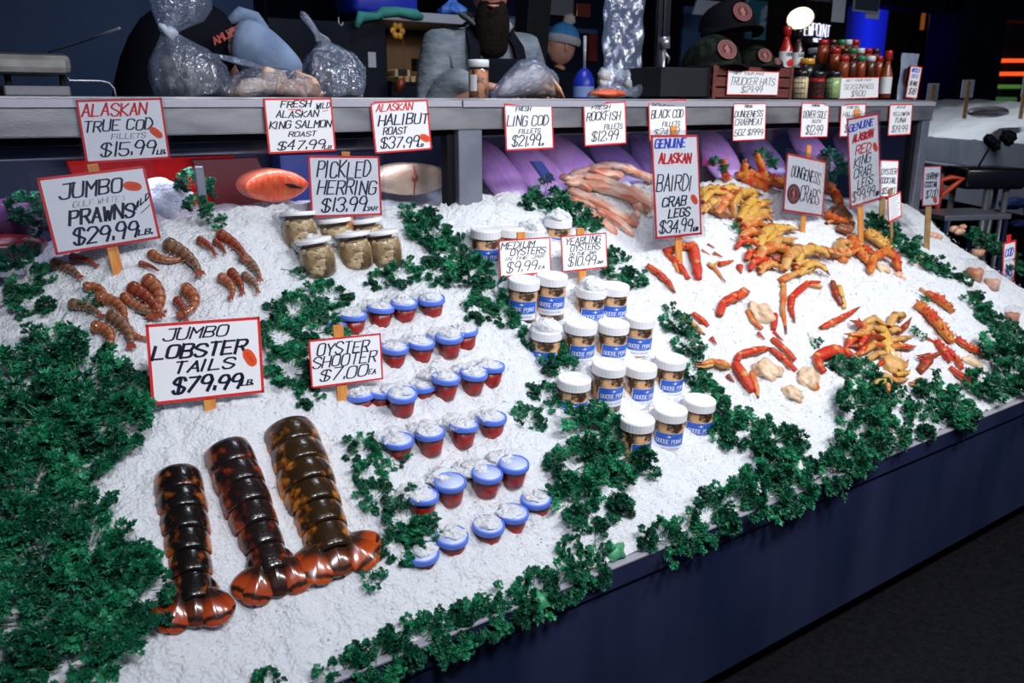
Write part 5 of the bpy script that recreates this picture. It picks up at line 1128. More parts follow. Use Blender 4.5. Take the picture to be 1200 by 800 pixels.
def lamp_bar(x0, x1, y, z, label):
    t = thing('case_light', label, 'light', ((x0 + x1) / 2, y, z)); w = (x1 - x0) / 2
    mb = MB(); mb.tube([(-w, 0, 0), (w, 0, 0)], .024, 14); mb.build('housing', M['case_tube'], t)
    mb = MB(); mb.box(-w, w, -.0265, -.0225, -.022, -.018); mb.build('edge_trim', M['steel'], t, smooth=False)
    mb = MB(); mb.box(-w * .9, w * .9, .014, .020, -.024, -.019); mb.build('tube', emit('case_tube_glow', (.30, .28, .7), .35), t, smooth=False)
M['case_tube'] = mat('case_tube', (.012, .022, .05), .35)
lamp_bar(CX0 + .1, 1.44, 2.475, 1.488, 'dark tubular light under the rail in the left half of the case'); lamp_bar(1.60, 4.12, 2.50, 1.515, 'dark tubular light under the rail in the right half of the case')
area('case_lamp_1', (.7, 2.55, 1.45), (.7, 2.72, 1.2), (1.4, .04), 2.2, (.85, .85, 1.0), 150)
area('case_lamp_2', (2.9, 2.55, 1.47), (2.9, 2.75, 1.2), (2.3, .04), 2.3, (.66, .58, 1.0), 150)
# roasts standing on the ice
M['salmon'] = mat('salmon_red', (.72, .055, .012), .35, 0, (.78, .16, .05), 26, .3, 90, stretch=(3, 1, 1), Coat_Weight=.4)
M['halibut'] = mat('halibut_flesh', (.70, .44, .26), .35, 0, (.76, .58, .42), 20, .2, 80, Coat_Weight=.4)
def roast(px0, px1, py0, py1, Y, name, label, flesh, skin, slit):
    a = at_y(px0, (py0 + py1) / 2, Y); b = at_y(px1, (py0 + py1) / 2, Y); h = (at_y((px0 + px1) / 2, py0, Y) - at_y((px0 + px1) / 2, py1, Y)).z; w = b.x - a.x; c = (a + b) / 2
    t = thing(name, label, 'fish', c - Vector((0, 0, h / 2)), None, 'fish roasts behind the glass'); prof = []; n = 28
    for k in range(n):
        q = 2 * PI * k / n; x = math.cos(q); z = math.sin(q); prof.append(Vector((x * w / 2 * (1 if x < 0 else 1.0), 0, h / 2 + z * h / 2 * (1 - .35 * max(0, x) ** 2))))
    mb = MB(); V = []
    for yy, s in ((-.030, .90), (-.034, .80), (0, 1.0), (.04, 1.0), (.08, .9)):
        pass
    for yy, s in ((-.036, 0.02), (-.036, .55), (-.034, .88), (-.026, 1.0), (.06, 1.0), (.075, .8), (.078, .02)):
        for p in prof: V.append(Vector((p.x * s, yy, h / 2 + (p.z - h / 2) * s)))
    mb.add(V, [(r * n + k, r * n + (k + 1) % n, (r + 1) * n + (k + 1) % n, (r + 1) * n + k) for r in range(6) for k in range(n)], 0); mb.build('flesh', M[flesh], t)
    V = []
    for yy, s in ((-.024, 1.012), (.06, 1.012)):
        for p in prof: V.append(Vector((p.x * s, yy, h / 2 + (p.z - h / 2) * s)))
    mb = MB(); mb.add(V, [(k, (k + 1) % n, n + (k + 1) % n, n + k) for k in range(n)]); mb.build('skin', M[skin], t)
    mb = MB()
    if slit == 'slit': mb.tube([(.02, -.037, h * .55), (w * .2, -.039, h * .50), (w * .36, -.037, h * .40)], [.002, .006, .002], 6); mb.build('belly_slit', M['black'], t)
    else: mb.tube([(-w * .05, -.036, h * .05), (-w * .04, -.038, h * .5), (-w * .05, -.036, h * .95)], [.002, .004, .002], 6); mb.blob((-w * .04, -.036, h * .56), .012, 10, 8, .1); mb.build('bone', mat('bone_red', (.35, .08, .05), .4), t)
    for s in (-1, 1): pass
    return t
M['salmon_skin'] = mat('salmon_skin', (.45, .10, .06), .4); M['halibut_skin'] = mat('halibut_skin', (.55, .42, .30), .4)
roast(284, 358, 198, 236, 2.60, 'salmon_roast', 'bright red salmon roast behind the glass under the king salmon card', 'salmon', 'salmon_skin', 'slit')
roast(436, 528, 191, 228, 2.60, 'halibut_roast', 'pale halibut roast with a red bone line behind the glass under the halibut card', 'halibut', 'halibut_skin', 'bone')
# red boards behind the left pane
M['red_board'] = mat('red_board', (.75, .010, .008), .6, 0, (.60, .008, .008), 4, Specular_IOR_Level=.1); M['blue_box'] = mat('blue_box', (.03, .07, .35), .4)
def slab_y(name, px0, py0, px1, py1, Y, th, material, label=None, cat=None, parent=None, group=None, skew=0.0, bev=.004):
    a = at_y(px0, py1, Y); b = at_y(px1, py1, Y); zt = at_y((px0 + px1) / 2, py0, Y).z; zb = at_y((px0 + px1) / 2, py1, Y).z
    bm = bmesh.new(); vs = box(bm, a.x, b.x, Y, Y + th, zb, zt, bev)
    c = Vector(((a.x + b.x) / 2, Y + th / 2, zb))
    for v in bm.verts: v.co.x += skew * (v.co.z - zb); v.co -= c
    if parent is not None: c = c - parent.location
    o = bm_obj(name, bm, material, parent); o.location = c
    return tag(o, label, cat, group) if label else o
slab_y('red_board', 108, 184, 298, 258, 2.90, .02, M['red_board'], 'bright red board standing behind the glass under the true cod card', 'board', skew=-.25)
slab_y('red_board', 262, 184, 335, 252, 2.86, .02, mat('red_board_dark', (.16, .012, .012), .45), 'dark red board leaning beside the salmon roast behind the glass', 'board', skew=-.45)
slab_y('blue_box', 332, 180, 400, 240, 2.88, .08, M['blue_box'], 'blue box standing behind the salmon roast', 'box')
slab_y('metal_divider', 236, 194, 247, 262, 2.392, .008, M['steel_post'], 'narrow upright grey divider at the left pane, rising from the ice', 'divider', skew=-.03)
M['dull_purple'] = mat('dull_purple', (.16, .06, .16), .35); M['dark_red'] = mat('dark_red_fish', (.25, .02, .03), .3, 0, (.12, .01, .02), 30)
p = at_y(12, 236, 2.62); mb = MB(); mb.lathe([(0, 0), (.05, 0), (.075, .05), (.08, .09), (.076, .092), (.07, .05), (0, .01)], 28); o = mb.build('purple_bowl', M['dull_purple']); o.location = p - Vector((0, 0, .09)); tag(o, 'dull purple bowl at the left edge behind the glass', 'bowl')
blob_at('red_fish', at_y(10, 290, 2.56), .07, (1.3, .7, .5), M['dark_red'], 'dark red fish piece at the left edge behind the glass', 'fish')
blob_at('ice_lump', at_y(190, 232, 2.58), .07, (1.1, .8, .75), M['ice'], 'bluish lump of ice behind the glass right of the prawn sign', 'ice', amp=.16)
PPx = parsley_proto(31, 34, .075, .0095)
first = True
for px, py, r, lab in ((46, 262, 34, 'teal parsley bunch behind the glass left of the prawn sign'), (30, 248, 26, 'upper teal parsley bunch behind the glass beside the purple bowl'), (228, 222, 26, 'tall dark parsley bunch against the red board behind the glass'), (232, 246, 20, 'low green parsley bunch at the foot of the grey divider'), (975, 195, 24, 'dark parsley bunch behind the glass right of the Dungeness crabs sign'), (960, 206, 22, 'low parsley bunch behind the glass touching the Dungeness crabs sign'), (895, 190, 18, 'parsley bunch behind the standing king crab stubs'), (840, 196, 14, 'small parsley bunch left of the standing king crab stubs')):
    Y = 2.54 if px not in (232, 840, 895) else 2.37
    p = at_y(px, py, Y); dup(PPx, p, axes((0, -.6, 1), (1, .3 * (px % 5), 0)), lab, r * depth(p) / FPX / .085)
for ch in list(PPx.children): bpy.data.objects.remove(ch)
bpy.data.objects.remove(PPx)
# fillets under violet light
M['fillet'] = mat('fillet', (.46, .26, .38), .3, 0, (.36, .20, .36), 9, .15, 60, stretch=(1, 6, 1), Coat_Weight=.5); M['fillet_dark'] = mat('fillet_dark', (.20, .12, .22), .3, 0, (.12, .08, .16), 9, .15, 60, stretch=(1, 6, 1), Coat_Weight=.5)
FL = [((560, 186), (612, 222), 30, 'fillet', 'purple pink fillet behind the glass right of the post'), ((600, 178), (660, 224), 34, 'fillet', 'purple fillet under the ling cod card'), ((640, 176), (704, 212), 34, 'fillet', 'broad mauve fillet under the ling cod and rockfish cards'), ((690, 176), (760, 208), 30, 'fillet_dark', 'dark violet fillet behind the pink seafood pile'), ((742, 178), (790, 204), 28, 'fillet_dark', 'dark fillet half behind the bairdi sign'),
      ((822, 176), (866, 192), 28, 'fillet', 'lilac fillet left of the crab meat card'), ((868, 172), (920, 196), 30, 'fillet_dark', 'dusky fillet under the crab meat card'), ((925, 168), (980, 186), 26, 'fillet', 'mauve fillet under the sole card'), ((980, 172), (1034, 196), 30, 'fillet', 'mauve fillet behind the tall king crab sign'), ((1042, 172), (1074, 226), 30, 'fillet', 'purple fillet at the right end behind the glass')]
for a, b, w, mm, lab in FL:
    A = at_y(*a, 2.86); B = at_y(*b, 2.50); c = (A + B) / 2; d = B - A; L_ = d.length * 1.1; wd = w * depth(c) / FPX * 1.6
    Rm = axes((-.2, -.55, .8), d); mb = MB(); mb.blob((0, 0, 0), 1, 24, 14, .03, (L_ / 2, wd / 2, .022), rnd=random.Random(lab)); o = mb.build('fish_fillet', M[mm]); o.location = c; o.rotation_euler = Rm.to_euler(); tag(o, lab, 'fish', 'fillets behind the glass')
slab_y('blue_scoop', 640, 188, 652, 212, 2.47, .02, M['blue_box'], 'blue plastic divider between the purple fillets', 'divider', skew=-.9)
slab_y('pink_label', 823, 186, 842, 194, 2.44, .004, mat('magenta', (.45, .03, .16), .4), 'magenta tag behind the glass left of the king crab stubs', 'tag')

# ================================================================== things on the rail top (z = 1.619)
ZT = 1.6195
def ctop(px, Y): q = at_y(px, 112, Y); return Vector((q.x, Y, ZT))
def pxw(px, Y): return depth(at_y(px, 112, Y)) / FPX
M['film'] = clear('bag_film', (.86, .92, 1.0), .16, .12, .9, 30, .05, (.50, .62, .90)); M['film_frost'] = clear('bag_film_frosted', (.82, .88, 1.0), .16, .14, .9, 22, .12, (.55, .64, .88)); M['film_dark'] = clear('bag_film_dark', (.78, .85, 1.0), .34, .08, 1.0, 34, .10, (.5, .62, .95))
def film_bag(name, label, prof, c, material, group=None, seed=1, seg=40, fold=.06, sx=1.0, sy=.8):
    """a loose bag: profile of (radius, z, dx) with folds that deepen towards the knot"""
    t = thing(name, label, 'bag', c, None, group); r = random.Random(seed); V = []; F = []; ph = [r.uniform(0, 6) for _ in range(4)]; n = len(prof)
    for i, (rr, z, dx) in enumerate(prof):
        for k in range(seg):
            a = 2 * PI * k / seg; w = 1 + fold * (math.sin(7 * a + ph[0] + i * .35) + .6 * math.sin(11 * a + ph[1] - i * .5) + .4 * math.sin(17 * a + ph[2] + i))
            V.append(Vector((rr * w * math.cos(a) * sx + dx, rr * w * math.sin(a) * sy, z + .006 * math.sin(3 * a + ph[3] + i))))
    for i in range(n - 1):
        for k in range(seg): F.append((i * seg + k, i * seg + (k + 1) % seg, (i + 1) * seg + (k + 1) % seg, (i + 1) * seg + k))
    obj_from('film', V, F, material, t); return t
M['clam'] = mat('clam_shell', (.30, .22, .16), .5, 0, (.10, .08, .07), 20, .4, 40); M['clam_meat'] = mat('pale_meat', (.86, .64, .50), .4, 0, (.84, .42, .24), 10, .3, 60)
k = pxw(225, 2.62); c = ctop(225, 2.62)
b = film_bag('knotted_bag', 'clear knotted plastic bag of shellfish standing on the rail at left', [(.001, .002, 0), (40 * k, .004, 0), (44 * k, 20 * k, 0), (42 * k, 36 * k, -2 * k), (30 * k, 52 * k, -8 * k), (14 * k, 64 * k, -17 * k), (7 * k, 70 * k, -20 * k), (14 * k, 76 * k, -16 * k), (26 * k, 86 * k, -6 * k), (32 * k, 100 * k, -2 * k), (34 * k, 130 * k, -2 * k)], c, M['film_frost'], seed=3, fold=.05)
mb = MB(); mb.tube([(-20 * k, -8 * k, 66 * k), (-28 * k, -10 * k, 76 * k), (-32 * k, -10 * k, 78 * k)], [5 * k, 4 * k, 2 * k], 8); mb.blob((-19 * k, -6 * k, 70 * k), 8 * k, 10, 8, .15); mb.build('knot', mat('film_knot', (.55, .60, .72), .4), b)
mb = MB(); rr = random.Random(2)
for i in range(26):
    a = rr.uniform(0, 6.28); q = math.sqrt(rr.random()) * 26 * k; mb.blob((math.cos(a) * q, math.sin(a) * q * .7, rr.uniform(8, 36) * k), rr.uniform(7, 11) * k, 10, 7, .14, (1.2, .9, .7), Euler((rr.uniform(0, 3), rr.uniform(0, 3), 0)).to_matrix(), rnd=rr)
mb.build('shellfish', M['clam'], b)
k = pxw(318, 2.55); c = ctop(318, 2.55)
b = film_bag('meat_bag', 'clear bag lying on the rail with pinkish pale pieces in it', [(.001, .001, 0), (46 * k, .003, 0), (52 * k, 9 * k, 0), (44 * k, 20 * k, 0), (24 * k, 29 * k, -4 * k), (.002, 33 * k, -6 * k)], c, M['film'], seed=5, fold=.07, sx=1.12, sy=.6)
for i, (dx, dz, r_, sc) in enumerate(((-26, 9, 20, (1.4, .8, .5)), (2, 17, 20, (.95, .8, .8)), (24, 9, 16, (1.3, .8, .6)), (44, 12, 17, (1.2, .8, .75)))):
    mb = MB(); mb.blob((dx * k, 0, dz * k + .002), r_ * k, 20, 14, .09, sc, Euler((0, -.3 + .3 * i, 0)).to_matrix(), rnd=random.Random(i)); mb.build('pale_piece', M['clam_meat'], b)
mb = MB(); mb.tube([(-8 * k, -4 * k, 32 * k), (-40 * k, -4 * k, 40 * k), (-70 * k, 0, 46 * k)], [3 * k, 4 * k, 2 * k], 8); mb.build('twisted_neck', M['film_frost'], b)
k = pxw(393, 2.62); c = ctop(393, 2.62)
b = film_bag('crumpled_bag', 'shiny crumpled plastic bag with a twisted neck standing on the rail', [(.001, .002, 0), (32 * k, .004, 0), (36 * k, 16 * k, 0), (35 * k, 34 * k, 0), (26 * k, 48 * k, -4 * k), (12 * k, 57 * k, -8 * k), (6 * k, 60 * k, -10 * k), (9 * k, 64 * k, -12 * k), (4 * k, 70 * k, -18 * k), (5 * k, 88 * k, -32 * k), (2 * k, 91 * k, -35 * k)], c, M['film_dark'], seed=8, fold=.07)
mb = MB(); rr = random.Random(12)
for i in range(14): mb.blob((rr.uniform(-20, 20) * k, rr.uniform(-12, 12) * k, rr.uniform(8, 34) * k), 10 * k, 10, 7, .16, (1, .8, .8), rnd=rr)
mb.build('dark_contents', mat('dark_contents', (.03, .035, .06), .4, 0, (.16, .13, .12), 25), b)
# scale at far left
sc_ = thing('weighing_scale', 'steel topped weighing scale at the left end of the rail', 'scale', ctop(30, 2.75))
L0 = sc_.location; k = pxw(30, 2.75)
bm = bmesh.new(); box(bm, -60 * k, 46 * k, -.12, .12, 24 * k, 47 * k, .018); bm_obj('pan', bm, mat('scale_steel', (.36, .35, .34), .35, .8, (.24, .23, .22), 14), sc_)
bm = bmesh.new(); box(bm, -26 * k, 42 * k, -.10, .10, 0, 12 * k, .005); bm_obj('base', bm, mat('scale_base', (.20, .20, .22), .4, .5), sc_)
for s in (-18, 38): bm = bmesh.new(); box(bm, (s - 3) * k, (s + 3) * k, -.06, -.04, 12 * k, 25 * k, .002); bm_obj('pillar', bm, M['black'], sc_)
k = pxw(110, 2.7); mb = MB(); q = ctop(110, 2.7)
mb.tube([(-26 * k, 0, 22 * k), (-24 * k, 0, 18 * k), (10 * k, 0, 18 * k), (18 * k, 0, 16 * k), (23 * k, 0, 10 * k), (24 * k, 0, 0)], 1.3 * k, 8); o = mb.build('bent_rod', M['steel']); o.location = q; tag(o, 'thin bent steel rod standing beside the weighing scale', 'rod')
# jar of smoked fish
k = pxw(561, 2.55); j = thing('smoked_fish_jar', 'clear jar of brown smoked fish with white lid on the rail before the bearded man', 'jar', ctop(561, 2.55)); r_ = 12 * k
mb = MB(); mb.lathe([(0, 0), (r_, 0), (r_, 34 * k), (r_ * .9, 36 * k)], 28); mb.build('jar', M['jar_clear'], j)
mb = MB(); mb.lathe([(0, .002), (r_ * .95, .002), (r_ * .95, 32 * k), (0, 33 * k)], 28); mb.build('smoked_fish', mat('smoked_fish', (.60, .26, .14), .4, 0, (.05, .02, .015), 34, .3, 60, lo=.5, hi=.64), j)
mb = MB(); mb.lathe([(r_ * .98, 34.5 * k), (r_ * 1.03, 34.5 * k), (r_ * 1.03, 42 * k), (r_ * .97, 43 * k), (0, 43 * k)], 28); mb.build('lid', M['jar_lid'], j)
V = [Vector((1.02 * r_ * math.sin(a), -1.02 * r_ * math.cos(a), z)) for z in (8 * k, 26 * k) for a in np.linspace(-1.5, -.75, 8)]
mb = MB(); mb.add(V, [(i, i + 1, i + 9, i + 8) for i in range(7)]); mb.build('label', M['label_white'], j)
# wrapped fish
k = pxw(618, 2.62); f = thing('wrapped_fish', 'whole fish wrapped in crinkled clear plastic lying on the rail', 'fish', ctop(618, 2.62))
pts = [Vector((x * k, 0, z * k)) for x, z in ((-42, 6), (-25, 12), (-5, 18), (12, 20), (28, 15), (40, 8), (48, 3))]
mb = MB(); mb.tube(pts, [v * k for v in (4, 11, 17, 19, 14, 8, 2)], 16, .95); mb.V = [Vector((v.x, v.y, max(v.z, .001))) for v in mb.V]; mb.build('fish', mat('grey_fish', (.34, .28, .28), .35, 0, (.50, .30, .22), 9, .1, 60), f)
mb = MB(); pts2 = [Vector((x * k, -.004, z * k)) for x, z in ((-52, 3), (-40, 8), (-24, 15), (-4, 22), (6, 25), (20, 20), (32, 12))]
mb.tube(pts2, [v * k for v in (3, 9, 15, 21, 22, 17, 11)], 26, 1.0)
for v in mb.V: v.y += .004 * math.sin(v.x * 180 + v.z * 90); v.z = max(v.z * (1 + .03 * math.sin(v.x * 140)), .0015)
mb.build('wrap', M['film_frost'], f)
mb = MB(); mb.tube([(26 * k, -.03, 24 * k), (36 * k, -.035, 12 * k), (46 * k, -.03, 1 * k)], [5 * k, 7 * k, 4 * k], 10, .4); mb.build('belly', M['clam_meat'], f)
# red packet in film
k = pxw(722, 2.58); f = thing('packet', 'red fish in crumpled clear film lying on the rail under the hanging bag', 'packet', ctop(722, 2.58))
mb = MB(); mb.blob((-14 * k, 0, 6 * k), 20 * k, 20, 12, .05, (1.25, .8, .28)); mb.build('red_fish', M['salmon'], f)
mb = MB(); mb.tube([(-42 * k, 0, 3 * k), (-25 * k, 0, 7 * k), (0, 0, 9 * k), (18 * k, 0, 6 * k), (30 * k, 0, 8 * k), (42 * k, 0, 12 * k)], [3 * k, 8 * k, 9 * k, 4 * k, 6 * k, 8 * k], 20)
for v in mb.V: v.z = max(v.z + .004 * math.sin(v.x * 230), .001); v.y *= 1 + .2 * math.sin(v.x * 170)
mb.build('film', M['film_frost'], f)
# stand with the hanging bag
st = thing('bag_stand', 'black pole with a steel clamp that holds the hanging plastic bag', 'stand', ctop(772, 2.62)); k = pxw(772, 2.62)
bm = bmesh.new(); box(bm, -8 * k, -2 * k, -.01, .01, 0, 135 * k, .002); bm_obj('pole', bm, M['black_gloss'], st)
bm = bmesh.new(); box(bm, 1 * k, 12 * k, -.008, .014, 62 * k, 135 * k, .004); box(bm, -4 * k, 3 * k, -.004, .004, 80 * k, 84 * k, .001); bm_obj('pump', bm, M['black_gloss'], st)
mb = MB(); mb.tube([(2 * k, -.012, 69 * k), (3 * k, -.012, 56 * k)], 6 * k, 14); mb.tube([(1 * k, -.012, 58 * k), (1 * k, -.012, 30 * k), (-1 * k, -.012, 12 * k)], [3.2 * k, 2.4 * k, 1.6 * k], 10); mb.tube([(3 * k, -.012, 52 * k), (10 * k, -.012, 46 * k), (9 * k, -.012, 40 * k)], [2 * k, 2 * k, 1 * k], 8); mb.build('clamp', M['steel'], st)
bm = bmesh.new(); box(bm, -52 * k, -4 * k, -.004, .004, 116 * k, 119 * k, .001); bm_obj('arm', bm, M['black_gloss'], st)
k = pxw(728, 2.66); hb = thing('hanging_bag', 'large clear plastic bag hanging open behind the rail with ice in its bottom', 'bag', ctop(728, 2.66))
V = []; F = []; nu, nv = 30, 34
for s in (-1, 1):
    o_ = len(V)
    for i in range(nu + 1):
        for jx in range(nv + 1):
            u = i / nu; x = (jx / nv * 2 - 1); z = 14 + 98 * u
            V.append(Vector((x * (31 - 3 * (1 - u)) * k + 3 * k * (u - .5), s * .030 * math.sqrt(max(0, 1 - x * x)) + .006 * math.sin(9 * x + 6 * u) + .005 * math.sin(17 * u - 6 * x), z * k + 2 * k * math.sin(3 * x + 1))))
    for i in range(nu):
        for jx in range(nv): a = o_ + i * (nv + 1) + jx; F.append((a, a + 1, a + nv + 2, a + nv + 1))
obj_from('film', V, F, clear('hang_film', (.84, .90, 1.0), .07, .22, .45, 7, .10, (.50, .60, .92)), hb)
mb = MB(); rr = random.Random(6)
for i in range(22): mb.blob((rr.uniform(-30, 30) * k, rr.uniform(-.02, .02), rr.uniform(15, 27) * k), rr.uniform(5, 9) * k, 9, 7, .15, rnd=rr)
mb.build('frost', mat('bag_frost', (.42, .42, .45), .5, 0, (.60, .60, .62), 30, .4, 60), hb)
slab_y('black_tray', 718, 87, 766, 111, 2.72, .12, M['black'], 'black tray under the hanging bag', 'tray')

# merchandise at the right of the rail
slab_y('display_box', 774, 79, 834, 113.5, 2.46, .22, mat('box_black', (.012, .013, .017), .6, Specular_IOR_Level=.2), 'black display box under the left camouflage hat', 'box')
cr = thing('wooden_crate', 'red brown slatted wooden crate with a white hat price card on it', 'crate', ctop(880, 2.44)); M['crate'] = mat('crate_wood', (.16, .035, .025), .55, 0, (.09, .022, .018), 12, .1, 60, stretch=(1, 8, 8)); k = pxw(880, 2.44)
x0 = at_y(834, 112, 2.44).x - cr.location.x; x1 = at_y(927, 112, 2.44).x - cr.location.x
for z0, z1 in ((2, 12), (14, 24), (26, 36)):
    bm = bmesh.new(); box(bm, x0, x1, 0, .012, z0 * k, z1 * k, .002); bm_obj('slat', bm, M['crate'], cr)
bm = bmesh.new(); box(bm, x0, x1, .012, .22, 0, 34 * k, .002); bm_obj('inner_box', bm, mat('crate_inside', (.03, .012, .01), .7), cr)
for xx in (x0, x1 - .018): bm = bmesh.new(); box(bm, xx, xx + .018, -.004, .014, 0, 37 * k, .001); bm_obj('corner_batten', bm, M['crate'], cr)
price_card('price card TRUCKER HATS $29.99 on the front of the wooden crate', [(853, 82), (913, 84), (911, 112), (851, 111)], 2.432, [('GET YOUR PIKE', .12, .70, .05, .18, 'k', .12), ('TRUCKER HATS', .06, .92, .24, .62, 'k', .10), ('$2999', .28, .68, .62, .92, 'k', .12)], None, (), 0, 0.0)
M['felt'] = mat('hat_felt', (.004, .004, .007), .8, Specular_IOR_Level=.1); M['camo'] = mat('hat_camo', (.004, .007, .005), .8, 0, (.014, .022, .014), 26, Specular_IOR_Level=.1, lo=.45, hi=.55); M['patch'] = mat('hat_patch', (.07, .010, .012), .6); M['patch2'] = mat('hat_patch_line', (.34, .12, .11), .6)
def hat(px, py, rpx, Y, yaw, m, label, patch_px):
    p = at_y(px, py, Y); r = rpx * depth(p) / FPX; t = thing('trucker_hat', label, 'hat', p, (0, 0, yaw), 'trucker hats on the crate')
    mb = MB(); V = []; seg, ri = 28, 10
    for i in range(ri + 1):
        th = PI / 2 * i / ri
        for q in range(seg): a = 2 * PI * q / seg; V.append(Vector((math.cos(a) * math.cos(th) * r * .95, math.sin(a) * math.cos(th) * r * 1.08, math.sin(th) ** .8 * r * (.95 + .10 * -math.sin(a)))))
    mb.add(V, [(i * seg + q, i * seg + (q + 1) % seg, (i + 1) * seg + (q + 1) % seg, (i + 1) * seg + q) for i in range(ri) for q in range(seg)]); mb.build('crown', m, t)
    mb = MB(); V = []; n = 20
    for u in range(7):
        for q in range(n + 1): a = PI + PI * q / n; f = .96 + .85 * (u / 6) * abs(math.sin(a)) ** .6; V.append(Vector((math.cos(a) * r * (.95 if f < 1 else .95 + .06 * u / 6), math.sin(a) * r * 1.05 * f, r * .02 - .25 * r * math.cos(a) ** 2 * (u / 6)))) 
    mb.add(V, [(u * (n + 1) + q, u * (n + 1) + q + 1, (u + 1) * (n + 1) + q + 1, (u + 1) * (n + 1) + q) for u in range(6) for q in range(n)]); o = mb.build('brim', M['felt'], t); md = o.modifiers.new('t', 'SOLIDIFY'); md.thickness = .004
    mb = MB(); mb.blob((0, 0, r), r * .07, 8, 6); mb.build('button', M['felt'], t)
    pr = r * .34; R_ = axes((0, -1, .5), (1, 0, 0)); base = Vector((0, -r * .99, r * .50)); mb = MB(); n = 26
    mb.add([base + R_ @ Vector((math.cos(2 * PI * i / n) * pr, math.sin(2 * PI * i / n) * pr, .004)) for i in range(n)], [tuple(range(n))]); o = mb.build('patch', M['patch'], t, smooth=False); md = o.modifiers.new('t', 'SOLIDIFY'); md.thickness = .004
    mb = MB()
    for q0, q1 in ((.97, .90), (.66, .60)):
        A = [base + R_ @ Vector((math.cos(2 * PI * i / n) * pr * q, math.sin(2 * PI * i / n) * pr * q, .0055)) for q in (q0, q1) for i in range(n)]; mb.add(A, [(i, (i + 1) % n, n + (i + 1) % n, n + i) for i in range(n)])
    for i in range(0, n, 1): a = 2 * PI * i / n; d = Vector((math.cos(a), math.sin(a), 0)); s = Vector((-d.y, d.x, 0)) * pr * .03; mb.add([base + R_ @ (d * pr * .70 + s + Vector((0, 0, .0055))), base + R_ @ (d * pr * .86 + s + Vector((0, 0, .0055))), base + R_ @ (d * pr * .86 - s + Vector((0, 0, .0055))), base + R_ @ (d * pr * .70 - s + Vector((0, 0, .0055)))], [(0, 1, 2, 3)])
    fig = [(0, .5), (.14, .42), (.2, .1), (.3, -.12), (.14, -.25), (.2, -.5), (.05, -.5), (0, -.2), (-.1, -.5), (-.22, -.5), (-.1, -.1), (-.3, .05), (-.15, .25)]
    mb.add([base + R_ @ Vector((x * pr, z * pr, .0055)) for x, z in fig], [tuple(range(len(fig)))]); mb.build('patch_stitching', M['patch2'], o, smooth=False)
hat(833, 79, 35, 2.60, -.35, M['camo'], 'camouflage hat with round red patch on the black box', 0); hat(883, 80, 25, 2.56, -.42, M['camo'], 'smaller camouflage hat with red patch on the wooden crate', 0); hat(852, 36, 34, 2.66, -.38, M['felt'], 'black hat with round red patch stacked on top of the camouflage hats', 0); hat(905, 80, 13, 2.64, -.5, M['felt'], 'black hat half hidden behind the crate card', 0)
# bottles and jars
def bottle(px, pyb, pyt, wpx, Y, body, cap, label, cat='bottle', name='sauce_bottle', lab_col=None, neck=.0, group='sauces and seasonings on the rail', mark=None):
    p = at_y(px, pyb, Y); k = depth(p) / FPX; r = wpx / 2 * k; h = (pyb - pyt) * k; t = thing(name, label, cat, p, None, group); ch = h * (.20 if neck else .22); bh = h - ch
    prof = [(0, 0), (r, 0), (r, bh * (.62 if neck else .93)), (r * (.5 if neck else .85), bh * .86 if neck else bh * .97), (r * (.42 if neck else .8), bh), (0, bh)]
    mb = MB(); mb.lathe(prof, 18); mb.build('body', M[body], t)
    rc = r * (.62 if neck else .96); mb = MB(); mb.lathe([(0, bh), (rc, bh), (rc, h * .985), (rc * .9, h), (0, h)], 18); mb.build('cap', M[cap], t)
    if lab_col:
        mb = MB(); mb.lathe([(r * 1.02, bh * .12), (r * 1.02, bh * (.56 if neck else .8))], 18); lb = mb.build('label', M[lab_col], t)
        if mark:
            mb = MB(); write(mb, mark, -r * .8, r * .8, bh * .42, bh * .54, r * .1, y=0, slant=0); mb.V = [Vector((1.06 * r * math.sin(v.x / r), -1.06 * r * math.cos(v.x / r), v.z)) for v in mb.V]; mb.build('label_lettering', M['ink'], lb, smooth=False)
            mb = MB(); mb.blob((0, -r * 1.02, bh * .24), r * .7, 14, 8, 0, (1, .12, .8)); mb.build('label_mark', M['ink_red'], lb)
    return t
for n_, c_ in (('b_red', (.42, .012, .012)), ('b_dark', (.05, .012, .010)), ('b_black', (.010, .010, .012)), ('b_white', (.72, .72, .72)), ('b_green', (.02, .20, .08)), ('b_cream', (.66, .52, .32)), ('b_lime', (.30, .42, .18)), ('b_yellow', (.68, .30, .03)), ('b_orange', (.26, .045, .015)), ('b_spice', (.09, .022, .012)), ('b_grey', (.40, .40, .46))): M[n_] = mat(n_, c_, .3, 0, Coat_Weight=.3)
bottle(919, 84, 34, 15, 2.70, 'b_red', 'b_red', 'red hot sauce bottle with red cap and white label', neck=1, lab_col='b_white', mark='TAPATIO'); bottle(933, 84, 37, 14, 2.72, 'b_dark', 'b_black', 'dark sauce bottle with black cap beside the red capped bottle', neck=1, lab_col='b_white', mark='SAUCE')
bottle(954, 90, 58, 20, 2.74, 'b_black', 'b_grey', 'wide jar with pale grey lid behind the wire basket', name='sauce_jar', cat='jar'); bottle(944, 100, 70, 17, 2.62, 'b_black', 'b_yellow', 'black jar with yellow lid above the basket', name='sauce_jar', cat='jar'); bottle(972, 88, 54, 16, 2.78, 'b_dark', 'b_red', 'jar with broad red lid behind the green capped jars', name='sauce_jar', cat='jar')
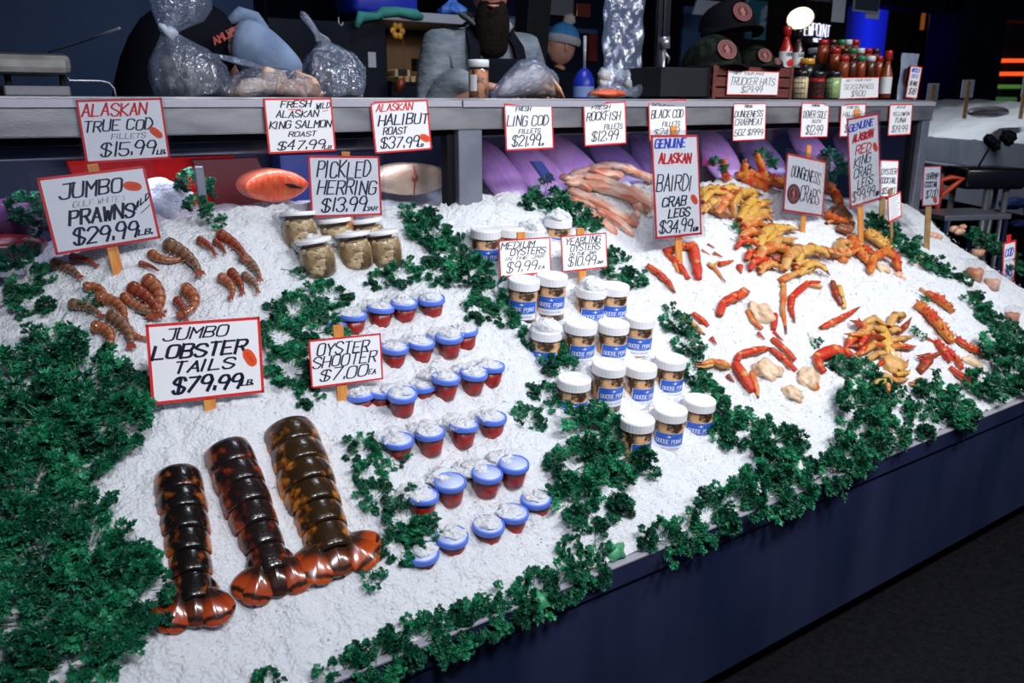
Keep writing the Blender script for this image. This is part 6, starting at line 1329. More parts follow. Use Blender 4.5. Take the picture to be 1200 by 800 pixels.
for tier, (yy, pyt, pyb, items) in enumerate(((2.50, 67, 94, ((987, 'b_red', 'red', 12), (997, 'b_dark', 'dark', 10), (1007, 'b_green', 'green', 11), (1018, 'b_white', 'white', 11), (1028, 'b_red', 'red', 10))), (2.58, 58, 84, ((977, 'b_red', 'red', 12), (988, 'b_dark', 'dark', 10), (997, 'b_green', 'green', 10), (1006, 'b_white', 'white', 10), (1015, 'b_red', 'red', 10), (1024, 'b_dark', 'dark', 9))), (2.66, 48, 74, ((963, 'b_red', 'red', 12), (974, 'b_dark', 'dark', 9), (984, 'b_green', 'green', 9), (992, 'b_white', 'white', 9), (1000, 'b_red', 'red', 10))))):
    for i, (px, cap, cn, w) in enumerate(items):
        bottle(px, pyb, pyt, w, yy, 'b_spice' if i % 2 else 'b_orange', cap, '%s capped seasoning jar, %s from left in the %s tier' % (cn, ORD[i], ('front', 'middle', 'back')[tier]), 'jar', 'seasoning_jar', None)
rk = thing('seasoning_rack', 'stepped dark rack that carries the seasoning jars', 'rack', ctop(1000, 2.50))
for i, (px0, px1, pyb, Y) in enumerate(((979, 1036, 94, 2.485), (968, 1032, 84, 2.555), (956, 1010, 74, 2.635))):
    a = at_y(px0, pyb, Y); b2 = at_y(px1, pyb, Y); bm = bmesh.new(); box(bm, a.x - rk.location.x, b2.x - rk.location.x, Y - 2.50, Y - 2.50 + .06, 0, a.z - ZT - .002, .002); bm_obj('step', bm, M['black'], rk)
price_card('price card SEASONINGS $9.00 leaning on the seasoning rack', [(983, 91), (1030, 90), (1029, 115), (982, 116)], 2.46, [('GET YOUR PIKE', .18, .80, .08, .2, 'k', .12), ('SEASONINGS', .14, .86, .30, .58, 'k', .10), ('$9.00', .32, .66, .60, .92, 'k', .13)], None, (), 0, 0.05)
wb = thing('wire_basket', 'black wire basket holding three sauce jars on the rail', 'basket', ctop(955, 2.45)); k = pxw(955, 2.45); mb = MB(); x0, x1 = -28 * k, 29 * k
for z in (1, 7, 13, 19, 24): mb.tube([(x0, -.005, z * k), (x1, -.005, z * k)], .0012, 5); mb.tube([(x0, -.005, z * k), (x0, .08, z * k)], .0012, 5); mb.tube([(x1, -.005, z * k), (x1, .08, z * k)], .0012, 5); mb.tube([(x0, .08, z * k), (x1, .08, z * k)], .0012, 5)
for i in range(12): x = x0 + (x1 - x0) * i / 11; mb.tube([(x, .08, 1 * k), (x, -.005, 1 * k), (x, -.005, 24 * k)], .0010, 5)
mb.build('wire', M['black'], wb)
bottle(937, 115, 84, 17, 2.475, 'b_cream', 'b_black', 'cream coloured sauce jar in the wire basket', 'jar', 'basket_jar'); bottle(956, 115, 85, 17, 2.475, 'b_red', 'b_black', 'dark red sauce jar in the middle of the wire basket', 'jar', 'basket_jar', 'b_dark'); bottle(975, 115, 85, 17, 2.475, 'b_lime', 'b_black', 'lime green sauce jar in the wire basket', 'jar', 'basket_jar')
bottle(1036, 115, 62, 13, 2.46, 'b_orange', 'b_red', 'tall bottle with white label and orange base at the end of the rack', lab_col='b_white', neck=1)
pc = at_y(1061, 116, 2.47); k = depth(pc) / FPX; pt = thing('coffee_pouch', 'silver clear pouch with a dark round label at the right end of the rail', 'pouch', Vector((pc.x, 2.47, ZT)))
mb = MB(); V = []; nu, nv = 12, 12
for s in (-1, 1):
    for i in range(nu + 1):
        for q in range(nv + 1): u = i / nu; x = q / nv * 2 - 1; V.append(Vector((x * 18 * k, s * .03 * (1 - u) * (1 - x * x) ** .5 + .003 * math.sin(7 * x + 9 * u) * (1 if s > 0 else 1), u * 52 * k)))
F = [(o_ + i * (nv + 1) + q, o_ + i * (nv + 1) + q + 1, o_ + (i + 1) * (nv + 1) + q + 1, o_ + (i + 1) * (nv + 1) + q) for o_ in (0, (nu + 1) * (nv + 1)) for i in range(nu) for q in range(nv)]
mb.add(V, F); mb.build('pouch', mat('pouch_silver', (.26, .30, .42), .35, .3, (.40, .44, .56), 10, .4, 20), pt)
mb = MB(); n = 24; mb.add([Vector((-10 * k + math.cos(2 * PI * i / n) * 8 * k, -.030, 26 * k + math.sin(2 * PI * i / n) * 12 * k)) for i in range(n)], [tuple(range(n))]); mb.build('round_label', M['patch'], pt, smooth=False)
mb = MB(); mb.add([Vector((-10 * k + x * 8 * k, -.031, 26 * k + z * 12 * k)) for x, z in [(0, .5), (.2, .1), (.2, -.5), (0, -.2), (-.2, -.5), (-.25, .1)]], [(0, 1, 2, 3, 4, 5)]); mb.build('label_figure', M['ink_red'], pt, smooth=False)
price_card('slanted white card with blue writing leaning on the silver pouch', [(1068, 77), (1081, 78), (1074, 115), (1060, 115)], 2.425, [('WHOLE', .18, .88, .06, .2, 'b', .14), ('COFFEE', .2, .8, .25, .38, 'b', .1), ('BEANS', .18, .82, .45, .62, 'k', .12), ('$18', .2, .8, .66, .9, 'k', .12)], None, (), 0, 0.0, border=.05)

rz = thing('sauce_riser', 'stepped black riser under the tall sauce bottles', 'rack', ctop(945, 2.66))
for px0, px1, pyb, Y0, Y1 in ((910, 983, 84, 2.665, 2.76), (960, 984, 88, 2.765, 2.83), (936, 966, 100, 2.58, 2.66)):
    a = at_y(px0, pyb, (Y0 + Y1) / 2); b2 = at_y(px1, pyb, (Y0 + Y1) / 2); zt_ = at_y(px0, pyb, {84: 2.70, 88: 2.78, 100: 2.62}[pyb]).z - ZT - .002
    bm = bmesh.new(); box(bm, a.x - rz.location.x, b2.x - rz.location.x, Y0 - 2.66, Y1 - 2.66, 0, zt_, .002); bm_obj('step', bm, M['black'], rz)

# ================================================================== people behind the rail
M['skin'] = mat('skin', (.55, .26, .19), .5, 0, (.60, .30, .23), 14); M['skin_red'] = mat('skin_flushed', (.50, .16, .13), .5, 0, (.56, .24, .18), 10)
M['beard'] = mat('beard', (.006, .004, .004), .85, 0, (.014, .009, .007), 60, .5, 120, Specular_IOR_Level=.1); M['fleece'] = mat('grey_jacket', (.13, .155, .18), .8, 0, (.24, .27, .31), 9, .9, 16, stretch=(1, 1, 2.2), Specular_IOR_Level=.2); M['denim'] = mat('blue_sleeve', (.18, .25, .40), .8, 0, (.30, .39, .56), 8, .8, 14, Specular_IOR_Level=.2)
M['overall'] = mat('black_overall', (.004, .005, .010), .8, Specular_IOR_Level=.1); M['navy_coat'] = mat('navy_coat', (.006, .008, .018), .8, Specular_IOR_Level=.15); M['strap_text'] = mat('strap_red', (.42, .035, .02), .6)
def skin_mesh(name, verts, edges, radii, material, root=0, sub=2, parent=None, loc=None):
    bm = bmesh.new(); lay_ = bm.verts.layers.skin.verify(); vs = [bm.verts.new(v) for v in verts]; bm.verts.ensure_lookup_table()
    for a, b in edges: bm.edges.new((vs[a], vs[b]))
    for i, v in enumerate(vs):
        r = radii[i]; v[lay_].radius = r if hasattr(r, '__len__') else (r, r); v[lay_].use_root = (i == root)
    me = bpy.data.meshes.new(name); bm.to_mesh(me); bm.free(); o = bpy.data.objects.new(name, me); link(o, parent); me.materials.append(material)
    o.modifiers.new('skin', 'SKIN').use_smooth_shade = True
    sd = o.modifiers.new('sub', 'SUBSURF'); sd.levels = sub; sd.render_levels = sub
    bpy.context.view_layer.update()
    dg = bpy.context.evaluated_depsgraph_get(); ev = o.evaluated_get(dg); m2 = bpy.data.meshes.new_from_object(ev); o.modifiers.clear(); o.data = m2
    if not m2.materials: m2.materials.append(material)
    m2.polygons.foreach_set('use_smooth', [True] * len(m2.polygons))
    if loc is not None: o.location = loc
    return o
def head_bm(r=.098, seed=1):
    """head about 0.24 tall: brow, nose, lips, chin, eyes, ears; faces -Y, origin at its middle"""
    mb = MB(); V = []; seg, ri = 32, 26
    for i in range(ri + 1):
        th = PI * i / ri
        for q in range(seg):
            a = 2 * PI * q / seg; x = math.sin(th) * math.sin(a); y = -math.sin(th) * math.cos(a); z = math.cos(th)
            w = .78 * (1 - .16 * max(0, -z) ** 1.2); p = Vector((x * .098 * w / .78 * .80, y * .105, z * .125))
            f = max(0, -y)
            p.y -= f * (.020 * math.exp(-((p.x / .016) ** 2 + ((z + .10) / .17) ** 2)) + .008 * math.exp(-((p.x / .03) ** 2 + ((z + .42) / .06) ** 2)) + .010 * math.exp(-((p.x / .03) ** 2 + ((z + .78) / .14) ** 2)))
            p.y += f * (.010 * math.exp(-(((abs(p.x) - .032) / .016) ** 2 + ((z - .08) / .10) ** 2)) + .006 * math.exp(-((p.x / .03) ** 2 + ((z + .52) / .03) ** 2)))
            p.y -= f * .006 * math.exp(-((z - .24) / .09) ** 2)
            V.append(p)
    mb.add(V, [(i * seg + q, (i + 1) * seg + q, (i + 1) * seg + (q + 1) % seg, i * seg + (q + 1) % seg) for i in range(ri) for q in range(seg)])
    for s in (-1, 1): mb.blob((s * .080, .012, -.008), .03, 12, 8, .05, (.3, .6, 1.05))
    return mb
def eyes(parent, loc, R_):
    for s in (-1, 1):
        mb = MB(); mb.blob((0, 0, 0), .0115, 12, 8); o = mb.build('eye', mat('eye_white', (.42, .36, .33), .4), parent); o.location = loc + R_ @ Vector((s * .031, -.0790, .010))
        mb = MB(); mb.blob((0, 0, 0), .0135, 14, 8, 0, (1.15, .95, .62)); q = mb.build('eyelid', M['skin'], o); q.location = R_ @ Vector((0, .001, .0075)); q.rotation_euler = R_.to_euler()
        mb = MB(); mb.blob((0, 0, 0), .0055, 10, 6); q = mb.build('iris', M['black'], o); q.location = R_ @ Vector((0, -.0075, -.001))
def hand(verts, edges, radii, w, d, up, side, curl=.5):
    """palm and five fingers appended to a skin skeleton at vertex w (the wrist)"""
    p = Vector(verts[w]); d = d.normalized(); n = d.cross(side).normalized()
    verts.append(p + d * .045); radii.append((.030, .016)); edges.append((w, len(verts) - 1)); c = len(verts) - 1
    for i, (off, ln) in enumerate(((-.030, .062), (-.010, .075), (.010, .072), (.028, .058))):
        a = p + d * .085 + side * off; verts.append(a); radii.append(.0095); edges.append((c, len(verts) - 1)); b = a
        for j in range(2): b = b + (d * (1 - curl * (j + .4)) - n * curl * (j + .7)).normalized() * ln * .5; verts.append(b); radii.append(.0088 - .001 * j); edges.append((len(verts) - 2, len(verts) - 1))
    b = p + d * .02 - side * .045; verts.append(b); radii.append(.011); edges.append((w, len(verts) - 1)); verts.append(b + (d * .8 - side * .4 - n * .3).normalized() * .045); radii.append(.009); edges.append((len(verts) - 2, len(verts) - 1))
# bearded man: stands on the raised floor behind the rail
PLAT = .42
bm = bmesh.new(); box(bm, CX0, 5.2, 3.06, 3.9, 0, PLAT); tag(bm_obj('floor_raised', bm, M['black']), kind='structure')
def P3(px, py, Y): return at_y(px, py, Y)
def man():
    Y = 3.18; hx = P3(573, 60, Y).x; k = depth(P3(573, 60, Y)) / FPX; zs = P3(573, 40, Y).z      # shoulder height
    yaw = -.12
    base = Vector((hx, Y + .05, PLAT)); sh = zs - PLAT
    v = []; e = []; r = []
    def add(p, rad, par=None): v.append(Vector(p)); r.append(rad); (e.append((par, len(v) - 1)) if par is not None else None); return len(v) - 1
    pel = add((0, 0, sh * .60), (.12, .09)); wai = add((0, 0, sh * .74), (.11, .08), pel); che = add((0, .01, sh * .90), (.11, .075), wai); nb = add((0, -.01, sh * 1.00), (.06, .055), che); nk = add((0, -.03, sh * 1.05), (.055, .055), nb)
    for s in (-1, 1):
        h = add((s * .10, 0, sh * .52), (.095, .095), pel); kn = add((s * .11, -.02, sh * .29), .066, h); an = add((s * .11, .01, .07), .045, kn); add((s * .12, -.13, .035), (.045, .035), an)
    zr = ZT - PLAT
    for s in (-1, 1):
        q = add((s * .20, 0, sh * .955), (.055, .055), che)
        if s < 0: el = add((-.265, -.06, sh * .76), .052, q); wr = add((-.12, -.26, zr + .045), .032, el); hd = Vector((.9, -.35, -.05))
        else: el = add((.26, -.03, sh * .78), .052, q); wr = add((.20, -.24, zr + .06), .032, el); hd = Vector((-.5, -.8, -.1))
        hand(v, e, r, wr, hd, Vector((0, 0, 1)), Vector((hd.y, -hd.x, 0)).normalized() * -1, .45)
    body = skin_mesh('person', v, e, r, M['skin'], 0, 2, None, base); body.rotation_euler = (0, 0, yaw)
    tag(body, 'bearded man in a grey jacket and black overalls leaning on the rail', 'person')
    ctr = Vector((0, -.075, sh * 1.05 + .10)); R_ = Euler((.16, 0, -.35)).to_matrix(); hb = head_bm(); hb.V = [R_ @ q + ctr for q in hb.V]
    hd_ = hb.build('head', M['skin_red'], body); eyes(body, ctr, R_)
    # beard: a full one that reaches the chest
    mb = MB(); V = []; seg, ri = 26, 16
    for i in range(ri + 1):
        t = i / ri
        for q in range(seg):
            a = 2 * PI * q / seg; w = .086 * (1 - .25 * t) * math.sin(min(1, .35 + t * 1.2) * PI / 2) * (1 if t < .8 else math.sqrt(max(.02, 1 - ((t - .8) / .21) ** 2)))
            V.append(R_ @ Vector((w * math.sin(a) * 1.0, -.060 - .75 * w * math.cos(a) - .02 * t, -.030 - t * .235 + .004 * math.sin(9 * a + 5 * t))) + ctr)
    mb.add(V, [(i * seg + q, (i + 1) * seg + q, (i + 1) * seg + (q + 1) % seg, i * seg + (q + 1) % seg) for i in range(ri) for q in range(seg)])
    mb.build('beard', M['beard'], body)
    mb = MB(); mb.blob((0, .012, .035), .112, 22, 14, .03, (.84, .98, 1.0)); mb.V = [R_ @ q + ctr for q in mb.V if True]
    for i_, q in enumerate(mb.V): pass
    mb.V = [q + Vector((0, .018, .018)) for q in mb.V]; mb.build('hair', M['beard'], body)
    mb = MB(); mb.tube([R_ @ Vector((-.022, -.117, -.055)) + ctr, R_ @ Vector((0, -.124, -.057)) + ctr, R_ @ Vector((.022, -.117, -.055)) + ctr], [.003, .006, .003], 8); mb.build('lips', M['skin_red'], body)
    # jacket: body and sleeves one surface, a little larger than the figure
    jv = []; je = []; jr = []
    def ad(p, rad, par=None): jv.append(Vector(p)); jr.append(rad); (je.append((par, len(jv) - 1)) if par is not None else None); return len(jv) - 1
    a0 = ad((0, 0, sh * .60), (.175, .135)); a1 = ad((0, 0, sh * .76), (.18, .135), a0); a2 = ad((0, 0, sh * .90), (.205, .145), a1); a3 = ad((0, .015, sh * 1.00), (.105, .095), a2); ad((0, .01, sh * 1.05), (.085, .085), a3)
    q = ad((-.21, 0, sh * .955), (.10, .10), a2); el = ad((-.275, -.06, sh * .76), .080, q); mid = ad((-.21, -.15, zr + .085), .066, el); ad((-.15, -.235, zr + .056), .050, mid)
    q = ad((.21, 0, sh * .955), (.10, .10), a2); el = ad((.27, -.03, sh * .78), .080, q); mid = ad((.24, -.13, zr + .09), .066, el); ad((.21, -.21, zr + .07), .050, mid)
    jk = skin_mesh('jacket', jv, je, jr, M['fleece'], 0, 2, body)
    mb = MB()                                            # soft padded folds on the sleeves
    # overalls bib and straps on the jacket
    bm = bmesh.new(); box(bm, -.115, .115, -.178, -.120, sh * .58, sh * .93, .02); bm_obj('bib', bm, M['overall'], body)
    for s in (-1, 1):
        mb = MB(); P = [Vector((s * .10, -.168, sh * .80)), Vector((s * .115, -.172, sh * .88)), Vector((s * .105, -.135, sh * .965)), Vector((s * .085, -.05, sh * 1.025)), Vector((s * .07, .06, sh * 1.02))]
        W_ = Vector((.024, 0, 0)); V = []
        for p in P: V += [p - W_, p + W_, p + W_ + Vector((0, .008, -.004)), p - W_ + Vector((0, .008, -.004))]
        mb.add(V, [(i * 4 + j, i * 4 + (j + 1) % 4, i * 4 + 4 + (j + 1) % 4, i * 4 + 4 + j) for i in range(4) for j in range(4)]); o = mb.build('strap', M['overall'], body, smooth=False)
        mb = MB()
        for i in range(9):
            z = .815 + .008 * i; t = (i % 3) * .002; mb.box(s * .105 - .016 + t, s * .105 + .014 - t, -.1755, -.172, sh * z, sh * (z + .0035))
        mb.build('strap_lettering', M['strap_text'], o, smooth=False)
    mb = MB()
    for s in (-1, 1): mb.tube([(s * .02, -.125, sh * .985), (s * .07, -.10, sh * 1.02), (s * .10, -.01, sh * 1.05), (s * .05, .08, sh * 1.06)], [.012, .02, .02, .016], 8, .6)
    cmb = MB(); cmb.tube([(-.02, -.125, sh * .985), (-.075, -.10, sh * 1.02), (-.10, -.01, sh * 1.05), (0, .085, sh * 1.06), (.10, -.01, sh * 1.05), (.075, -.10, sh * 1.02), (.02, -.125, sh * .985)], .02, 8, .6); cmb.build('collar', M['fleece'], body)
man()
# person bending over behind the knotted bag
def bender():
    Y = 3.25; k = depth(P3(220, 60, Y)) / FPX; b0 = P3(190, 110, Y); hip = Vector((P3(178, 70, Y).x, Y, P3(178, 66, Y).z)); o0 = Vector((hip.x, Y, PLAT)); z = lambda py: P3(200, py, Y).z - PLAT; x = lambda px: P3(px, 60, Y).x - hip.x
    v = []; e = []; r = []
    def add(p, rad, par=None): v.append(Vector(p)); r.append(rad); (e.append((par, len(v) - 1)) if par is not None else None); return len(v) - 1
    zh = hip.z - PLAT
    pel = add((0, 0, zh * .86), (.14, .13)); wai = add((.06, 0, z(50)), (.09, .09), pel); che = add((x(240), 0, z(52)), (.08, .08), wai); nb = add((x(278), -.03, z(44)), .06, che); nk = add((x(296), -.03, z(52)), .058, nb); add((x(310), -.03, z(66)), .05, nk)
    for s in (-1, 1):
        h = add((-.01, s * .10, zh * .70), .095, pel); kn = add((.03, s * .11, zh * .40), .066, h); an = add((-.02, s * .11, .07), .046, kn); add((.10, s * .12, .035), (.045, .035), an)
    q = add((x(272), -.16, z(52)), .05, che); el = add((x(304), -.20, z(74)), .046, q); wr = add((x(318), -.30, z(98)), .032, el); hand(v, e, r, wr, Vector((-.6, -.3, -.7)), Vector((0, 0, 1)), Vector((.3, -.9, 0)), .5)
    q = add((x(262), .15, z(54)), .05, che); el = add((x(290), .2, z(90)), .046, q); wr = add((x(280), .1, z(118)), .032, el); hand(v, e, r, wr, Vector((-.4, -.5, -.6)), Vector((0, 0, 1)), Vector((.3, -.9, 0)), .5)
    body = skin_mesh('person', v, e, r, M['skin'], 0, 2, None, o0); tag(body, 'person bending down behind the knotted bag, dark vest and light blue sleeve', 'person')
    c = Vector((x(318), -.03, z(84))); R_ = Euler((0, 2.0, -PI / 2 + .3), 'XYZ').to_matrix(); hb = head_bm(); hb.V = [R_ @ q_ + c for q_ in hb.V]; hb.build('head', M['skin'], body); eyes(body, c, R_)
    mb = MB(); mb.blob((0, .012, .04), .112, 20, 12, .03, (.84, .98, .95)); mb.V = [R_ @ q_ + c for q_ in mb.V]; mb.build('hair', M['beard'], body)
    vv = []; ee = []; rr_ = []
    def ad(p, rad, par=None): vv.append(Vector(p)); rr_.append(rad); (ee.append((par, len(vv) - 1)) if par is not None else None); return len(vv) - 1
    a = ad((-.02, 0, zh * .45), (.16, .17)); b = ad((-.02, 0, zh * .86), (.165, .16), a); b2 = ad((.05, 0, z(48)), (.165, .17), b); c2 = ad((x(240), -.02, z(48)), (.155, .18), b2); ad((x(276), -.03, z(42)), (.10, .12), c2)
    vest = skin_mesh('vest', vv, ee, rr_, M['overall'], 0, 2, body)
    sl = []; se = []; sr = []
    for i, (p, rad) in enumerate((((x(256), -.14, z(50)), .10), ((x(280), -.19, z(54)), .095), ((x(304), -.22, z(76)), .070), ((x(316), -.27, z(92)), .052))): sl.append(Vector(p)); sr.append(rad); (se.append((i - 1, i)) if i else None)
    skin_mesh('sleeve', sl, se, sr, M['denim'], 0, 2, body)
    mb = MB(); P = [Vector((x(px), -.08 + .0 * i, z(py))) for i, (px, py) in enumerate(((262, 24), (276, 15), (290, 20), (300, 32), (304, 46)))]; mb.tube(P, [.02, .04, .045, .035, .02], 12, .7); mb.build('hood', M['denim'], body)
    t = MB(); write(t, 'AMUZEA', -.062, .062, -.014, .014, .006, y=0, slant=.1)
    A = axes((.0, -1, .25), (.85, 0, .45)); cc = Vector((x(247), -.212, z(42)))
    t.V = [A @ Vector((q_.x, q_.z, 0)) + cc for q_ in t.V]; t.build('back_lettering', M['strap_text'], vest, smooth=False)
bender()
# person with the knitted hat, further back
def hat_person():
    Y = 5.0; c = P3(655, 62, Y); k = depth(c) / FPX; o0 = Vector((c.x, Y, 0)); z = lambda py: P3(655, py, Y).z
    v = []; e = []; r = []
    def add(p, rad, par=None): v.append(Vector(p)); r.append(rad); (e.append((par, len(v) - 1)) if par is not None else None); return len(v) - 1
    H = z(20); sh = H - .36
    pel = add((0, 0, sh * .62), (.15, .12)); wai = add((0, 0, sh * .76), (.10, .08), pel); che = add((0, 0, sh * .90), (.10, .08), wai); nk = add((0, 0, sh * 1.03), .055, che)
    for s in (-1, 1):
        h = add((s * .09, 0, sh * .54), .09, pel); kn = add((s * .10, -.02, sh * .30), .062, h); an = add((s * .10, 0, .07), .043, kn); add((s * .11, -.12, .035), .038, an)
        q = add((s * .19, 0, sh * .95), .05, che); el = add((s * .23, -.03, sh * .76), .05, q); wr = add((s * .18, -.2, sh * .70), .032, el); hand(v, e, r, wr, Vector((-s * .2, -.9, -.1)), Vector((0, 0, 1)), Vector((1, 0, 0)), .5)
    body = skin_mesh('person', v, e, r, M['skin'], 0, 2, None, o0); tag(body, 'person in a blue knitted hat with white pompom facing left, dark coat', 'person')
    cc = Vector((0, -.02, sh * 1.03 + .11)); R_ = Euler((.05, 0, -1.85)).to_matrix(); hb = head_bm(); hb.V = [R_ @ q + cc for q in hb.V]; hb.build('head', M['skin'], body); eyes(body, cc, R_)
    jv = [Vector((0, 0, sh * .5)), Vector((0, 0, sh * .76)), Vector((0, 0, sh * .92)), Vector((0, 0, sh * 1.03))]; je = [(0, 1), (1, 2), (2, 3)]; jr = [(.22, .17), (.22, .17), (.24, .17), (.12, .10)]
    for s in (-1, 1):
        n = len(jv); jv += [Vector((s * .20, 0, sh * .955)), Vector((s * .24, -.03, sh * .77)), Vector((s * .20, -.15, sh * .72))]; je += [(2, n), (n, n + 1), (n + 1, n + 2)]; jr += [.09, .075, .05]
    skin_mesh('coat', jv, je, jr, M['navy_coat'], 0, 2, body)
    R2 = R_ @ Euler((-.22, 0, 0)).to_matrix(); mb = MB(); V = []; seg, ri = 36, 10
    for i in range(ri + 1):
        th = PI / 2 * i / ri
        for q in range(seg): a = 2 * PI * q / seg; w = 1 + .03 * math.cos(18 * a); V.append(R2 @ Vector((math.cos(a) * math.cos(th) * .100 * w, math.sin(a) * math.cos(th) * .118 * w + .01, .04 + math.sin(th) * .125)) + cc)
    mb.add(V, [(i * seg + q, i * seg + (q + 1) % seg, (i + 1) * seg + (q + 1) % seg, (i + 1) * seg + q) for i in range(ri) for q in range(seg)]); ht = mb.build('knitted_hat', mat('knit_blue', (.03, .22, .55), .8, 0, (.06, .32, .68), 40, .4, 90), body)
    mb = MB(); V = []
    for i in range(7):
        t = i / 6; rr = 1 + .09 * math.sin(t * PI)
        for q in range(seg): a = 2 * PI * q / seg; V.append(R2 @ Vector((math.cos(a) * .102 * rr, math.sin(a) * .120 * rr + .01, .015 + .055 * t)) + cc)
    mb.add(V, [(i * seg + q, i * seg + (q + 1) % seg, (i + 1) * seg + (q + 1) % seg, (i + 1) * seg + q) for i in range(6) for q in range(seg)]); mb.build('cuff', mat('knit_white', (.46, .46, .52), .9, 0, (.58, .58, .62), 60, .5, 120), ht)
    mb = MB(); mb.blob(R2 @ Vector((0, .03, .185)) + cc, .042, 16, 12, .10); mb.build('pompom', mat('pompom', (.66, .58, .58), .9, 0, (.5, .42, .42), 60, .5, 120), ht)
hat_person()

# ================================================================== beyond: stall, posts, signs, second stand
M['shelf_white'] = mat('shelf_edge', (.35, .37, .44), .5); M['blue_vivid'] = mat('blue_plastic', (.015, .03, .42), .35, 0, (.02, .05, .55), 6); M['teal_cloth'] = mat('teal_cloth', (.03, .24, .22), .8, 0, (.06, .34, .30), 14, .3, 60)
Yb = 4.3
stall = thing('stall_cabinet', 'dark stall cabinet with open shelf bay and pale top shelf behind the bearded man', 'cabinet', at_y(450, 112, Yb)); stall.location.z = 0
def spart(name, px0, py0, px1, py1, Y, th, m, bev=.004, zb=None):
    a = at_y(px0, py1, Y); b = at_y(px1, py1, Y); zt = at_y((px0 + px1) / 2, py0, Y).z; z0 = at_y((px0 + px1) / 2, py1, Y).z if zb is None else zb
    bm = bmesh.new(); box(bm, a.x, b.x, Y, Y + th, z0, zt, bev)
    for v in bm.verts: v.co -= stall.location
    return bm_obj(name, bm, m, stall)
M['cab_navy'] = mat('cabinet_navy', (.004, .007, .017), .6, Specular_IOR_Level=.15)
spart('side_cabinet', 300, 24, 455, 112, Yb, .5, M['cab_navy'], zb=0); spart('top_shelf', 448, 17, 612, 28, Yb - .04, .5, M['shelf_white']); spart('back_panel', 455, 28, 612, 112, Yb + .46, .03, mat('bay_brown', (.085, .045, .02), .6, 0, (.05, .028, .014), 3), zb=0); spart('inner_shelf', 459, 96, 612, 101, Yb, .45, M['black']); spart('lower_front', 459, 101, 612, 112, Yb, .05, M['cab_navy'], zb=0)
spart('paper_note', 432, 61, 441, 79, Yb - .006, .004, mat('note', (.42, .42, .50), .7), 0)
area('stall_lamp', (at_y(500, 60, 4.5).x, 4.5, at_y(500, 33, 4.4).z), (at_y(500, 60, 4.5).x, 4.6, 1.5), (.5, .2), .8, (1.0, .72, .42), 150)
t = thing('card_terminal', 'cream card terminal with dark screen on the stall shelf', 'device', at_y(474, 96, Yb + .15)); k = pxw(474, Yb + .15)
bm = bmesh.new(); box(bm, -12 * k, 9 * k, 0, .12, 0, 14 * k, .012); bm_obj('casing', bm, mat('casing_cream', (.42, .36, .24), .4), t); bm = bmesh.new(); box(bm, -8 * k, 4 * k, -.004, .004, 4 * k, 14 * k, .002); bm_obj('screen', bm, M['black_gloss'], t)
t = thing('cash_display', 'small black display with a glowing lavender screen on the stall shelf', 'device', at_y(499, 96, Yb + .12)); k = pxw(499, Yb + .12)
bm = bmesh.new(); box(bm, -12 * k, 11 * k, 0, .06, 12 * k, 26 * k, .004); box(bm, -3 * k, 3 * k, .01, .05, 0, 13 * k, .002); bm_obj('casing', bm, M['black'], t); bm = bmesh.new(); box(bm, -8 * k, 9 * k, -.004, .002, 16 * k, 21.5 * k, 0); bm_obj('screen', bm, emit('screen_lavender', (.62, .55, .95), 1.0), t)
t = thing('wooden_tray', 'yellow wooden tray with slats on the stall shelf edge', 'tray', at_y(489, 97, Yb)); k = pxw(489, Yb)
for i in range(6): bm = bmesh.new(); box(bm, (-24 + i * 8) * k, (-18 + i * 8) * k, 0, .2, 0, 7 * k, .004); bm_obj('slat', bm, mat('tray_wood', (.50, .32, .12), .5), t)
mb = MB(); mb.tube([(0, 0, 0), (3 * k, -.01, 9 * k), (9 * k, 0, 15 * k)], [4 * k, 5 * k, 2 * k], 10); mb.tube([(9 * k, 0, 15 * k), (9 * k, 0, 79 * k)], .002, 4); o = mb.build('orange_fish_toy', M['b_orange']); o.location = at_y(466, 107, Yb - .1); tag(o, 'orange and yellow ornament hanging at the stall shelf', 'ornament')
mb = MB()
for i in range(6): a = i * PI / 3; mb.blob((math.cos(a) * .028, 0, math.sin(a) * .028), .018, 10, 8, .1, (1, .5, 1))
o = mb.build('yellow_flower', M['b_yellow']); o.location = at_y(466, 36, Yb - .02); tag(o, 'yellow flower ornament under the pale shelf', 'ornament')
a = at_y(456, 17, Yb + .1); k = pxw(456, Yb + .1); bm = bmesh.new(); box(bm, -42 * k, 40 * k, 0, .3, 0, 40 * k, .03); o = bm_obj('blue_tub', bm, M['blue_vivid'], smooth=True); o.location = a; tag(o, 'vivid blue tub standing on the stall cabinet', 'tub')
mb = MB(); k = pxw(456, Yb - .06); mb.tube([(-42 * k, 0, -14 * k), (-36 * k, 0, -2 * k), (-16 * k, 0, -1 * k), (-8 * k, 0, 4 * k), (12 * k, 0, 6 * k), (34 * k, 0, 4 * k), (44 * k, 0, 1 * k)], [3 * k, 6 * k, 4 * k, 6 * k, 5 * k, 6 * k, 3 * k], 14); o = mb.build('teal_cloth', M['teal_cloth']); o.location = at_y(456, 19, Yb - .06); tag(o, 'teal cloth draped along the edge of the blue tub', 'cloth')
film_bag('blue_bag', 'knotted bright blue bag on the pale shelf beside the bearded man', [(.001, .0, 0), (.085, .004, 0), (.08, .03, 0), (.03, .06, 0), (.02, .075, 0), (.05, .11, .02), (.03, .15, -.01)], at_y(530, 17, Yb + .05), mat('bag_blue', (.05, .16, .62), .35, 0, (.10, .26, .80), 12), seed=4, fold=.12)
o = slab_y('black_post', 612, 0, 638, 112, 3.95, .12, M['black'], 'black slanting post behind the right shoulder of the bearded man', 'post', skew=.12); o.location.z -= 0; o.scale.z = 1.35
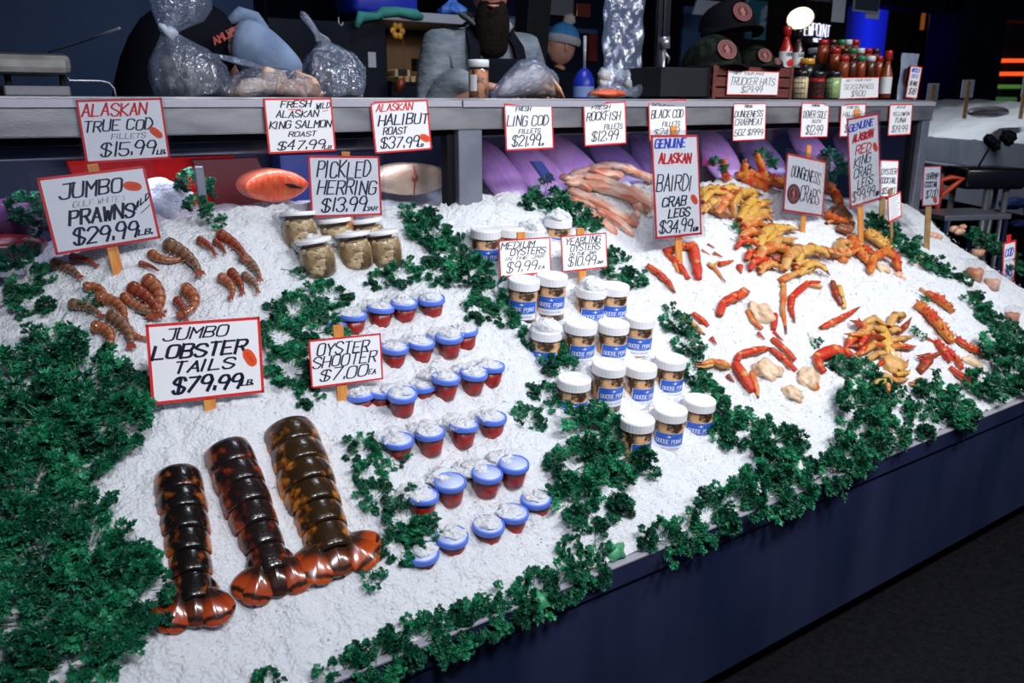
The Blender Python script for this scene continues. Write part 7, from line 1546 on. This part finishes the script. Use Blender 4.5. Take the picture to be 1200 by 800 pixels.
for nm, r, Y, m, lab, cat in (('grey_sign', (640, -8, 672, 18), 6.0, mat('grey_board', (.26, .26, .30), .6), 'pale grey board high up behind the blue knitted hat', 'board'), ('wall_shelf', (560, 30, 700, 36), 6.0, mat('shelf_blue', (.05, .10, .28), .5), 'blue shelf edge running behind the blue knitted hat', 'shelf'), ('blue_poster', (596, 20, 640, 44), 6.0, mat('poster_blue', (.05, .14, .42), .5), 'blue poster behind the black post', 'poster'), ('red_apron', (690, 40, 700, 72), 6.0, mat('apron_red', (.20, .02, .015), .7), 'dark red cloth hanging behind the blue hat', 'cloth'), ('orange_box', (676, 4, 692, 20), 6.0, M['b_orange'], 'brown orange box on the high shelf', 'box')):
    slab_y(nm, *r, Y, .05, m, lab, cat)
t = thing('pump_bottle', 'blue pump bottle behind the rail between the blue hat and hanging bag', 'bottle', at_y(684, 112, 3.3)); t.location.z = ZT - .02; k = pxw(684, 3.3)
mb = MB(); mb.lathe([(0, 0), (13 * k, 0), (13 * k, 26 * k), (8 * k, 36 * k), (4 * k, 40 * k), (0, 40 * k)], 20); mb.build('body', M['blue_vivid'], t); mb = MB(); mb.tube([(0, 0, 40 * k), (0, 0, 76 * k)], 2 * k, 8); mb.build('pump', M['b_grey'], t)
mb = MB(); mb.lathe([(13.2 * k, 8 * k), (13.2 * k, 20 * k)], 20); mb.build('label', mat('lbl', (.25, .35, .7), .5), t)
bm = bmesh.new(); q = at_y(680, 112, 3.3); box(bm, -.35, .35, -.1, .2, -.05, 0, .004); o = bm_obj('back_bench', bm, M['black']); o.location = (q.x, 3.3, ZT - .02); tag(o, 'black bench behind the rail carrying the blue pump bottle', 'bench')
slab_y('teal_poster', 872, 0, 897, 46, 5.2, .03, mat('poster_teal', (.02, .22, .28), .6, 0, (.45, .55, .58), 5, lo=.52, hi=.56), 'teal poster with white mountain shapes behind the hats', 'poster')
slab_y('white_banner', 812, 0, 842, 18, 4.6, .02, mat('banner', (.42, .44, .52), .6), 'pale banner corner above the black hat', 'banner', skew=.4)
slab_y('blue_board', 780, 6, 812, 440, 5.0, .03, mat('board_blue', (.02, .06, .16), .5), 'dark blue board behind the bag stand', 'board')
# hanging lamp
lp = at_y(938, 22, 3.4); k = .88 * depth(lp) / FPX; t = thing('pendant_lamp', 'glowing dish lamp hanging above the sauce bottles', 'lamp', lp, axes((.50, .55, .67), (1, 0, 0)))
mb = MB(); mb.lathe([(18 * k, 0), (17 * k, 3 * k), (9 * k, 10 * k), (5 * k, 14 * k), (0, 15 * k)], 30); mb.build('shade', mat('lamp_brass', (.30, .23, .13), .4, .5), t)
mb = MB(); mb.lathe([(0, 1 * k), (16.5 * k, .6 * k), (16.8 * k, 1.5 * k), (0, 3 * k)], 30); mb.build('bulb_glass', emit('lamp_glow', (1.0, .90, .70), 2.2), t)
mb = MB(); mb.tube([(0, 0, 14 * k), (10 * k, 5 * k, 40 * k), (20 * k, 12 * k, 160 * k)], .004, 6); mb.build('cord', M['black'], t)
# lit sign and screens
t = thing('neon_sign', 'glowing white VIEWPOINT sign behind the hanging lamp', 'sign', at_y(954, 36, 7.0)); k = pxw(954, 7.0) 
bm = bmesh.new(); box(bm, -34 * k, 32 * k, .02, .06, -18 * k, 14 * k, .004); bm_obj('board', bm, M['black'], t)
mb = MB(); write(mb, 'VIEWPOINT', -29 * k, 29 * k, -7 * k, 9 * k, 1.0 * k, y=0, slant=0, jit=.3); write(mb, 'SEA', 0, 14 * k, -12 * k, -8 * k, 1 * k, y=0, slant=0); o = mb.build('lettering', emit('neon_white', (.78, .80, 1.0), 1.3), t, smooth=False); md = o.modifiers.new('t', 'SOLIDIFY'); md.thickness = .01
t = thing('blue_screen', 'glowing deep blue screen wall beside the VIEWPOINT sign', 'screen', at_y(1017, 60, 7.4)); k = pxw(1017, 7.4)
bm = bmesh.new(); box(bm, -40 * k, 33 * k, 0, .05, -35 * k, 46 * k, .0); o = bm_obj('screen', bm, M['blue_vivid'], t)
m_, nt_, b_ = newmat('screen_blue'); b_.inputs['Base Color'].default_value = (0, 0, 0, 1); tc_ = nt_.nodes.new('ShaderNodeTexCoord'); sp_ = nt_.nodes.new('ShaderNodeSeparateXYZ'); rp_ = nt_.nodes.new('ShaderNodeValToRGB'); nt_.links.new(tc_.outputs['Generated'], sp_.inputs[0]); nt_.links.new(sp_.outputs[0], rp_.inputs[0]); nt_.links.new(rp_.outputs[0], b_.inputs['Emission Color']); b_.inputs['Emission Strength'].default_value = .9
e_ = rp_.color_ramp.elements; e_[0].color = (.003, .005, .09, 1); e_[1].color = (.004, .008, .30, 1); x_ = e_.new(.5); x_.color = (.008, .02, .80, 1)
o.data.materials[0] = m_
t = thing('hanging_sign', 'grey sign board with pale frame hanging high right of the lamp', 'sign', at_y(1016, 0, 3.6)); k = pxw(1016, 3.6)
bm = bmesh.new(); box(bm, -24 * k, 25 * k, 0, .012, -13 * k, 40 * k, .002); bm_obj('frame', bm, mat('frame_pale', (.40, .42, .50), .4), t); bm = bmesh.new(); box(bm, -22 * k, 23 * k, -.004, 0, -11 * k, 38 * k, 0); bm_obj('board', bm, mat('board_grey', (.05, .06, .08), .4), t)
for px0, py0, px1, py1, lab in ((974, -40, 989, 26, 'white paper hanging left of the grey hanging sign'), (1014, 10, 1030, 22, 'small white paper hanging under the grey hanging sign')): slab_y('paper', px0, py0, px1, py1, 3.62, .002, mat('paper', (.55, .58, .66), .7), lab, 'paper', bev=0)
# beam over the far aisle, wood wall, lit alcove
bm = bmesh.new(); a = at_y(880, -10, 6.6); b = at_y(1200, -10, 6.6); box(bm, a.x, b.x + 2, 6.6, 6.8, at_y(1050, 8, 6.6).z, at_y(1050, -60, 6.6).z); tag(bm_obj('trim_1', bm, mat('beam_navy', (.015, .022, .035), .6)), kind='structure')
slab_y('wood_panel', 1050, 12, 1082, 330, 7.6, .05, mat('panel_wood', (.055, .020, .008), .5, 0, (.03, .012, .006), 3), 'dark brown wood panel right of the blue screen', 'panel')
t = thing('wall_alcove', 'warm lit alcove panel with a wall lamp right of the wood panel', 'panel', at_y(1095, 36, 8.4)); k = pxw(1095, 8.4)
bm = bmesh.new(); box(bm, -24 * k, 22 * k, 0, .06, 0, 30 * k); bm_obj('panel', bm, mat('alcove', (.40, .16, .04), .6), t)
mb = MB(); V = []; n = 14
for yy in (-.10, -.02): V += [Vector((math.cos(PI * i / n) * 9 * k, yy, 11 * k + math.sin(PI * i / n) * 12 * k)) for i in range(n + 1)]
mb.add(V, [(i, i + 1, n + 2 + i, n + 1 + i) for i in range(n)] + [tuple(range(n + 1))]); mb.build('lamp_shade', emit('alcove_shade', (1.0, .58, .18), .75), t)
bl = bpy.data.lights.new('alcove_lamp', 'POINT'); bl.energy = 14; bl.color = (1, .62, .25); bl.shadow_soft_size = .05; bo = bpy.data.objects.new('alcove_lamp', bl); COL.objects.link(bo); bo.location = at_y(1096, 24, 7.9); bo['kind'] = 'structure'
def bulb(px, py, Y, rpx, lab, c=(1, .85, .55), s=9):
    p = at_y(px, py, Y); k = depth(p) / FPX; t = thing('ceiling_bulb', lab, 'lamp', p); mb = MB(); mb.blob((0, 0, 0), rpx * k, 14, 10, 0, (1, 1, .9)); mb.build('globe', emit('bulb_glow', c, s), t); mb = MB(); mb.lathe([(rpx * k * .5, rpx * k * .7), (rpx * k * .9, rpx * k), (rpx * k * .4, rpx * k * 2.2), (0, rpx * k * 2.3)], 14); mb.build('fitting', M['black'], t)
bulb(1107, 19, 7.6, 4, 'round bare bulb in the warm alcove'); bulb(1195, 10, 7.0, 4.5, 'bare bulb under the orange ceiling patch at the right edge')
bm = bmesh.new(); a = at_y(1116, 130, 6.4); b = at_y(1166, 130, 6.4); box(bm, a.x, b.x, 6.4, 6.9, 0, 5.5, .03); tag(bm_obj('column_1', bm, mat('column_green', (.006, .022, .026), .5, 0, (.010, .030, .038), 2)), kind='structure')
slab_y('lit_panel', 1172, 6, 1240, 28, 8.2, .05, mat('lit_orange', (.36, .12, .03), .6), 'orange lit ceiling patch at the upper right edge', 'panel', skew=.4)
bl = bpy.data.lights.new('corner_lamp', 'POINT'); bl.energy = 10; bl.color = (1, .6, .25); bl.shadow_soft_size = .05; bo = bpy.data.objects.new('corner_lamp', bl); COL.objects.link(bo); bo.location = at_y(1200, 18, 7.8); bo['kind'] = 'structure'
for px0, px1, py, c, s, lab in ((1157, 1240, 71, (1.0, .10, .02), 1.1, 'upper orange neon tube at the right edge'), (1154, 1200, 86.5, (1.0, .10, .02), 1.1, 'lower orange neon tube at the right edge'), (1152, 1195, 101.5, (.10, .30, .06), .5, 'upper green neon tube at the right edge'), (1155, 1190, 116, (.06, .20, .06), .4, 'lower green neon tube at the right edge')):
    a = at_y(px0, py, 7.10); b = at_y(px1, py, 7.10); c0 = (a + b) / 2; t = thing('neon_tube', lab, 'light', c0, None, 'neon tubes at the right'); mb = MB(); mb.tube([a - c0, b - c0], 2.2 * depth(c0) / FPX, 8); mb.build('glass', emit('neon_%d' % py, c, s), t); mb = MB(); mb.tube([a - c0, a - c0 + Vector((0, .1, 0))], .02, 6); mb.build('end_cap', M['black'], t)
t = thing('string_lights', 'dim brown row of round lights on a bar above the neon tubes', 'light', at_y(1185, 50, 7.6)); k = pxw(1185, 7.6)
bm = bmesh.new(); box(bm, -24 * k, 60 * k, 0, .03, -5 * k, 5 * k); bm_obj('bar', bm, mat('bar_brown', (.05, .02, .018), .6), t)
for i in range(7): mb = MB(); mb.blob(((-18 + i * 6) * k, -.02, 0), 2 * k, 8, 6); mb.build('bulb', mat('bulb_dim_%d' % i, (.01, .006, .006), .3), t)
slab_y('blue_partition', 1153, 103, 1170, 128, 7.19, .04, mat('panel_blue', (.01, .03, .12), .5), 'dark blue panel below the green neon tubes', 'panel')
# second ice stand beyond the counter
A = at_depth(1080, 158, 7.2); B = at_depth(1215, 171.5, 5.7); zt = (A.z + B.z) / 2; A.z = B.z = zt; d = (B - A).normalized(); back = Vector((-d.y, d.x, 0)); back = back if back.dot(CF) > 0 else -back
A = A - d * 2.2; LL = (B - A).length + .6
s2 = thing('ice_stand', 'second grey seafood stand beyond the counter at right, heaped with ice', 'counter', (A.x, A.y, 0), axes((0, 0, 1), d))
flip = 1 if (s2.rotation_euler.to_matrix() @ Vector((0, 1, 0))).dot(back) > 0 else -1
def sp2(name, x0, x1, y0, y1, z0, z1, m, bev=.004):
    bm = bmesh.new(); box(bm, x0, x1, min(y0 * flip, y1 * flip), max(y0 * flip, y1 * flip), z0, z1, bev); return bm_obj(name, bm, m, s2)
M['stand_grey'] = mat('stand_grey', (.20, .22, .28), .5, .1, (.26, .28, .34), 4); sp2('front_panel', 0, LL, 0, .03, zt - .19, zt, M['stand_grey']); sp2('trim', 0, LL, -.02, .01, zt - .215, zt - .195, M['steel_lite']); sp2('lower_panel', 0, LL, .02, .05, zt - .48, zt - .21, M['stand_grey']); sp2('base', 0, LL, .25, 1.6, 0, zt - .1, M['black'])
nx, ny = 120, 40; xs = np.linspace(0, LL, nx); ys = np.linspace(0.0, 1.6, ny); X, Yy = np.meshgrid(xs, ys); Zz = zt - .01 + .30 * np.sin(np.clip(Yy / 1.6, 0, 1) * PI * .62) + .09 * vnoise(X + 3, Yy, .5) + .05 * vnoise(X, Yy, .16) + .02 * vnoise(X, Yy, .05); idx = np.arange(nx * ny).reshape(ny, nx)
R2_ = s2.rotation_euler.to_matrix(); V = [(R2_ @ Vector((x, y * flip, z))) + s2.location for x, y, z in zip(X.ravel(), Yy.ravel(), Zz.ravel())]
tag(obj_from('stand_ice', V, np.stack([idx[:-1, :-1].ravel(), idx[:-1, 1:].ravel(), idx[1:, 1:].ravel(), idx[1:, :-1].ravel()], 1).tolist(), M['ice']), kind='stuff')
area('stand_fill_lamp', tuple(A.lerp(B, .7) - back * 1.1 + Vector((0, 0, 1.9))), tuple(A.lerp(B, .7) + back * .2 - Vector((0, 0, .1))), (.6, .4), 17, (.85, .92, 1.0), 110)  # unseen fill added, set forward to light the front of the stand
for px, py, pxb, pyb, w, h, lab in ((1093, 108, 1092, 131, 13, 20, 'left of the two white cards seen from behind on the second ice stand'), (1134, 104, 1131, 130, 14, 20, 'right of the two white cards seen from behind on the second ice stand'), (1201, 100, 1201, 130, 6, 26, 'white card cut by the right edge on the second ice stand')):
    p = at_depth(px, py, 6.6); q = at_depth(pxb, pyb + 6, 6.6); k = 6.6 / FPX; t = thing('ice_card', lab, 'sign', p, axes((0, 0, 1), CR), 'cards on the second stand')
    bm = bmesh.new(); box(bm, -w / 2 * k, w / 2 * k, -.002, .002, -h / 2 * k, h / 2 * k); bm_obj('card', bm, mat('card_back', (.36, .40, .50), .6), t); bm = bmesh.new(); box(bm, -2.4 * k, 2.4 * k, -.010, -.003, -(pyb - py + 8) * k, h * .45 * k, .001); bm_obj('stick', bm, M['wood_dark'], t)
blob_at('grey_fish', at_depth(1158, 131, 6.3), .16, (1.7, .6, .25), mat('fish_grey', (.16, .14, .17), .4, 0, (.10, .09, .12), 12), 'grey fish lying on the ice of the second stand', 'fish', amp=.05)
# black stool, hand truck handle, steel trolley between the stands
D = 5.2; st2 = thing('black_stool', 'black padded stool with grey tube legs between the stands', 'stool', (at_depth(1153, 206, D).x, at_depth(1153, 206, D).y, 0), axes((0, 0, 1), CR)); zs = at_depth(1153, 195, D).z; k = D / FPX
bm = bmesh.new(); box(bm, -35 * k, 35 * k, -.14, .14, zs - 24 * k, zs, .02); bm_obj('seat', bm, M['black_gloss'], st2, True)
for x, y in ((-4, -.10), (20, -.08), (-24, .10), (28, .11)):
    mb = MB(); mb.tube([(x * k, y, zs - 24 * k), ((x - 6) * k, y * 1.3, 0)], 3.6 * k, 10); mb.build('leg', mat('leg_grey', (.22, .23, .26), .4, .5), st2)
mb = MB(); mb.tube([(-8 * k, 0, zs), (4 * k, .02, zs + 22 * k), (18 * k, .02, zs + 34 * k)], .006, 6); mb.build('clamp_arm', M['black'], st2); mb = MB()
for i in range(9): mb.blob(((8 + rr.uniform(-8, 20)) * k, .02, zs + (30 + rr.uniform(-7, 8)) * k), 6 * k, 9, 7, .2, rnd=rr)
mb.build('black_bundle', M['black'], st2)
h = at_depth(1113, 216, 4.9); k = 4.9 / FPX; t = thing('hand_truck', 'orange red handle of a hand truck behind the shrimp sign', 'hand truck', (h.x, h.y, 0), axes((0, 0, 1), CR)); z0 = h.z
mb = MB(); mb.tube([(-12 * k, 0, z0 - 40 * k), (-10 * k, 0, z0 - 14 * k), (2 * k, 0, z0 - 4 * k), (14 * k, 0, z0 + 7 * k), (0, 0, z0 + 8 * k), (-11 * k, 0, z0 + 5 * k), (-10 * k, 0, z0 - 14 * k)], 3.2 * k, 10); mb.build('handle', mat('handle_orange', (.62, .06, .012), .4), t)
mb = MB(); mb.tube([(-12 * k, 0, z0 - 38 * k), (-14 * k, 0, .02)], 3 * k, 8); mb.tube([(-24 * k, 0, .05), (4 * k, 0, .05)], 3 * k, 8); mb.build('frame', M['black'], t)
h = at_depth(1128, 248, 4.8); k = 4.8 / FPX; t = thing('steel_trolley', 'steel tray table standing past the end of the ice bed', 'table', (h.x, h.y, 0), axes((0, 0, 1), Vector((.92, -.4, 0)))); z0 = h.z
bm = bmesh.new(); box(bm, -.22, .20, -.14, .16, z0 - .03, z0, .004); bm_obj('tray', bm, mat('tray_steel', (.32, .34, .40), .35, .7), t)
for x in (-.20, .18):
    for y in (-.12, .14): bm = bmesh.new(); box(bm, x - .012, x + .012, y - .012, y + .012, 0, z0 - .03, .002); bm_obj('leg', bm, M['steel_dark'], t)
for px, py, w, lab in ((1188, 238, 22, 'blue bar low behind the stool legs'), (1196, 262, 16, 'blue tote edge at the right border')): blob_at('blue_tote', at_depth(px, py, 5.8), w * 5.8 / FPX * .8, (1.4, .7, .4), mat('tote_blue', (.012, .03, .14), .4), lab, 'tote')

# what the high boards hang from, and the dark wall behind the neon
M['rod'] = M['black']
for nm in ('neon_sign', 'blue_screen', 'hanging_sign'):
    o = bpy.data.objects[nm]
    for x in (-.15, .15): mb = MB(); mb.tube([(x, .04, .1), (x, .04, 5.5 - o.location.z)], .006, 6); mb.build('hanger', M['black'], o)
for a_, b_, Y0, Y1, nm in ((540, 704, 6.06, 6.16, 'wall_stall'), (1145, 1260, 7.24, 7.34, 'wall_neon')):
    a = at_y(a_, 112, Y0); b = at_y(b_, 112, Y0); bm = bmesh.new(); box(bm, a.x, b.x, Y0, Y1, 0, 5.5); tag(bm_obj(nm, bm, M['backwall']), kind='structure')

a = at_y(-60, 112, 4.85); b = at_y(305, 112, 4.85); bm = bmesh.new(); box(bm, max(a.x, -1.2), b.x, 4.85, 4.95, 0, 5.5); tag(bm_obj('wall_stall_left', bm, mat('wall_navy', (.010, .030, .085), .6, 0, (.016, .040, .105), 1.5, Specular_IOR_Level=.2)), kind='structure')
p0 = at_y(60, 60, 4.7); p1 = at_y(84, 53, 4.5); p2 = at_y(110, 44, 4.2); p3 = at_y(140, 33, 3.9); c0 = p2; mb = MB(); mb.tube([p - c0 for p in (at_y(52, 66, 4.84), p0, p1, p2, p3)], .005, 8); o = mb.build('pale_cord', mat('cord_pale', (.42, .42, .46), .5)); o.location = c0; tag(o, 'pale cord running up to the right behind the weighing scale', 'cord')
for px, py, w, lab in ((314, 55, 5, 'black strap with a hook hanging from above, right of the bending person'), (397, 30, 4, 'thin steel hook hanging from above near the blue tub')):
    p = at_y(px, py, 3.6); k = depth(p) / FPX; t = thing('hanging_hook', lab, 'hook', p)
    mb = MB(); mb.tube([(0, 0, 10 * k), (0, 0, 5.5 - p.z)], w * .4 * k, 8); mb.build('strap', M['black_gloss'], t)
    mb = MB(); mb.tube([(0, 0, 10 * k), (0, 0, 3 * k), (2 * k, 0, 0), (5 * k, 0, 1 * k), (5 * k, 0, 4 * k)], .8 * k, 8); mb.build('hook', M['steel'], t)

# ------------------------------------------------------------------ the ice itself
_bv, _bf = ice_bed()
tag(obj_from('crushed_ice', _bv, _bf, M['ice']), kind='stuff')
def chips():
    r = np.random.default_rng(3); n = 9000
    xs = r.uniform(CX0 + .05, CX1 - .05, n); ys = r.uniform(YL + .01, YG - .01, n); zs = ice_z(xs, ys)
    T = np.array([(1, 1, 1), (1, -1, -1), (-1, 1, -1), (-1, -1, 1)], float)
    q = r.normal(size=(n, 4, 3)) * 0.35 + T[None]; s = r.uniform(.0010, .0028, n)[:, None, None]
    V = (q * s + np.stack([xs, ys, zs], 1)[:, None]).reshape(-1, 3)
    b = (np.arange(n) * 4)[:, None, None]; F = (np.array([(0, 1, 2), (0, 3, 1), (0, 2, 3), (1, 3, 2)])[None] + b).reshape(-1, 3)
    return V.tolist(), F.tolist()
_cv, _cf = chips()
_h = MB(); _h.V = ICE_EXTRA.V; _h.F = ICE_EXTRA.F
_o = tag(obj_from('ice_chips', _cv, _cf, M['ice'], smooth=False), kind='stuff')
if _h.V:
    tag(obj_from('loose_ice', _h.V, _h.F, M['ice']), kind='stuff')
